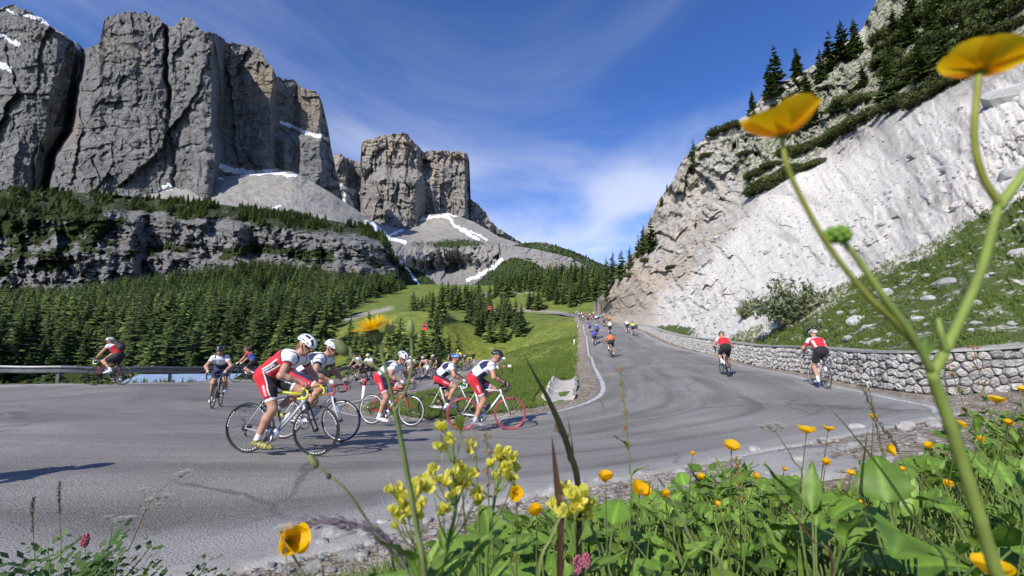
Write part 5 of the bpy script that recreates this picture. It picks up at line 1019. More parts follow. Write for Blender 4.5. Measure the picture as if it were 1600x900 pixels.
def shorts_colours(V, part, T, side, J, kit):
    C = np.zeros((len(V), 3)); C[:] = kit.get('s_out', BLK)
    for sgn in (-1, 1):
        hip, kn = J['hip%d' % sgn], J['knee%d' % sgn]; ax_ = (kn - hip) / np.linalg.norm(kn - hip); r_ = V - hip; tt_ = r_ @ ax_ / np.linalg.norm(kn - hip); perp = r_ - np.outer(r_ @ ax_, ax_); fr = np.cross(np.array([0, 1., 0]), ax_); fr = fr if fr[0] > 0 else -fr; f_ = perp @ fr
        m_ = (np.sign(V[:, 1]) == sgn)
        inn = m_ & ((V[:, 1] * sgn < .07) | (f_ * kit.get('s_dir', 1) > .045)); C[inn] = kit.get('s_in', BLK)
        C[m_ & (np.abs(f_ * kit.get('s_dir', 1) - .043) < .006) & (part == 'thigh')] = WHITE if kit.get('s_pipe') else C[0]
        if kit.get('s_text'): C[m_ & (np.abs(f_ - .0) < .013) & (V[:, 1] * sgn > .1) & (tt_ > .22) & (tt_ < .58) & (np.sin(tt_ * 95) > -.5)] = WHITE
        if 'hem' in kit: C[m_ & (tt_ > .67)] = kit['hem']
        if 'hem2' in kit: C[m_ & (tt_ > .60) & (tt_ < .64)] = kit['hem2']
    return C
def helmet_mesh(c1, c2, detail=True):
    nphi, npsi = (49, 40) if detail else (17, 12); phi = np.linspace(R(-88), R(88), nphi)[None]; psi = np.linspace(R(-14), R(196), npsi)[:, None]
    a, b_, c_ = .142, .104, .112; rib = np.cos(phi * 7.0) > -.15; bar = (np.abs(psi - R(62)) < R(7)) | (np.abs(psi - R(118)) < R(7)) | (psi < R(6)) | (psi > R(172)); vent = ~(rib | bar) & (np.abs(phi) < R(70)); k_ = np.where(vent, .86, 1.0) if detail else np.ones_like(phi * psi)
    rim_ = 1 + .05 * np.exp(-((np.abs(phi) - R(80)) / R(10)) ** 2)
    X = a * np.cos(psi) * (np.cos(phi) ** .45) * k_; Y = b_ * np.sin(phi) * k_ * rim_ * (1 - .12 * np.cos(psi) ** 2); Zz = c_ * np.sin(psi) * np.cos(phi) * k_ + .012 * np.cos(psi) ** 2
    Zz = np.maximum(Zz, -.02); C = np.where(vent[..., None], np.array(BLK), np.array(c1)); C = np.where(((np.abs(phi) > R(52)) & (psi > R(95)) & ~vent)[..., None], np.array(c2), C)
    mb = MB(); mb.add(np.stack([X, Y, Zz], -1).reshape(-1, 3), grid_faces(npsi, nphi), None, C.reshape(-1, 3)); me = mb.mesh('helmet'); return me
def make_person(label, kit, P_=None, res=.011, lod=0, group=None, helmet=(WHITE, (.5, .5, .55)), shoe=WHITE, sock=WHITE, glove=WHITE, hair=None, glasses=True, skin=1.0, sleeve=.135):
    B, J = pose(lod=lod, **(P_ or {})); V, Q, nv, part, T, side = B.mesh(res)
    hdm = part == 'face'; C = np.repeat((SKINC * skin)[None], len(V), 0); C[hdm] *= np.array([1.05, .92, .9])
    mouth = (np.abs((V - J['head']) @ J['u'] + .05) < .006) & (((V - J['head']) @ J['f']) > .07) & (np.abs((V - J['head']) @ J['l']) < .022); C[mouth] = (.28, .08, .07)
    eye = (np.abs((V - J['head']) @ J['u'] - .022) < .011) & (((V - J['head']) @ J['f']) > .06) & (np.abs(np.abs((V - J['head']) @ J['l']) - .033) < .014); C[eye] = (.05, .035, .03)
    me = mesh_np('person', V, Q); attr_c(me, 'col', C); root = obj('person', me, SKIN); tag(root, label, 'person', group)
    def shell(name, mask, off_, col, mat):
        f = Q[mask[Q].all(1)]
        if not len(f): return None
        ids = np.unique(f); mp_ = np.full(len(V), -1); mp_[ids] = np.arange(len(ids)); m2 = mesh_np(name, V[ids] + nv[ids] * off_, mp_[f]); attr_c(m2, 'col', np.broadcast_to(np.asarray(col), (len(V), 3))[ids]); return obj(name, m2, mat, root)
    u = (V - J['pel']) @ J['tu'] / np.linalg.norm(J['S'] - J['pel'])
    dsh = np.linalg.norm(V - (J['S'] + np.array([-.01, 0, -.015]) + side[:, None] * np.array([0, .165, 0])), axis=1)
    jer = ((part == 'torso') & (u > .10)) | ((part == 'uarm') & (dsh < sleeve + .05 * (T == 0))) | ((part == 'neck') & (T < .22))
    shell('jersey', jer, .007, kit_colours(V, part, T, side, J, kit), CLOTH)
    th = np.zeros(len(V)) + 9
    for sgn in (-1, 1):
        hip, kn = J['hip%d' % sgn], J['knee%d' % sgn]; t_ = (V - hip) @ (kn - hip) / ((kn - hip) @ (kn - hip)); m_ = (part == 'thigh') & (side == sgn); th[m_] = t_[m_]
    sho = ((part == 'torso') & (u < .16)) | ((part == 'thigh') & (th < .75)); shell('shorts', sho, .0045, shorts_colours(V, part, T, side, J, kit), CLOTH)
    for sgn in (-1, 1):
        an, kn = J['ank%d' % sgn], J['knee%d' % sgn]; t_ = (V - kn) @ (an - kn) / ((an - kn) @ (an - kn)); m_ = (part == 'shin') & (side == sgn) & (t_ > .80) | (part == 'foot') & (side == sgn) & (V[:, 2] > an[2] - .03); shell('sock', m_, .004, sock, CLOTH)
        m_ = (part == 'foot') & (side == sgn) & (V[:, 2] < an[2] - .005); sc_ = np.where((V[:, 2] < J['ped%d' % sgn][2] + .008)[:, None], np.array(BLK), np.array(shoe)); sc_ = np.where(((np.sin(V[:, 0] * 130) > .6) & (V[:, 2] > J['ped%d' % sgn][2] + .03))[:, None], np.array(shoe) * .35, sc_); shell('shoe', m_, .007, sc_, SHOE)
        if glove is not None: shell('glove', (part == 'hand') & (side == sgn) | (part == 'finger') & (side == sgn) & (lod > 0), .004, glove, CLOTH)
    Mh = np.stack([J['f'], J['l'], J['u']], 1); hm = helmet_mesh(*helmet, detail=lod < 2); ho = obj('helmet', hm, HELM, root)
    ho.matrix_local = Matrix.Translation(Vector(J['head'] + J['u'] * .040 - J['f'] * .008)) @ Matrix(Mh.tolist()).to_4x4() @ Matrix.Rotation(.06, 4, 'Y')
    if glasses:
        mb = MB(); th_ = np.linspace(-1.15, 1.15, 15); G = []
        for z_ in (.045, .022, -.002): G.append(np.stack([.10 * np.cos(th_) - .004, .092 * np.sin(th_), np.full(15, z_) - .012 * np.exp(-(th_ / .22) ** 2) * (z_ < 0)], -1))
        mb.add((np.array(G).reshape(-1, 3)) @ Mh.T + J['head'], grid_faces(3, 15)); mb.build('sunglasses', LENS, root)
    if lod < 2:                                      # chin straps
        mb = MB()
        for sgn in (-1, 1): mb.tube(np.array([(-.005, sgn * .088, .03), (.01, sgn * .082, -.03), (.035, sgn * .045, -.085), (.04, 0, -.105)]) @ Mh.T + J['head'], .005, 5, BLK)
        mb.build('chin_strap', BLACK, root)
    if hair is not None:
        hb_ = Body(); n0 = J['nape']; hb_.cone('h', n0 + J['f'] * .02 + J['u'] * .03, n0 - J['u'] * .03, .06, .05); hb_.cone('h', n0 - J['u'] * .02, n0 - J['f'] * .02 - J['u'] * .12 - J['l'] * .03, .042, .016); v_, q_, *_ = hb_.mesh(.012); m2 = mesh_np('hair', v_ + .006 * fbm(v_ * 60, 3)[:, None], q_); attr_c(m2, 'col', np.repeat(np.array([hair]), len(v_), 0)); obj('hair', m2, HAIRM, root)
    return root, J

# ------------------------------------------------------------------ bicycles
METAL = paint('bike_metal', (.62, .62, .63), .3, .9, .08); DARKM = paint('bike_carbon', (.025, .025, .027), .35, .1, .15, .3)
def ring(R_, r_, seg=48, ms=8, yscale=1.0):
    th = np.arange(seg) / seg * 2 * math.pi; ph = np.arange(ms) / ms * 2 * math.pi; rr_ = R_ + r_ * np.cos(ph)[None]; V = np.stack([rr_ * np.cos(th)[:, None], np.broadcast_to(r_ * yscale * np.sin(ph)[None], (seg, ms)), rr_ * np.sin(th)[:, None]], -1).reshape(-1, 3)
    i = np.arange(seg)[:, None]; j = np.arange(ms)[None]; F = np.stack([i * ms + j, ((i + 1) % seg) * ms + j, ((i + 1) % seg) * ms + (j + 1) % ms, i * ms + (j + 1) % ms], -1).reshape(-1, 4); return V, F
_wc = {}
def wheel(parent, x, rimc, tyrec, decal=None, lod=0, deep=.013):
    key = (rimc, tyrec, lod, deep, decal)
    if key not in _wc:
        seg = 48 if lod == 0 else 28 if lod == 1 else 16; ms = 8 if lod < 2 else 5; mb = MB(); mb.add(*ring(.309 - deep, deep, seg, ms, .55)); a = mb.mesh('rim'); a.materials.append(paint('rim_%d' % len(_wc), rimc, .3, .3, .06))
        mb = MB(); mb.add(*ring(.3225, .0125, seg, ms, 1.0)); b_ = mb.mesh('tyre'); b_.materials.append(paint('tyre_%d' % len(_wc), tyrec, .7, 0, .1)); mb = MB(); n = 20
        for q in range(n):
            t0 = q / n * 6.283; t1 = t0 + (.35 if q % 2 else -.35); s_ = .025 if q % 4 < 2 else -.025; mb.tube([(.02 * math.cos(t1), s_, .02 * math.sin(t1)), (.29 * math.cos(t0), 0, .29 * math.sin(t0))], .0014, 3, cap=False)
        c_ = mb.mesh('spokes'); c_.materials.append(METAL if rimc[0] > .3 else DARKM); mb = MB(); mb.lathe([(.0001, -.05), (.018, -.05), (.022, -.03), (.012, -.02), (.012, .02), (.022, .03), (.018, .05), (.0001, .05)], 12, 'y'); d = mb.mesh('hub'); d.materials.append(DARKM)
        e = None
        if decal:
            mb = MB()
            for q0 in (.3, 2.4, 4.5):
                for w_ in range(6):
                    th = np.linspace(q0 + w_ * .13, q0 + w_ * .13 + .085, 4); G = []
                    for sy in (-1, 1):
                        V = np.stack([np.stack([rr_ * np.cos(th), np.full(4, sy * .0066), rr_ * np.sin(th)], -1) for rr_ in (.292, .303)], 0).reshape(-1, 3); mb.add(V, grid_faces(2, 4))
            e = mb.mesh('rim_decal', False); e.materials.append(paint('decal_white', decal, .5))
        _wc[key] = (a, b_, c_, d, e)
    a, b_, c_, d, e = _wc[key]; w = obj('wheel', a, None, parent); w.location = (x, 0, .336)
    for nm, q in (('tyre', b_), ('spokes', c_), ('hub', d)) + ((('rim_decal', e),) if e else ()): obj(nm, q, None, w)
    return w
def make_bike(label, frame=(.6, .02, .03), accent=None, fork=None, rim=(.03, .03, .03), tyre=(.025, .025, .025), decal=None, tape=(.03, .03, .03), crank=-1.2, lod=0, group=None, saddle=(.03, .03, .03), deep=.0095, bottle=(.7, .7, .7)):
    o = empty('bicycle'); tag(o, label, 'bicycle', group); fm = paint('frame_%02d%02d%02d' % tuple(int(c * 99) for c in frame), frame, .25, .1, .03, .6); am = paint('frame_%02d%02d%02d' % tuple(int(c * 99) for c in (accent or frame)), accent or frame, .25, .1, .03, .6); km = paint('frame_%02d%02d%02d' % tuple(int(c * 99) for c in (fork or frame)), fork or frame, .25, .1, .03, .6)
    sg = 8 if lod < 2 else 5; bb = (0, 0, .27); st = (-.155, 0, .80); ht, hb_ = (.375, 0, .835), (.413, 0, .71); ra, fa = (-.41, 0, .336), (.58, 0, .336)
    mb = MB(); mb.tube([bb, st], .017, sg); mb.tube([bb, (.2, 0, .48), (.40, 0, .735)], [.021, .021, .02], sg); mb.tube([ht, hb_], .021, sg)
    for s_ in (-1, 1): mb.tube([(0, s_ * .03, .27), (-.2, s_ * .045, .30), (-.41, s_ * .062, .336)], [.012, .010, .008], 6); mb.tube([(-.15, s_ * .015, .77), (-.41, s_ * .06, .336)], [.009, .007], 6)
    mb.lathe([(.0001, -.04), (.024, -.04), (.024, .04), (.0001, .04)], 10, 'y', bb); mb.build('frame', fm, o)
    mb = MB(); mb.tube([st, (.1, 0, .82), (.38, 0, .80)], [.016, .017, .018], sg); mb.build('top_tube', am, o)
    mb = MB()
    for s_ in (-1, 1): mb.tube([(.418, s_ * .02, .70), (.435, s_ * .045, .66), (.50, s_ * .052, .50), (.58, s_ * .052, .336)], [.018, .016, .013, .008], 6)
    mb.tube([(.413, 0, .712), (.418, 0, .69)], .02, 8); mb.build('fork', km, o)
    mb = MB(); mb.tube([st, (-.185, 0, .925)], .0135, sg); mb.build('seat_post', DARKM, o)
    mb = MB(); xs = np.linspace(-.31, -.04, 9); wd_ = np.array([.055, .068, .066, .052, .034, .024, .02, .019, .012]); G = []
    for th in np.linspace(-1, 1, 7): G.append(np.stack([xs, th * wd_, .955 - .028 * th * th + .008 * np.cos((xs + .17) * 18)], -1))
    G = np.stack(G, 1); Gb = G.copy(); Gb[..., 2] -= .03; Gb[..., 1] *= .8; n1, n2 = G.shape[:2]; F = grid_faces(n1, n2); mb.add(np.vstack([G.reshape(-1, 3), Gb.reshape(-1, 3)]), np.vstack([F, F[:, ::-1] + n1 * n2])); mb.build('saddle', paint('saddle_%02d' % int(saddle[0] * 99), saddle, .5), o)
    mb = MB(); mb.tube([(.37, 0, .85), (.37, 0, .865), (.455, 0, .895)], [.016, .017, .016], 8); mb.build('stem', DARKM, o)
    mb = MB()
    for s_ in (-1, 1):
        mb.tube(cr_spline([(.455, 0, .895), (.455, s_ * .12, .897), (.458, s_ * .185, .895), (.50, s_ * .20, .893), (.535, s_ * .203, .87), (.548, s_ * .206, .825), (.525, s_ * .208, .785), (.47, s_ * .21, .77), (.41, s_ * .21, .768)], n=4), .0145, 7)
    mb.build('handlebar', paint('tape_%02d%02d' % (int(tape[0] * 99), int(tape[1] * 99)), tape, .6), o)
    for s_ in (-1, 1):
        mb = MB(); mb.tube([(.50, s_ * .205, .893), (.555, s_ * .205, .908), (.575, s_ * .205, .945)], [.015, .017, .011], 7); mb.tube([(.57, s_ * .205, .92), (.60, s_ * .207, .87), (.595, s_ * .21, .80)], [.008, .007, .005], 5); mb.build('brake_lever', DARKM, o)
    w1 = wheel(o, .58, rim, tyre, decal, lod, deep); w2 = wheel(o, -.41, rim, tyre, decal, lod, deep)
    mb = MB(); mb.lathe([(.03, -.062), (.098, -.058), (.098, -.054), (.03, -.05)], 24, 'y', bb); cs = mb.build('chainring', METAL if lod == 0 else DARKM, o)
    for s_ in (-1, 1):
        ang = crank + (math.pi if s_ > 0 else 0); e = np.array([.172 * math.cos(ang), s_ * .085, .27 + .172 * math.sin(ang)]); mb = MB(); mb.tube([(0, s_ * .065, .27), e], [.014, .010], 6); ca = mb.build('crank_arm', METAL if lod == 0 else DARKM, o); mb = MB(); mb.box(e + np.array([.0, s_ * .055, 0]), (.075, .07, .018)); mb.build('pedal', DARKM, ca, False)
    if lod < 2:
        mb = MB(); mb.tube([(-.41, -.058, .385), (-.2, -.058, .380), (0, -.058, .366)], .004, 4); mb.tube([(-.41, -.058, .29), (-.36, -.058, .235), (-.2, -.058, .20), (0, -.058, .176)], .004, 4); mb.build('chain', DARKM, o)
        mb = MB(); mb.lathe([(.015, -.004), (.05, -.002), (.05, .002), (.015, .004)], 18, 'y', (-.41, -.058, .336)); mb.tube([(-.405, -.06, .31), (-.40, -.062, .26), (-.37, -.062, .225)], [.012, .012, .008], 6); mb.build('derailleur', DARKM, o)
        mb = MB(); d_ = np.array([.2, 0, .235]) / np.linalg.norm([.2, .235]); a = np.array([.075, 0, .41]); mb.tube([a, a + d_ * .13, a + d_ * .145, a + d_ * .185], [.036, .036, .024, .014], 10); mb.build('bottle', paint('bottle_%02d' % int(bottle[0] * 99), bottle, .4), o)
        for x0, z0 in ((.43, .655), (-.20, .66)): mb = MB(); mb.box((x0 + (.015 if x0 > 0 else -.03), 0, z0 + .01), (.03, .07, .03)); mb.build('brake', DARKM, o)
    return o
def place(objs, pr, heading, roll=0.0):
    """stand bicycle space on the road: rear contact point (x, y) and heading (dx, dy)"""
    h = np.array(heading, float); h /= np.linalg.norm(h); r_ = np.array(pr, float); f_ = r_ + h * .99; zr, zf = float(gz(*r_)), float(gz(*f_)); X = Vector((h[0], h[1], (zf - zr) / .99)).normalized(); Y = Vector((0, 0, 1)).cross(X).normalized(); Zv = X.cross(Y)
    M = Matrix((X, Y, Zv)).transposed().to_4x4() @ Matrix.Rotation(roll, 4, 'X'); M.translation = Vector((r_[0], r_[1], zr + .002)) ; M = M @ Matrix.Translation((.41, 0, 0))
    for o in objs: o.matrix_world = M
def rear_from(px, py): p = hit(px, py, 2, 300); return p[:2]
KRED = dict(base=RED, panel=BLK, pipe=WHITE, mark=True, yoke=WHITE, cuff=RED, s_out=RED, s_in=BLK, s_pipe=True, hem=WHITE, hem2=BLK, s_text=True)
KWHT = dict(base=WHITE, strap=NAVY, flank=NAVY, low=NAVY, s_out=RED, s_in=NAVY, s_text=True, hem=(.62, .62, .66))
# ------------------------------------------------------------------ the riders in the bend
def rider(rear, heading, plabel, blabel, kit, pose_={}, bike={}, roll=0, **kw):
    cr_ = pose_.get('crank', -1.2); lod = kw.get('lod', 0)
    pr, J = make_person(plabel, kit, pose_, group='riders in the bend', **kw); bk_ = make_bike(blabel, crank=cr_, lod=lod, group='racing bicycles', **bike); place([pr, bk_], rear, heading, roll); return pr, bk_, J
YEL = (.62, .60, .02); SIL = (.45, .45, .46)
rider((-3.62, 6.42), (1, -.12), 'cyclist in red and white jersey with white vented helmet on the yellow bicycle', 'yellow and silver racing bicycle with black wheels ridden by the red jersey cyclist', KRED, dict(crank=-1.75, sh=(.235, 1.295), head=(-.12, -.45)), dict(frame=SIL, accent=YEL, fork=(.03, .03, .03), rim=(.028, .028, .03), decal=(.75, .75, .75), tape=(.70, .66, .03)), res=.0085, helmet=(WHITE, (.55, .58, .62)), shoe=(.30, .28, .08), glove=(.62, .10, .12), hair=(.16, .09, .045))
rider((-3.78, 7.72), (1, -.10), 'cyclist in white and navy jersey riding just behind the red jersey rider', 'black wheeled racing bicycle with white frame half hidden by the yellow bicycle', dict(KWHT, strap=NAVY, yoke=WHITE, line=NAVY, cuff=NAVY), dict(crank=.5, sh=(.22, 1.325), head=(-.25, -.28)), dict(frame=(.72, .72, .72), rim=(.5, .5, .52), fork=(.72, .72, .72), tape=(.45, .03, .04)), res=.010, helmet=(WHITE, (.6, .62, .66)), shoe=(.16, .16, .17), glove=WHITE)
rider((-3.14, 10.45), (.9, -.28), 'cyclist in white jersey and red shorts bent low over the red bicycle', 'red racing bicycle with white rims beside the grass island', KWHT, dict(crank=-1.5, sh=(.23, 1.30), head=(-.25, -.40)), dict(frame=(.56, .02, .035), rim=(.62, .62, .64), tape=(.03, .03, .03), deep=.011, bottle=(.75, .75, .75)), res=.010, helmet=(WHITE, (.3, .3, .34)), shoe=WHITE, sock=WHITE)
rider((-2.08, 12.0), (1, .06), 'cyclist with blue helmet and white jersey looking back across the valley', 'white framed racing bicycle with black wheels of the blue helmet rider', KWHT, dict(crank=.15, sh=(.18, 1.345), head=(.7, -.15)), dict(frame=(.78, .78, .79), rim=(.03, .03, .03), tape=(.75, .75, .75), deep=.014, bottle=(.75, .2, .1)), res=.012, helmet=((.10, .22, .58), (.6, .65, .75)), shoe=WHITE, sock=BLK)
rider((-1.03, 9.72), (1, .03), 'cyclist with black helmet and white jersey on the bicycle with red wheels', 'white racing bicycle with red tyres and rims leading into the climb', KWHT, dict(crank=-1.65, sh=(.20, 1.335), head=(.45, -.2)), dict(frame=(.78, .78, .79), rim=(.46, .07, .10), tyre=(.36, .06, .08), tape=(.03, .03, .03), deep=.009, bottle=(.1, .1, .1)), res=.010, helmet=(BLK, (.10, .10, .11)), shoe=(.30, .30, .32), sock=(.5, .5, .52), glove=BLK)
rider((-8.45, 13.5), (.36, -.9), 'cyclist in white and navy jersey riding towards the grass verge with black helmet', 'dark racing bicycle seen head on in the middle of the bend', dict(KWHT, base=WHITE, s_out=NAVY, s_in=NAVY, panel=NAVY, pang=(-50, 0), hem=NAVY), dict(crank=-.9, sh=(.17, 1.37), head=(0, -.1)), dict(frame=(.05, .05, .06), rim=(.03, .03, .03)), res=.012, helmet=(BLK, BLK), shoe=WHITE, glove=WHITE)
_, _, JJ = rider((-14.05, 16.7), (-1, -.02), 'cyclist with black backpack riding along the guard rail in red and white jersey', 'black racing bicycle with red fork beside the guard rail', dict(base=(.42, .02, .03), yoke=WHITE, line=(.3, .32, .5), cuff=(.42, .02, .03), s_out=BLK, s_in=BLK), dict(crank=-2.0, sh=(.13, 1.41), head=(0, .02)), dict(frame=(.05, .03, .03), fork=(.50, .05, .04), tape=(.75, .75, .75)), res=.013, helmet=((.70, .70, .72), (.1, .1, .1)), shoe=WHITE, glove=BLK, roll=.05)
# backpack on his shoulders
lastp = [o for o in COL.objects if o.name.startswith('person') and o.parent is None][-1]
B = Body(); c0 = JJ['pel'] + JJ['tu'] * .30 + JJ['tn'] * .20; B.cone('b', c0 - JJ['tu'] * .12, c0 + JJ['tu'] * .14, .105, .095, .05, (1, 1.35, 1)); B.cone('b', c0 - JJ['tu'] * .1 + JJ['tn'] * .07, c0 + JJ['tn'] * .07, .07, .07, .04, (1, 1.3, 1)); v_, q_, *_ = B.mesh(.02)
bp_ = empty('backpack'); bp_.matrix_world = lastp.matrix_world.copy(); tag(bp_, 'black backpack on the rider passing the guard rail', 'backpack'); obj('pack_bag', mesh_np('pack_bag', v_, q_), BLACK, bp_)
for sgn in (-1, 1):
    mb = MB(); a = JJ['S'] + np.array([0, sgn * .10, 0]); mb.tube(cr_spline([a + JJ['tn'] * .13 - JJ['tu'] * .06, a + JJ['tn'] * .10 + JJ['tu'] * .06, a + JJ['tu'] * .09 - JJ['tn'] * .06, a - JJ['tu'] * .12 - JJ['tn'] * .15], n=5), .016, 6); mb.build('shoulder_strap', BLACK, bp_)
q = rear_from(401, 598); rider(q, (-1, -.12), 'cyclist in red and blue jersey riding away behind the white and navy rider', 'dark bicycle turning along the guard rail behind the head on rider', dict(base=(.05, .10, .35), yoke=(.5, .05, .04), line=BLK, cuff=(.5, .05, .04)), dict(crank=-.6, sh=(.12, 1.41)), dict(frame=(.03, .03, .03)), res=.015, lod=1, helmet=((.35, .05, .05), BLK), shoe=BLK)
rider((8.93, 13.15), (.22, .97), 'cyclist in red jersey with white band climbing close to the stone wall', 'racing bicycle with black tyres climbing right beside the stone wall', dict(base=RED, panel=WHITE, pang=(30, 48), yoke=WHITE, line=(.10, .10, .35), cuff=RED), dict(crank=.9, sh=(.17, 1.36), head=(.25, -.2)), dict(frame=(.5, .5, .52), rim=(.5, .5, .5)), res=.012, helmet=((.62, .62, .60), (.3, .3, .3)), shoe=WHITE, sleeve=.20)
rider((7.84, 16.75), (.20, .97), 'cyclist in red jersey riding up the middle of the lane below the wall', 'dark racing bicycle in the lane ahead of the rider at the wall', dict(base=RED, yoke=WHITE, line=RED, cuff=RED), dict(crank=-1.2, sh=(.20, 1.32), head=(.1, -.5)), dict(frame=(.1, .1, .1)), res=.014, lod=1, helmet=((.10, .14, .10), BLK), shoe=WHITE)
# a rider just outside the picture whose shadow reaches in
rider((-6.75, 3.7), (1, .02), 'cyclist in white jersey following the bend by the near verge', 'grey bicycle following the bend by the near verge', KWHT, dict(crank=.3, sh=(.18, 1.36)), dict(frame=(.3, .3, .3)), res=.018, lod=1)

# ------------------------------------------------------------------ riders farther along both legs (shared builds)
COLS = {'blue': (.06, .07, .42), 'white': (.74, .74, .75), 'orange': (.75, .16, .06), 'red': (.55, .04, .05), 'black': (.03, .03, .035), 'yellow': (.62, .66, .05), 'lime': (.45, .62, .05), 'navy': (.03, .04, .14), 'pink': (.65, .30, .32), 'cyan': (.12, .38, .50)}
_lib = {}
def far_rider(px, py, heading, top, bottom, helm, wherep, hmax=1.0, lane=(0, 0), fl=None):
    key = (top, bottom, helm)
    if key not in _lib:
        i = len(_lib); k_ = dict(base=COLS[top], s_out=COLS[bottom], s_in=COLS[bottom])
        pr, J = make_person('x', k_, dict(crank=-1.9 + i * .9, sh=(.15 + .02 * (i % 3), 1.36 + .02 * (i % 2))), res=.021, lod=2, glasses=False, helmet=(COLS[helm], COLS[helm]), shoe=WHITE if i % 2 else BLK, glove=None); bk_ = make_bike('x', frame=(.05, .05, .06) if i % 2 else (.4, .4, .42), crank=-1.9 + i * .9, lod=2); _lib[key] = (pr, bk_); first = True
    else: first = False
    pr, bk_ = _lib[key]
    if not first:
        np_ = pr.copy(); COL.objects.link(np_); [setattr(COL.objects.link(c2 := ch.copy()) or c2, 'parent', np_) for ch in list(pr.children)]
        nb_ = bk_.copy(); COL.objects.link(nb_)
        for ch in list(bk_.children):
            c2 = ch.copy(); COL.objects.link(c2); c2.parent = nb_
            for g_ in ch.children: c3 = g_.copy(); COL.objects.link(c3); c3.parent = c2
        pr, bk_ = np_, nb_
    p = hit(px, py, 2.5, 400); place([pr, bk_], (p[0] + lane[0], p[1] + lane[1]), heading)
    tag(pr, 'cyclist in %s jersey with %s helmet %s' % (top, helm, wherep), 'person', 'riders strung out along the road'); tag(bk_, 'bicycle under %s jersey cyclist with %s helmet %s' % (top, helm, wherep), 'bicycle', 'bicycles strung out along the road')
UPH = (.10, .99)
for px, py, t_, s_, h_ in [(956, 559, 'orange', 'black', 'navy'), (929, 541, 'blue', 'navy', 'blue'), (933, 531, 'blue', 'black', 'white'), (954, 525, 'white', 'black', 'white'), (981, 521, 'white', 'black', 'white'), (990, 525, 'lime', 'navy', 'black'), (922, 520, 'blue', 'black', 'navy'), (944, 511, 'blue', 'black', 'blue'), (953, 509, 'orange', 'black', 'white')]:
    far_rider(px, py, UPH, t_, s_, h_, 'on the climb past the last bend')
for px, py, t_, s_, h_ in [(919, 507, 'black', 'black', 'red'), (924, 504, 'red', 'black', 'white'), (932, 506, 'white', 'black', 'cyan'), (936, 504, 'cyan', 'black', 'black'), (911, 502, 'white', 'black', 'white'), (906, 500, 'black', 'black', 'white'), (915, 499, 'pink', 'black', 'white'), (921, 498, 'white', 'black', 'red'), (927, 500, 'red', 'black', 'black'), (909, 497, 'white', 'navy', 'white'), (913, 496, 'red', 'black', 'white'), (905, 496, 'white', 'black', 'black'), (918, 495, 'cyan', 'black', 'white'), (903, 494, 'pink', 'black', 'white'), (909, 494, 'white', 'black', 'navy'), (900, 493, 'white', 'black', 'white'), (906, 492, 'black', 'black', 'white'), (912, 493, 'pink', 'black', 'black'), (897, 492, 'red', 'black', 'white'), (902, 491, 'white', 'black', 'cyan'), (940, 501, 'pink', 'black', 'white'), (928, 496, 'white', 'black', 'white')]:
    far_rider(px, py, (.1, .99), t_, s_, h_, 'in the bunch far up the climb')
for px, py, hd_, t_, s_, h_, w_ in [(567, 601, (-.55, -.8), 'white', 'black', 'black', 'coming round the lower bend'), (582, 601, (-.3, -.95), 'white', 'black', 'white', 'behind the red bicycle'), (646, 594, (-.45, -.9), 'white', 'white', 'white', 'approaching on the lower road'), (652, 592, (-.45, -.9), 'white', 'red', 'white', 'approaching on the lower road'), (672, 593, (-.5, -.87), 'pink', 'white', 'white', 'approaching on the lower road'), (687, 588, (-.5, -.87), 'black', 'black', 'white', 'approaching on the lower road'), (721, 578, (-.3, -.95), 'yellow', 'black', 'yellow', 'far down the lower road'), (730, 576, (-.3, -.95), 'black', 'black', 'white', 'far down the lower road'), (738, 576, (-.3, -.95), 'lime', 'black', 'black', 'far down the lower road'), (712, 580, (-.3, -.95), 'navy', 'black', 'black', 'far down the lower road')]:
    far_rider(px, py, hd_, t_, s_, h_, w_)
# ------------------------------------------------------------------ verge: stones, grass, herbs and flowers
LEAFM = vcol('herb_leaf', .5, .22, 60, .32, .4, rnd=.28); STEMM = vcol('herb_stem', .6, .2, 80, .1, .3); PETALM = vcol('petal', .45, .06, 90, .5, .3); GRASSM = vcol('grass_blade', .6, .2, 30, .3, .3)
r3 = np.random.default_rng(77)
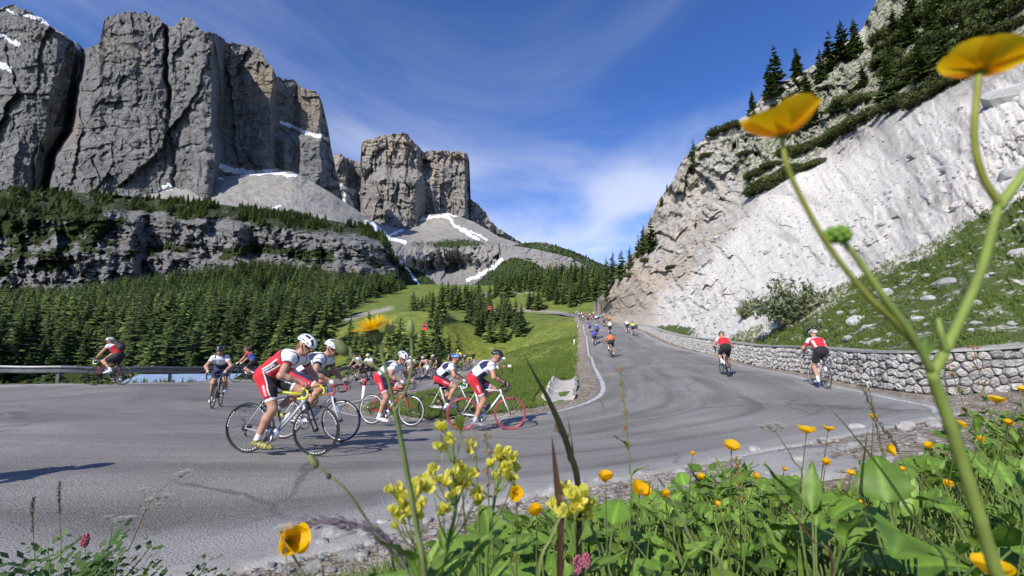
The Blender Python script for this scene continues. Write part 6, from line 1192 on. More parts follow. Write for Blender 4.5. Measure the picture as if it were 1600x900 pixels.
# gravel on the shoulders
def ring_pts(n, keepf, rmin, rmax, u0=-100, u1=100):
    u = R(1) * r3.uniform(u0, u1, n); rr_ = np.exp(r3.uniform(math.log(rmin), math.log(rmax), n)); x, y = np.sin(u) * rr_, np.cos(u) * rr_; ok = keepf(x, y); return x[ok], y[ok]
x, y = ring_pts(75000, lambda x, y: (road_sd(x, y) > .02) & (road_sd(x, y) < 1.25 * VW(x) * r3.uniform(.2, 1, len(x))) & (np.hypot(x, y) > 1.6) & (x < 9.2), 2.2, 40)
p = np.stack([x, y, gsurf(x, y)], -1); sz = np.exp(r3.normal(math.log(.012), .6, len(x))).clip(.005, .06)
scatter('gravel', p, ROCKS, sz, r3.uniform(0, 6.28, len(x)), 'loose pale gravel along the edges of the road', 'gravel')
n = 0
for px, py, wpx in [(1225,668,0),(1000,742,26),(935,752,30),(905,758,40),(860,772,44),(1340,668,34),(1415,672,40),(1290,690,26),(1180,705,30),(1110,716,22),(560,812,40),(530,838,60),(575,835,36),(600,815,30),(640,806,34),(545,868,30),(505,850,34),(760,800,26),(720,790,30),(1250,720,34),(1330,700,30),(1385,720,36),(1440,690,26),(1060,738,24),(1030,760,26),(690,840,20),(800,790,22),(470,868,30),(1200,740,22),(1460,668,30)]:
    if not wpx: continue
    q = hit(px, py, 1.2, 40); d = proj(q)[2]; w_ = wpx * d / FPX / 2; o = obj('stone', ROCKS[n % 8]); o.location = (q[0], q[1], float(gsurf(q[0], q[1])) + .12 * w_); o.scale = (w_, w_ * .9, w_ * .8); o.rotation_euler = (random.uniform(-.4, .4), random.uniform(-.4, .4), random.uniform(0, 6)); n += 1
    tag(o, ('chunky pale stone in the heap at the road corner' if px < 660 else 'flat pale stone on the gravel beside the foot of the wall' if px > 1280 else 'pale stone lying on the gravel strip between road and herbs'), 'stone', 'stones on the gravel verge')

def blade_mesh(seed, n=14, hgt=1.0, spread=.35, w=.035, cols=((.11, .18, .035), (.18, .24, .055))):
    r_ = np.random.default_rng(seed); mb = MB()
    for q in range(n):
        th = r_.uniform(0, 6.28); d = np.array([math.cos(th), math.sin(th), 0]); sd_ = np.array([-d[1], d[0], 0]); L_ = hgt * r_.uniform(.45, 1.0); bend = r_.uniform(.1, .9); b0 = d * r_.uniform(0, .12) ; pts = []
        for t_ in (0, .4, .75, 1.0):
            c = b0 + d * spread * bend * t_ ** 1.8 * L_ + np.array([0, 0, L_ * (t_ - .28 * bend * t_ ** 2.5)]); w_ = w * (1 - t_) ** .6 + .002; pts += [c - sd_ * w_ * .5, c + sd_ * w_ * .5]
        c_ = np.array(cols[0]) + (np.array(cols[1]) - np.array(cols[0])) * r_.random(); mb.add(pts, [[0, 1, 3, 2], [2, 3, 5, 4], [4, 5, 7, 6]], None, c_ * r_.uniform(.75, 1.25))
    me = mb.mesh('tuft', False); me.materials.append(GRASSM); return me
TUFT = [blade_mesh(s) for s in range(4)]; LOWT = [blade_mesh(s, 18, .8, .8, .045, ((.14, .22, .036), (.25, .30, .065))) for s in (11, 12, 13)]
# grass on the island, the verge, the valley shoulder and above the wall
x, y = ring_pts(90000, lambda x, y: (road_sd(x, y) > .75) & (y > 11) & (x > -7.5) & (x < 24) & (np.arctan2(x, y) < np.interp(y, [12, 20, 30, 50, 90], [.2, .18, .16, .15, .15])), 11.5, 75, -25, 14)
sd_i = road_sd(x, y); keep_ = (r3.random(len(x)) < smooth(.6, 1.6, sd_i)) & (line_dist(x, y, axis[:, :2]) > .85); x, y = x[keep_], y[keep_]; hgt_ = r3.uniform(.10, .28, len(x))
x2, y2 = ring_pts(26000, lambda x, y: (road_sd(x, y) > .7) & (y < 11.5) & (x < 12.5) & (x > -4) & ((y > .5)) , .9, 13, -80, 85); sdv = road_sd(x2, y2) / VW(x2); kp = r3.random(len(x2)) < smooth(.9, 1.8, sdv); x2, y2 = x2[kp], y2[kp]; h2 = r3.uniform(.08, .24, len(x2)) * np.clip(np.hypot(x2, y2) / 2.2, .35, 1)
x3, y3 = ring_pts(9000, lambda x, y: (road_sd(x, y) > .25) & (road_sd(x, y) < 5) & (x < -7) & (y > 8), 14, 60, -80, 0); h3 = r3.uniform(.15, .4, len(x3))
vv = hveg(hx, hy, hZ); wt = np.where((hy > GRL(hx) - 6) & (hx < 1700) & (hx > 1120), hZ ** 1.5, 0).ravel(); wt /= wt.sum(); pk = r3.choice(wt.size, 14000, p=wt); hpnt = hpos.reshape(-1, 3)[pk] + r3.normal(0, .15, (len(pk), 3)) * np.array([1, 1, 0]); kp = fbm(hpnt / 1.6, 3, seed=5) > -.12; hpnt = hpnt[kp]; h4 = r3.uniform(.08, .22, len(hpnt))
pts = np.vstack([np.stack([x, y, gsurf(x, y) - .01], -1), np.stack([x2, y2, gsurf(x2, y2) - .01], -1), np.stack([x3, y3, gsurf(x3, y3) - .02], -1), hpnt]); hh = np.concatenate([hgt_, h2, h3, h4])
x5, y5 = ring_pts(16000, lambda x, y: (road_sd(x, y) > 1.1 * VW(x)) & (y < 9) & (x < 12) & (x > -2.5) & (y > .6), 1.0, 11, -60, 75); z5 = gsurf(x5, y5); h5 = r3.uniform(.16, .42, len(x5)); TOPL_ = ip([(430,905),(660,872),(820,800),(1000,785),(1100,740),(1230,756),(1420,756),(1480,672),(1560,626),(1800,590)]); a5, b5, d5 = proj(np.stack([x5, y5, z5], -1)); kp = (b5 - h5 * FPX / d5 > TOPL_(a5) - 14) & (d5 > .9); kp &= r3.random(len(x5)) < .5
pts = np.vstack([pts, np.stack([x5, y5, z5 - .01], -1)[kp]]); hh = np.concatenate([hh, h5[kp]])
scatter('grass', pts, LOWT + TUFT[:2], np.stack([hh * 1.3, hh * 1.3, hh], -1), r3.uniform(0, 6.28, len(hh)), 'short green grass on the verges and slopes', 'grass')

# ---- leaves
def leaf_mesh(seed, kind='broad', n1=9, n2=7):
    """unit leaf along +x, fold along the midrib; kind sets the outline"""
    r_ = np.random.default_rng(seed); t_ = np.linspace(0, 1, n1); w = {'broad': .46 * np.sin(np.pi * t_ ** .62) ** .75, 'lance': .17 * np.sin(np.pi * t_ ** .75) ** .9, 'round': .52 * np.sin(np.pi * np.clip(t_, 0, 1) ** .5) ** .6}[kind] + .004
    sv = np.linspace(-1, 1, n2); X = t_[:, None] + (-.10 * np.abs(sv)[None] * np.sin(np.pi * t_)[:, None] if kind == 'round' else 0) + 0 * sv[None]; serr = 1 + (.10 if kind != 'lance' else .03) * np.where(np.arange(n1) % 2, 1, -1)[:, None] * (np.abs(sv) > .9)[None]
    Y = w[:, None] * sv[None] * serr; Zz = .28 * np.abs(Y) ** 1.0 + .05 * np.sin(t_ * 9 + seed)[:, None] * np.abs(sv)[None] - .30 * (t_[:, None] ** 2) * r_.uniform(.4, 1.2) + .02 * np.sin(sv[None] * 6 + t_[:, None] * 14) * (np.abs(sv) > .3)[None]
    g = np.array({'broad': (.125, .225, .030), 'lance': (.135, .225, .038), 'round': (.145, .24, .036)}[kind]); C = np.broadcast_to(g, (n1, n2, 3)).copy(); C[:, n2 // 2] = g * 1.55; C[::2] *= 1.10; C *= r_.uniform(.9, 1.1)
    me = mesh_np('leaf', np.stack([X, Y, Zz], -1).reshape(-1, 3), grid_faces(n1, n2)); attr_c(me, 'col', C.reshape(-1, 3)); me.materials.append(LEAFM); return me
LEAVES = {'broad': [leaf_mesh(s, 'broad', 11, 9) for s in (1, 2, 3)], 'lance': [leaf_mesh(s, 'lance', 11, 5) for s in (4, 5, 6)], 'round': [leaf_mesh(s, 'round', 11, 9) for s in (7, 8, 9)]}
def frame_from(x_, up=(0, 0, 1)):
    X = Vector(x_).normalized(); Y = Vector(up).cross(X)
    if Y.length < 1e-4: Y = Vector((0, 1, 0)).cross(X)
    Y.normalize(); return Matrix((X, Y, X.cross(Y))).transposed().to_4x4()
def leafy_plant(x, y, h, kind, nl, label, size):
    z = float(gsurf(x, y)); o = empty('leafy_herb', (x, y, z - .01)); st = MB()
    for q in range(nl):
        th = q * 2.4 + random.uniform(-.5, .5); el = random.uniform(.35, 1.15) if kind != 'lance' else random.uniform(.8, 1.4); hh_ = h * random.uniform(.35, .95); out = random.uniform(.10, .42) * h if kind != 'lance' else random.uniform(.03, .2) * h
        d = np.array([math.cos(th), math.sin(th), 0]); e = d * out + np.array([0, 0, hh_]); cv = cr_spline([(0, 0, 0), tuple(d * out * .35 + np.array([0, 0, hh_ * .6])), tuple(e)], n=4); st.tube(cv, np.linspace(.0028, .0016, len(cv)) * (1 + size * 3), 5, (.12, .17, .045), cap=False)
        L_ = size * random.uniform(.6, 1.25); lf = obj('leaf', random.choice(LEAVES[kind]), None, o); dirv = d * math.cos(el) + np.array([0, 0, math.sin(el)]) if kind == 'lance' or random.random() < .35 else d * 1.0 + np.array([0, 0, random.uniform(-.35, .6)])
        lf.matrix_local = Matrix.Translation(Vector(e)) @ frame_from(dirv) @ Matrix.Rotation(random.uniform(-.5, .5), 4, 'X') @ Matrix.Diagonal((L_, L_, L_, 1))
    st.build('stems', STEMM, o); return tag(o, label, 'plant', 'leafy herbs on the verge')
TOPL = ip([(430,905),(560,900),(660,872),(720,842),(820,800),(900,792),(1000,782),(1050,748),(1100,728),(1170,722),(1230,752),(1330,768),(1420,752),(1450,715),(1480,668),(1510,640),(1560,622),(1600,612),(1800,590)])
WORDS = {'broad': 'broad leaved green herb', 'lance': 'upright narrow leaved green herb', 'round': 'round leaved green herb'}
made = 0; spots = []
LAND = [((448, 848), 'the tipped golden buttercup'), ((645, 790), 'the star shaped yellow rocket'), ((708, 740), 'the tall yellow rocket'), ((790, 730), 'the round headed rocket'), ((895, 790), 'the short bright rocket'), ((838, 804), 'the half closed buttercup'), ((807, 772), 'the buttercup with dark centre'), ((910, 880), 'the pink flower spikes'), ((946, 752), 'the cup shaped buttercup'), ((1000, 770), 'the wide open buttercup'), ((975, 660), 'the tall red sorrel'), ((1143, 702), 'the spread petalled buttercup'), ((1152, 745), 'the pale sorrel tuft'), ((1205, 665), 'the white umbel'), ((1260, 676), 'the flat opened buttercup'), ((1290, 726), 'the little buttercup bud'), ((1365, 655), 'the fine seeding grasses'), ((1386, 704), 'the ragged tilted flower'), ((1557, 629), 'the buttercup at the wall'), ((1500, 700), 'the upper stem of the tall buttercup'), ((1540, 830), 'the foot of the tall buttercup'), ((1240, 800), 'the brown dead blade'), ((1080, 820), 'the thin pale stalk'), ((1400, 800), 'the long leaning grass blade')]
for q in range(2600):
    if made >= 175: break
    px = random.uniform(640, 1700); Z = random.uniform(.75, 4.6) if px < 1480 or random.random() < .6 else random.uniform(3, 8.5); py = random.uniform(TOPL(px), 1100); pt = P(px, py, Z); x_, y_ = float(pt[0]), float(pt[1])
    if float(road_sd(x_, y_)[0]) < 1.0 * VW(x_): continue
    zg = float(gsurf(x_, y_)); a_, b_, d_ = proj(np.array([x_, y_, zg]))
    if d_ < .7 or not (500 < a_ < 1720): continue
    s_ = FPX / d_; hmax = (b_ - TOPL(a_)) / s_
    if hmax < .06: continue
    if any((x_ - u) ** 2 + (y_ - v) ** 2 < (.07 + .035 * d_) ** 2 for u, v in spots): continue
    h = min(hmax * random.uniform(.78, .98), random.uniform(.26, .46)); kind = random.choices(['broad', 'lance', 'round'], [4, 3, 4])[0]; size = min(random.uniform(.035, .095), h * .3 + .02) * (1.15 if kind == 'lance' else 1) * (.75 + .25 * min(d_, 2.5))
    side_ = 'beside ' + min(LAND, key=lambda l_: (l_[0][0] - a_) ** 2 + (l_[0][1] - (b_ - .6 * h * s_)) ** 2)[1]; tallw = 'tall ' if h > .34 else 'low ' if h < .24 else ''
    leafy_plant(x_, y_, h, kind, int(random.uniform(9, 17)), tallw + WORDS[kind] + ' ' + side_, size); spots.append((x_, y_)); made += 1
# finely cut foliage at the left corner
def feather(px, py, Z, h, label):
    b0 = P(px, py, Z); z = float(gsurf(b0[0], b0[1])); o = empty('feathery_herb', (float(b0[0]), float(b0[1]), z)); st = MB()
    for q in range(15):
        th = random.uniform(0, 6.28); e = np.array([math.cos(th) * h * .45, math.sin(th) * h * .45, h * random.uniform(.6, 1.05)]); cv = cr_spline([(0, 0, 0), tuple(e * np.array([.3, .3, .6])), tuple(e)], n=5); st.tube(cv, .002, 5, (.10, .15, .04), cap=False); mb = MB()
        for i in range(5, len(cv)):
            for s_ in (-1, 1):
                dr = cv[i] - cv[i - 1]; dr /= np.linalg.norm(dr); sd_ = np.cross(dr, (0, 0, 1)) * s_; sd_ /= np.linalg.norm(sd_) + 1e-9; L_ = h * .26 * (1 - .5 * (i - 5) / 6)
                for w_ in range(5):
                    a = cv[i] + (sd_ * .85 + dr * .5) * L_ * (w_ / 5); b1 = a + (sd_ * .4 + dr * random.uniform(.2, .9) * random.choice((-1, 1)) + np.array([0, 0, random.uniform(-.2, .3)])) * L_ * .45; nn = np.cross(b1 - a, (0, 0, 1)); nn /= np.linalg.norm(nn) + 1e-9; mb.add([a, (a + b1) / 2 + nn * L_ * .13, b1, (a + b1) / 2 - nn * L_ * .13], [[0, 1, 2, 3]], None, np.array((.07, .135, .028)) * random.uniform(.7, 1.3))
        mb.build('leaf', LEAFM, o, False)
    st.build('stems', STEMM, o); return tag(o, label, 'plant')
feather(15, 880, 1.3, .52, 'finely cut dark green herb with crowded fronds at the gutter'); feather(105, 900, 1.3, .44, 'low finely cut herb spilling over the concrete gutter'); feather(55, 930, 1.2, .40, 'small feathery herb between two larger ones by the gutter'); feather(265, 900, 1.5, .34, 'sparse little feathery herb on the bare gutter edge')

# ---- flowers
def petal_mesh(n1=6, n2=5, cup=.5, notch=.0, wid=.62, col=((.86, .44, .004), (.94, .60, .010))):
    t_ = np.linspace(0, 1, n1); sv = np.linspace(-1, 1, n2); w = wid * (.25 + .75 * np.sin(np.pi * .5 * np.clip(t_ * 1.25, 0, 1))) * np.sqrt(np.clip(1.05 - t_ ** 5, 0, 1)); X = t_[:, None] * (1 - notch * (np.abs(sv) < .2)[None] * (t_ > .9)[:, None]) + 0 * sv[None]; Y = w[:, None] * sv[None]; Zz = cup * X ** 2 + .32 * Y ** 2
    C = np.array(col[0]) + (np.array(col[1]) - np.array(col[0])) * t_[:, None, None] + 0 * sv[None, :, None]; me = mesh_np('petal', np.stack([X, Y, Zz], -1).reshape(-1, 3), grid_faces(n1, n2)); attr_c(me, 'col', C.reshape(-1, 3)); me.materials.append(PETALM); return me
BUT = [petal_mesh(9, 7, cup=.42), petal_mesh(9, 7, cup=.30, wid=.70), petal_mesh(9, 7, cup=.18)]
mb = MB()
for q in range(26):
    th = q * 2.4; r_ = .16 + .22 * (q / 26); mb.tube([(r_ * .4 * math.cos(th), r_ * .4 * math.sin(th), 0), (r_ * math.cos(th), r_ * math.sin(th), .34)], [.018, .03], 4, (.75, .48, .01))
mb.ellip((0, 0, .12), (.16, .16, .17), (.30, .36, .03), 8, 5); mb.ellip((0, 0, -.05), (.14, .14, .1), (.22, .28, .04), 8, 5); BCEN = mb.mesh('flower_centre'); BCEN.materials.append(PETALM)
def buttercup_head(o, pos, axis, rad, open_=.55, kind=0, npet=5):
    base = np.array(o.location); X = frame_from(axis) ; A = Vector(axis).normalized(); t1 = A.orthogonal().normalized(); t2 = A.cross(t1)
    c = obj('flower_centre', BCEN, None, o); c.matrix_local = Matrix.Translation(Vector(pos - base)) @ A.to_track_quat('Z', 'Y').to_matrix().to_4x4() @ Matrix.Scale(rad * .8, 4)
    for q in range(npet):
        a = q * 2 * math.pi / npet + .3 + random.uniform(-.12, .12); out = t1 * math.cos(a) + t2 * math.sin(a); d = out * math.cos(open_) + A * math.sin(open_); X = d.normalized(); Y = A.cross(X).normalized(); M = Matrix((X, Y, X.cross(Y))).transposed().to_4x4(); s_ = rad * random.uniform(.92, 1.08)
        pt = obj('petal', BUT[(kind + q) % 3], None, o); pt.matrix_local = Matrix.Translation(Vector(pos - base)) @ M @ Matrix.Diagonal((s_, s_, s_, 1))
def stem_path(pl): return np.array([P(*q) for q in pl])
def ground_below(p, dxy=(0, 0)):
    x_, y_ = p[0] + dxy[0], p[1] + dxy[1]; return np.array([x_, y_, float(gsurf(x_, y_))])
def stem(o, pts, r0, r1, col=(.16, .20, .05), name='stem', n=8, seg=7):
    cv = cr_spline(np.asarray(pts) - np.array(o.location), n=n); mb = MB(); mb.tube(cv, np.linspace(r0, r1, len(cv)), seg, col); return mb.build(name, STEMM, o)
# the two tall buttercups close to the lens: one branching plant
Z0 = .20
mainp = [P(1575, 960, .225), P(1555, 890, .22), P(1525, 790, .215), P(1490, 680, .21), P(1455, 580, .205)]; gb = ground_below(mainp[0], (.04, .10)); tall = empty('buttercup', tuple(gb)); tag(tall, 'tall branching buttercup with two open blooms and a green seed head', 'flower')
stem(tall, [gb, gb * .5 + mainp[0] * .5 + np.array([.01, .02, 0])] + mainp, .0034, .0024, (.22, .28, .06))
stem(tall, [P(1455, 580, .205), P(1425, 525, .2), P(1385, 470, .197), P(1340, 405, .195), P(1318, 378, .195)], .0018, .0012, (.22, .28, .06))
stem(tall, [P(1440, 552, .204), P(1405, 510, .2), P(1355, 462, .195), P(1295, 385, .19), P(1255, 315, .187), P(1230, 260, .185), P(1222, 218, .185)], .0014, .0009, (.26, .27, .05))
stem(tall, [P(1458, 585, .205), P(1490, 520, .203), P(1530, 430, .2), P(1550, 360, .198), P(1562, 315, .197)], .0022, .0016, (.22, .29, .06))
stem(tall, [P(1562, 320, .197), P(1535, 275, .195), P(1522, 215, .193), P(1526, 150, .192), P(1529, 118, .192)], .0016, .0011, (.26, .27, .05))
stem(tall, [P(1560, 325, .197), P(1585, 290, .198), P(1625, 240, .2), P(1680, 170, .2)], .0022, .0012, (.22, .29, .06)); stem(tall, [P(1478, 548, .203), P(1470, 520, .2), P(1466, 498, .2)], .0016, .0008, (.26, .34, .08))
buttercup_head(tall, P(1224, 212, .185), (-.12, -.06, 1), .0162, .30, 0); buttercup_head(tall, P(1532, 112, .192), (.22, -.02, 1), .0150, .20, 1); buttercup_head(tall, P(1690, 165, .2), (.2, .1, 1), .016, .5, 0)
mb = MB(); q0 = P(1308, 368, .195) - np.array(tall.location)
mb.ellip(q0, (.0046, .0046, .0036), (.13, .24, .03), 10, 7)
for q in range(30): th = q * 2.4; ph = math.acos(1 - 1.7 * (q + .5) / 30); v = np.array([math.sin(ph) * math.cos(th), math.sin(ph) * math.sin(th), math.cos(ph)]); mb.ellip(q0 + v * np.array([.0046, .0046, .0036]), (.0013, .0013, .0013), (.16, .29, .035), 6, 4)
mb.build('seed_head', STEMM, tall)
for lx, ly, zz in [(1445, 560, .205), (1490, 690, .21)]:
    lf = obj('leaf', LEAVES['lance'][0], None, tall); lf.matrix_local = Matrix.Translation(Vector(P(lx, ly, zz) - np.array(tall.location))) @ frame_from((.5, .5, .8)) @ Matrix.Scale(.018, 4)
def buttercup(px, py, wpx, Z, axis=(.1, -.35, 1), open_=.55, lean=(0, 0), label='', kind=0, path=None, col=(.13, .15, .045)):
    s_ = FPX / Z; rad = wpx / s_ / 2 / max(.55, math.cos(open_)) * .92; top = P(px, py, Z); gb = ground_below(top, (lean[0], lean[1] + .12 * Z)); o = empty('buttercup', tuple(gb)); mid = gb * .45 + top * .55 + np.array([random.uniform(-.02, .02), 0, 0]) * Z
    ps = [gb, mid] + ([P(*q) for q in path] if path else []) + [top - np.array(axis) / np.linalg.norm(axis) * rad * .12]; stem(o, ps, .0016, .0010, col); buttercup_head(o, top, axis, rad, open_, kind)
    for q in range(2):
        t_ = random.uniform(.3, .6); b_ = gb * (1 - t_) + mid * t_; lf = obj('leaf', random.choice(LEAVES['lance']), None, o); lf.matrix_local = Matrix.Translation(Vector(b_ - gb)) @ frame_from((random.uniform(-1, 1), random.uniform(-1, 1), .7)) @ Matrix.Scale(.05, 4)
    return tag(o, label, 'flower', 'buttercups on the verge')
buttercup(448, 848, 58, .40, (.55, -.45, .35), .75, (.05, .1), 'large golden buttercup tipped sideways beside the arching grass spike', 1)
buttercup(946, 752, 28, .75, (0, -.2, 1), .65, (0, .05), 'cup shaped buttercup standing before the pale edge stones', 0)
buttercup(1000, 770, 36, .70, (.1, -.65, .8), .6, (0, .05), 'wide open buttercup among the leaves beside the sorrel stalk', 1)
buttercup(807, 772, 28, .70, (-.1, -.9, .4), .35, (.02, .05), 'buttercup turned to show its dark green centre', 2)
buttercup(838, 804, 26, .65, (-.2, -.4, 1), .75, (0, .05), 'round half closed buttercup over the bare soil', 0)
buttercup(722, 752, 30, .50, (.1, -.5, .9), .6, (0, .05), 'buttercup glowing behind the pale yellow rocket flowers', 0)
buttercup(1143, 702, 27, .80, (-.1, -.5, .9), .5, (.06, .1), 'buttercup with spread petals above the upright leaves', 1)
buttercup(1260, 676, 30, 1.0, (0, -.2, 1), .25, (.06, .1), 'flat opened buttercup beside the white umbel', 2)
buttercup(1294, 673, 20, 1.0, (.1, -.1, 1), .35, (.06, .1), 'small buttercup on a thin dark stalk near the flat one', 2)
buttercup(1386, 704, 22, .9, (.5, -.7, .4), .5, (.1, .1), 'ragged yellow flower tilted over the concrete', 1)
buttercup(1557, 629, 24, 1.1, (0, -.2, 1), .45, (.05, .2), 'buttercup against the shaded end of the stone wall', 1)
buttercup(1365, 655, 12, 1.1, (0, -.2, 1), .8, (.08, .1), 'tiny closed buttercup on the tallest grass like stalk', 0)
buttercup(1290, 726, 15, 1.0, (0, -.4, 1), .75, (.05, .1), 'little buttercup bud under the flat opened one', 0)
buttercup(1082, 712, 9, 1.1, (0, -.2, 1), .9, (.04, .1), 'tiny yellow bud above the road edge stones', 0)
buttercup(1598, 612, 18, 1.0, (0, -.2, 1), .5, (.05, .2), 'buttercup at the dark leaf clump by the wall', 0)
buttercup(1155, 760, 9, .9, (0, -.2, 1), .9, (.04, .1), 'small yellow bud low among the upright leaves', 0)
buttercup(1550, 898, 60, .30, (0, -.1, 1), .4, (.04, .1), 'buttercup low under the tall branching one', 1)
for i, (px, py) in enumerate([(1040, 776), (1096, 748), (1180, 748), (1225, 735), (1330, 742), (1410, 736), (1450, 700), (1500, 668), (1530, 690), (1575, 664), (960, 800), (1120, 790), (1345, 790), (1480, 760)]):
    buttercup(px, py, random.uniform(10, 17), random.uniform(.9, 1.5), (random.uniform(-.3, .3), -.4, 1), random.uniform(.4, .9), (.03, .12), 'small buttercup ' + ['above the leaves by the wide open one', 'over the gravel edge stones', 'beside the pale sorrel tuft', 'before the concrete apron', 'at the far corner of the apron', 'under the ragged tilted flower', 'next to the tall stem near the road corner', 'below the foot of the wall', 'among the sorrel before the wall', 'under the buttercup at the wall', 'low beside the short rocket', 'deep in the broad leaves', 'between grass blade and apron', 'right of the tall branching stem'][i], i % 3)
# ---- pale yellow rocket: racemes of four-petalled flowers
CR = petal_mesh(5, 3, .28, 0, .42, ((.72, .66, .04), (.88, .82, .20))); CR2 = petal_mesh(5, 3, .55, 0, .42, ((.70, .66, .06), (.86, .82, .24)))
cen = MB(); cen.ellip((0, 0, .1), (.16, .16, .22), (.50, .48, .03), 6, 5)
for q in range(6): cen.tube([(0, 0, 0), (.14 * math.cos(q), .14 * math.sin(q), .42)], [.02, .045], 4, (.70, .62, .02))
cen.tube([(0, 0, -.5), (0, 0, .02)], [.05, .09], 5, (.35, .42, .08)); CCEN = cen.mesh('flower'); CCEN.materials.append(PETALM)
def rocket(stem_pts, heads, label, zz):
    gb = ground_below(stem_pts[0], (0, .06)); o = empty('yellow_rocket', tuple(gb)); tag(o, label, 'flower', 'pale yellow rocket plants'); stem(o, [gb] + list(stem_pts), .0026, .0014, (.17, .25, .06)); st = np.array(stem_pts)
    for (px, py, wpx) in heads:
        top = P(px, py, zz + random.uniform(-.02, .02)); s_ = FPX / zz; rad = wpx / s_ / 2; k_ = np.argmin(np.linalg.norm(st - (top - np.array([0, 0, .05])), axis=1)); mid = st[k_] * .5 + top * .5 + np.array([0, 0, -.008]); stem(o, [st[k_], mid, top - np.array([0, 0, rad * .4])], .0008, .0005, (.24, .30, .08), 'pedicel', 4, 5)
        for j in range(4):
            ax_ = Vector((random.uniform(-.6, .6), random.uniform(-.9, .1), random.uniform(.5, 1))).normalized(); pp = top + np.array([random.uniform(-1, 1), random.uniform(-.6, .6), random.uniform(-.9, .5)]) * rad * (.8 if j else .1); f_ = obj('flower', CCEN, None, o); f_.matrix_local = Matrix.Translation(Vector(pp - gb)) @ ax_.to_track_quat('Z', 'Y').to_matrix().to_4x4() @ Matrix.Rotation(random.uniform(0, 6), 4, 'Z') @ Matrix.Scale(rad * random.uniform(.75, 1.05), 4); op = random.choice((.5, .9, 1.15))
            for q in range(4):
                pt = obj('petal', CR if op < 1 else CR2, None, f_); pt.matrix_local = Matrix.Rotation(q * math.pi / 2, 4, 'Z') @ Matrix.Rotation(-op, 4, 'Y')
    for q in range(5):
        i = random.randrange(len(st)); lf = obj('leaf', random.choice(LEAVES['lance']), None, o); b_ = st[0] * (1 - q * .12) + gb * q * .12; lf.matrix_local = Matrix.Translation(Vector(b_ - gb)) @ frame_from((random.uniform(-1, 1), random.uniform(-.6, .6), .6)) @ Matrix.Scale(random.uniform(.05, .09), 4)
rocket([P(690, 900, .46), P(700, 850, .45), P(712, 790, .44), P(708, 720, .43), P(706, 680, .43)], [(700, 690, 26), (712, 770, 30), (730, 756, 28), (688, 752, 28), (668, 745, 24), (750, 765, 22), (688, 672, 30), (722, 668, 34), (737, 698, 24), (690, 704, 26), (678, 732, 24), (676, 760, 22), (702, 748, 32), (724, 744, 34), (740, 778, 30), (692, 796, 26), (715, 728, 24)], 'tall pale yellow rocket plant with crowded flower heads', .43)
rocket([P(655, 905, .42), P(655, 860, .41), P(650, 800, .40), P(645, 760, .40)], [(636, 792, 32), (648, 805, 30), (612, 800, 26), (644, 766, 42), (622, 782, 36), (628, 812, 32), (660, 790, 30), (618, 768, 28)], 'yellow rocket with star shaped blooms left of its taller neighbour', .40)
rocket([P(760, 900, .56), P(765, 830, .55), P(775, 770, .54), P(785, 730, .54)], [(784, 732, 26), (806, 714, 24), (774, 742, 24), (790, 708, 30), (778, 716, 28), (802, 728, 28), (796, 742, 26), (770, 722, 20), (800, 752, 22)], 'rocket plant with a single round yellow flower head', .54)
rocket([P(905, 905, .52), P(900, 860, .51), P(896, 820, .50), P(895, 800, .50)], [(890, 812, 28), (872, 786, 26), (920, 786, 28), (882, 772, 32), (905, 776, 36), (884, 800, 34), (914, 802, 34), (900, 788, 28)], 'short yellow rocket with bright open flowers over the green leaves', .50)
# ---- hawkweed with branching stem
RAY = petal_mesh(5, 3, .05, 0, .10, ((.80, .42, .003), (.86, .55, .006)))
hw = [P(665, 905, .37), P(652, 830, .365), P(640, 760, .36), P(625, 680, .355), P(617, 635, .35)]; gb = ground_below(hw[0], (0, .08)); o = empty('hawkweed', tuple(gb)); tag(o, 'tall hawkweed with one open golden flower and round green buds', 'flower')
HC_ = (.17, .21, .075); stem(o, [gb] + hw, .0026, .0020, HC_); stem(o, [hw[-1], P(606, 590, .345), P(597, 555, .345), P(594, 528, .345)], .0014, .0012, HC_); stem(o, [P(619, 640, .35), P(634, 610, .347), P(643, 575, .345), P(643, 535, .345), P(641, 520, .345)], .0014, .0009, HC_); stem(o, [P(607, 592, .345), P(585, 572, .345), P(558, 563, .345), P(540, 552, .345)], .0010, .0008, HC_)
c0 = P(584, 515, .345); Ax = Vector((-.25, -.28, 1)).normalized(); t1 = Ax.orthogonal().normalized(); t2 = Ax.cross(t1)
for lay in range(2):
    for q in range(16):
        a = (q + .5 * lay) * 2 * math.pi / 16; out = t1 * math.cos(a) + t2 * math.sin(a); el = .18 + .35 * lay; X = (out * math.cos(el) + Ax * math.sin(el)).normalized(); Y = Ax.cross(X).normalized(); M = Matrix((X, Y, X.cross(Y))).transposed().to_4x4(); s_ = .0185 * random.uniform(.85, 1.1) * (1 - .25 * lay); pt = obj('ray_petal', RAY, None, o); pt.matrix_local = Matrix.Translation(Vector(c0 - gb) + Ax * .001 * lay) @ M @ Matrix.Scale(s_, 4)
def bud(o, p, ln, rad, axis, col=(.14, .17, .06), name='bud'):
    mb = MB(); A = Vector(axis).normalized().to_track_quat('Z', 'Y').to_matrix(); mb.lathe([(.0001, -.15 * ln), (rad * .55, -.1 * ln), (rad, .25 * ln), (rad * .85, .6 * ln), (rad * .5, .9 * ln), (.0001, ln)], 9, 'z', np.array(p) - np.array(o.location), col, np.array(A)); return mb.build(name, STEMM, o)
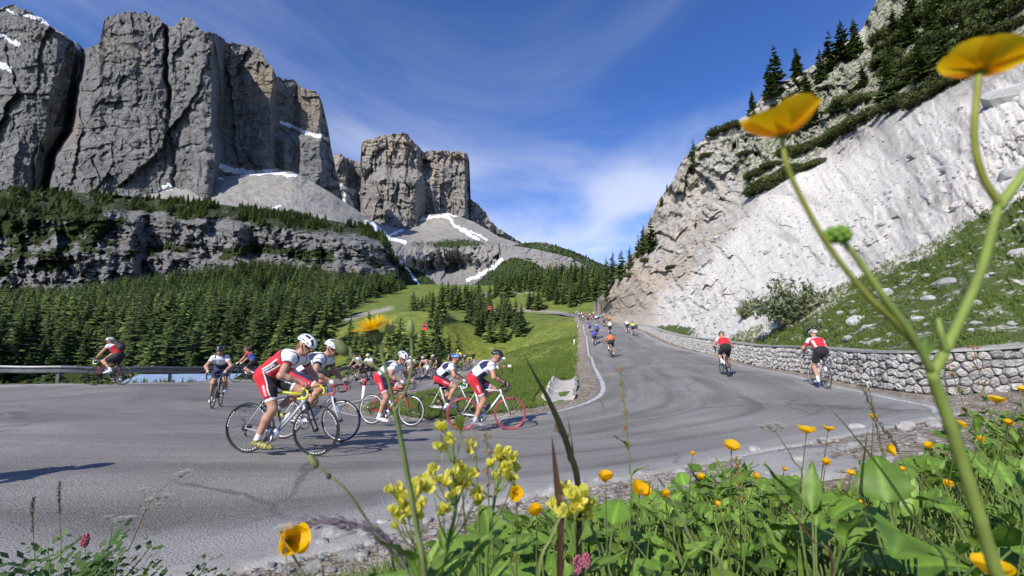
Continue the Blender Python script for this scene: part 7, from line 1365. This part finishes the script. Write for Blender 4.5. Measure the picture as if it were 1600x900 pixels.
bud(o, c0 - np.array(Ax) * .010, .0105, .0058, tuple(Ax), (.10, .12, .04), 'calyx'); bud(o, P(641, 524, .345), .0125, .0033, (0, 0, 1), (.20, .24, .08)); bud(o, P(540, 552, .345), .0145, .0046, (-.6, 0, .8), (.13, .15, .06)); bud(o, P(609, 520, .36), .010, .004, (0, 0, 1), (.30, .32, .12))
# drooping bud in front of the wheel, and more stalks
gb = ground_below(P(625, 880, .5), (0, .1)); o = empty('budding_stalk', tuple(gb)); tag(o, 'thin bent stalk with one closed green bud before the bicycle wheel', 'flower'); stem(o, [gb, P(612, 870, .5), P(575, 815, .49), P(540, 765, .48), P(510, 740, .48), P(494, 726, .48)], .0016, .0011, (.16, .19, .07)); bud(o, P(494, 728, .48), .0145, .0044, (-.6, 0, .8), (.16, .19, .07)); bud(o, P(512, 741, .48), .006, .003, (.5, 0, -.8), (.06, .06, .03), 'bract')
def sorrel(pts, z, label, r_=.0016):
    ps = [P(a, b_, z) for a, b_ in pts]; gb = ground_below(ps[0], (0, .1)); o = empty('sorrel', tuple(gb)); tag(o, label, 'plant', 'reddish sorrel stalks'); stem(o, [gb] + ps, r_, r_ * .5, (.16, .20, .06)); cv = cr_spline(ps, n=10); k0 = int(len(cv) * .45)
    for i in range(k0, len(cv), 4):
        mb = MB()
        for q in range(6): v = np.array([random.uniform(-1, 1), random.uniform(-1, 1), random.uniform(-.8, .5)]) * .0045 * z / .6; mb.ellip(cv[i] + v - gb, (.0014 * z / .6, .0010 * z / .6, .0019 * z / .6), random.choice([(.30, .11, .06), (.28, .16, .08), (.22, .18, .08)]), 5, 4)
        mb.build('seed_cluster', STEMM, o)
    for q in range(2): lf = obj('leaf', LEAVES['lance'][q], None, o); lf.matrix_local = Matrix.Translation(Vector(cv[int(len(cv) * .2 * (q + 1))] - gb)) @ frame_from((.5 - q, -.2, .8)) @ Matrix.Scale(.03, 4)
sorrel([(985, 800), (984, 735), (980, 680), (974, 620), (968, 568)], .62, 'tall red seeded sorrel stalk standing against the road'); sorrel([(770, 850), (764, 790), (762, 740), (760, 672)], .6, 'rusty sorrel stalk behind the yellow rocket'); sorrel([(748, 850), (747, 780), (744, 720), (741, 682)], .62, 'short pinkish sorrel stalk at the yellow rocket'); sorrel([(1165, 840), (1158, 790), (1152, 745), (1150, 712)], .8, 'pale pink sorrel tuft by the edge stones')
sorrel([(1530, 720), (1515, 660), (1490, 590), (1478, 560)], 1.3, 'branching red sorrel before the stone wall'); sorrel([(1560, 700), (1545, 640), (1530, 580), (1520, 540)], 1.35, 'faded red sorrel before the shaded part of the wall')
def blade(pts, z, w0, label, col=(.05, .075, .025), name='grass_blade', twist=.2):
    ps = np.array([P(*(q if len(q) == 3 else (q[0], q[1], z))) for q in pts]); gb = ground_below(ps[0], (0, .08)); cv = cr_spline(np.vstack([gb, ps]), n=8); L_ = len(cv); tt_ = np.linspace(0, 1, L_); w = w0 * np.minimum(1, (1 - tt_) * 2.2) + .0002; sd_ = np.array([1, .25, 0]); nrm = np.array([-.2, 1, .1]); G = np.stack([cv - sd_ * w[:, None], cv + nrm * w[:, None] * .35, cv + sd_ * w[:, None]], 1) - gb; me = mesh_np(name, G.reshape(-1, 3), grid_faces(L_, 3)); attr_c(me, 'col', np.repeat(np.array([col]), L_ * 3, 0)); me.materials.append(GRASSM); o = obj(name, me); o.location = gb; return tag(o, label, 'grass', 'single grass blades and stalks')
blade([(905, 800), (888, 700), (862, 635), (838, 590), (818, 553)], .5, .0034, 'dark pointed sedge blade crossing the road', (.025, .03, .012)); blade([(876, 830), (872, 770), (866, 715), (862, 680)], .5, .0036, 'brown tipped upright blade beside the sedge', (.10, .055, .035)); blade([(1480, 905), (1440, 830), (1385, 745), (1330, 675), (1288, 628)], .7, .0034, 'long green grass blade leaning over the road corner', (.07, .11, .03)); blade([(1350, 830), (1346, 760), (1352, 700), (1356, 668)], .8, .0032, 'short dark blade standing at the gravel', (.06, .09, .03))
blade([(1130, 905), (1085, 850), (1060, 800), (1045, 770)], .5, .002, 'thin pale stalk bending in the herbs', (.22, .26, .09)); blade([(840, 905), (860, 840), (880, 800), (905, 770)], .45, .0016, 'pale curved stem in front of the rocket', (.30, .36, .12)); blade([(960, 905), (940, 860), (915, 800), (900, 740), (892, 680), (884, 640)], .55, .0017, 'slim green stalk beside the dark sedge blade', (.16, .22, .06)); blade([(1300, 890), (1270, 845), (1235, 800), (1205, 770)], .6, .002, 'brown dead blade in the leaves', (.12, .06, .04)); blade([(1500, 900), (1400, 860), (1290, 830), (1180, 740)], .55, .0012, 'thin arching grass across the leaves', (.22, .28, .10)); blade([(1600, 800), (1540, 730), (1470, 660), (1420, 615)], .6, .0016, 'long thin stem slanting to the wall', (.18, .25, .07)); blade([(1620, 850), (1570, 760), (1530, 700), (1480, 640)], .62, .0016, 'second thin stem slanting to the wall', (.20, .27, .08))
def seed_grass(pts, z, label, thick=.0028, col=(.16, .11, .12)):
    ps = [P(a, b_, z) for a, b_ in pts]; gb = ground_below(ps[0], (0, .08)); o = empty('seed_grass', tuple(gb)); tag(o, label, 'grass', 'seeding grasses'); stem(o, [gb] + ps, .0013, .0007, (.16, .18, .08)); cv = cr_spline(ps, n=16); k0 = int(len(cv) * .40); mb = MB()
    for i in range(k0, len(cv)):
        for q in range(5): v = np.random.default_rng(i * 7 + q).normal(0, 1, 3) * thick * .55; d = cv[min(i + 1, len(cv) - 1)] - cv[i - 1]; d /= np.linalg.norm(d); a = cv[i] + v - gb; mb.tube([a, a + d * thick * 1.1 + v * .35, a + d * thick * 2.3 + v * .5], [.0003, thick * .26, .0002], 4, np.array(col) * random.uniform(.6, 1.3), cap=False)
    mb.build('seed_spike', STEMM, o)
seed_grass([(650, 940), (640, 900), (618, 862), (585, 832), (540, 818), (480, 815)], .42, 'arching purple grass spike bowing to the buttercup', .0030, (.15, .12, .15)); seed_grass([(650, 930), (640, 895), (620, 865), (602, 845)], .44, 'second shorter purple grass spike below the arching one', .0026, (.15, .11, .15)); seed_grass([(1440, 780), (1420, 740), (1395, 690), (1370, 655), (1345, 598)], 1.0, 'fine seeding grass stalk rising over the road', .003, (.14, .12, .08)); seed_grass([(1400, 790), (1385, 730), (1372, 680), (1358, 610)], 1.02, 'second fine seeding grass next to the first', .003, (.15, .13, .08)); seed_grass([(905, 780), (895, 730), (884, 690), (872, 668)], .52, 'small dark seed tuft on the sedge stem', .0024, (.12, .08, .06)); seed_grass([(55, 880), (52, 840), (50, 800), (52, 780)], 1.7, 'thin green grass ear by the gutter', .004, (.12, .14, .06)); seed_grass([(95, 850), (94, 810), (92, 780), (93, 755)], 1.75, 'wispy grass ear beside the thin one', .004, (.16, .16, .09))
# white umbels
UMC = (.70, .70, .66)
def umbel(pts, heads, z, label):
    ps = [P(a, b_, z) for a, b_ in pts]; gb = ground_below(ps[0], (0, .1)); o = empty('white_umbel', tuple(gb)); tag(o, label, 'flower', 'white umbels'); stem(o, [gb] + ps, .0016 * z / .8, .0008 * z / .8, (.20, .21, .11)); st = np.array(ps)
    for px, py, w in heads:
        c = P(px, py, z); rad = w * z / FPX / 2; k_ = np.argmin(np.linalg.norm(st - (c - np.array([0, 0, rad * 1.5])), axis=1)); stem(o, [st[k_], c - np.array([0, 0, rad * .7])], .0006 * z / .8, .0005 * z / .8, (.20, .21, .11), 'ray_stem', 3, 5); mb = MB()
        for q in range(38):
            th = q * 2.4; rr_ = rad * math.sqrt(q / 38); a = c + np.array([rr_ * math.cos(th), rr_ * math.sin(th), -.25 * rr_ ** 2 / rad + random.uniform(-.06, .06) * rad]) - gb; s_ = rad * .13
            for p_ in range(5): t_ = p_ * 1.257 + q; mb.add([a, a + np.array([math.cos(t_ - .4), math.sin(t_ - .4), .2]) * s_, a + np.array([math.cos(t_), math.sin(t_), .25]) * s_ * 1.4, a + np.array([math.cos(t_ + .4), math.sin(t_ + .4), .2]) * s_], [[0, 1, 2, 3]], None, np.array(UMC) * random.uniform(.8, 1.1))
            if q % 3 == 0: mb.tube([c - np.array([0, 0, rad * .7]) - gb, a], rad * .02, 3, (.22, .24, .12), cap=False)
        mb.build('flower_head', PETALM, o, False)
umbel([(180, 905), (205, 850), (228, 795), (246, 770), (270, 748)], [(285, 737, 24), (292, 734, 16), (248, 772, 22), (236, 778, 18), (262, 772, 16), (225, 762, 16), (230, 792, 16), (250, 785, 14)], 1.2, 'sprawling white umbel flower rising from the gutter'); umbel([(1255, 770), (1240, 720), (1222, 690), (1212, 675)], [(1202, 662, 22), (1190, 664, 16), (1213, 660, 16), (1222, 665, 14)], 1.1, 'small white umbel beside the flat opened buttercup'); umbel([(160, 905), (172, 850), (175, 815)], [(168, 806, 12), (190, 808, 22), (205, 806, 14)], 1.5, 'pale wispy umbel next to the sprawling one')
umbel([(505, 960), (495, 910), (488, 892)], [(486, 884, 34)], .30, 'blurred white blossom under the tilted buttercup'); umbel([(455, 960), (448, 880), (444, 838)], [(442, 822, 30)], .30, 'faded white blossom touching the tilted buttercup')
# pink clover-like spikes
def pink(px, py, z, w, label):
    c = P(px, py, z); gb = ground_below(c, (0, .08)); o = empty('pink_flower', tuple(gb)); tag(o, label, 'flower', 'pink flowers'); stem(o, [gb, gb * .4 + c * .6, c], .0012, .0009, (.15, .18, .06)); mb = MB(); rad = w * z / FPX / 2
    for q in range(30): th = q * 2.4; h = (q / 30 - .5) * rad * 3; rr_ = rad * .8 * math.sqrt(max(.05, 1 - (2 * q / 30 - 1) ** 2)); a = c - gb + np.array([rr_ * math.cos(th), rr_ * math.sin(th), h]); mb.ellip(a, (rad * .28, rad * .28, rad * .45), (.62, .16 + .1 * random.random(), .30), 5, 4)
    mb.build('flower_head', PETALM, o)
pink(903, 882, .5, 16, 'pink flower spike in front of the rocket leaves'); pink(916, 876, .5, 14, 'second pink spike touching the first'); pink(133, 844, 1.7, 12, 'single pink blossom by the finely cut herbs')
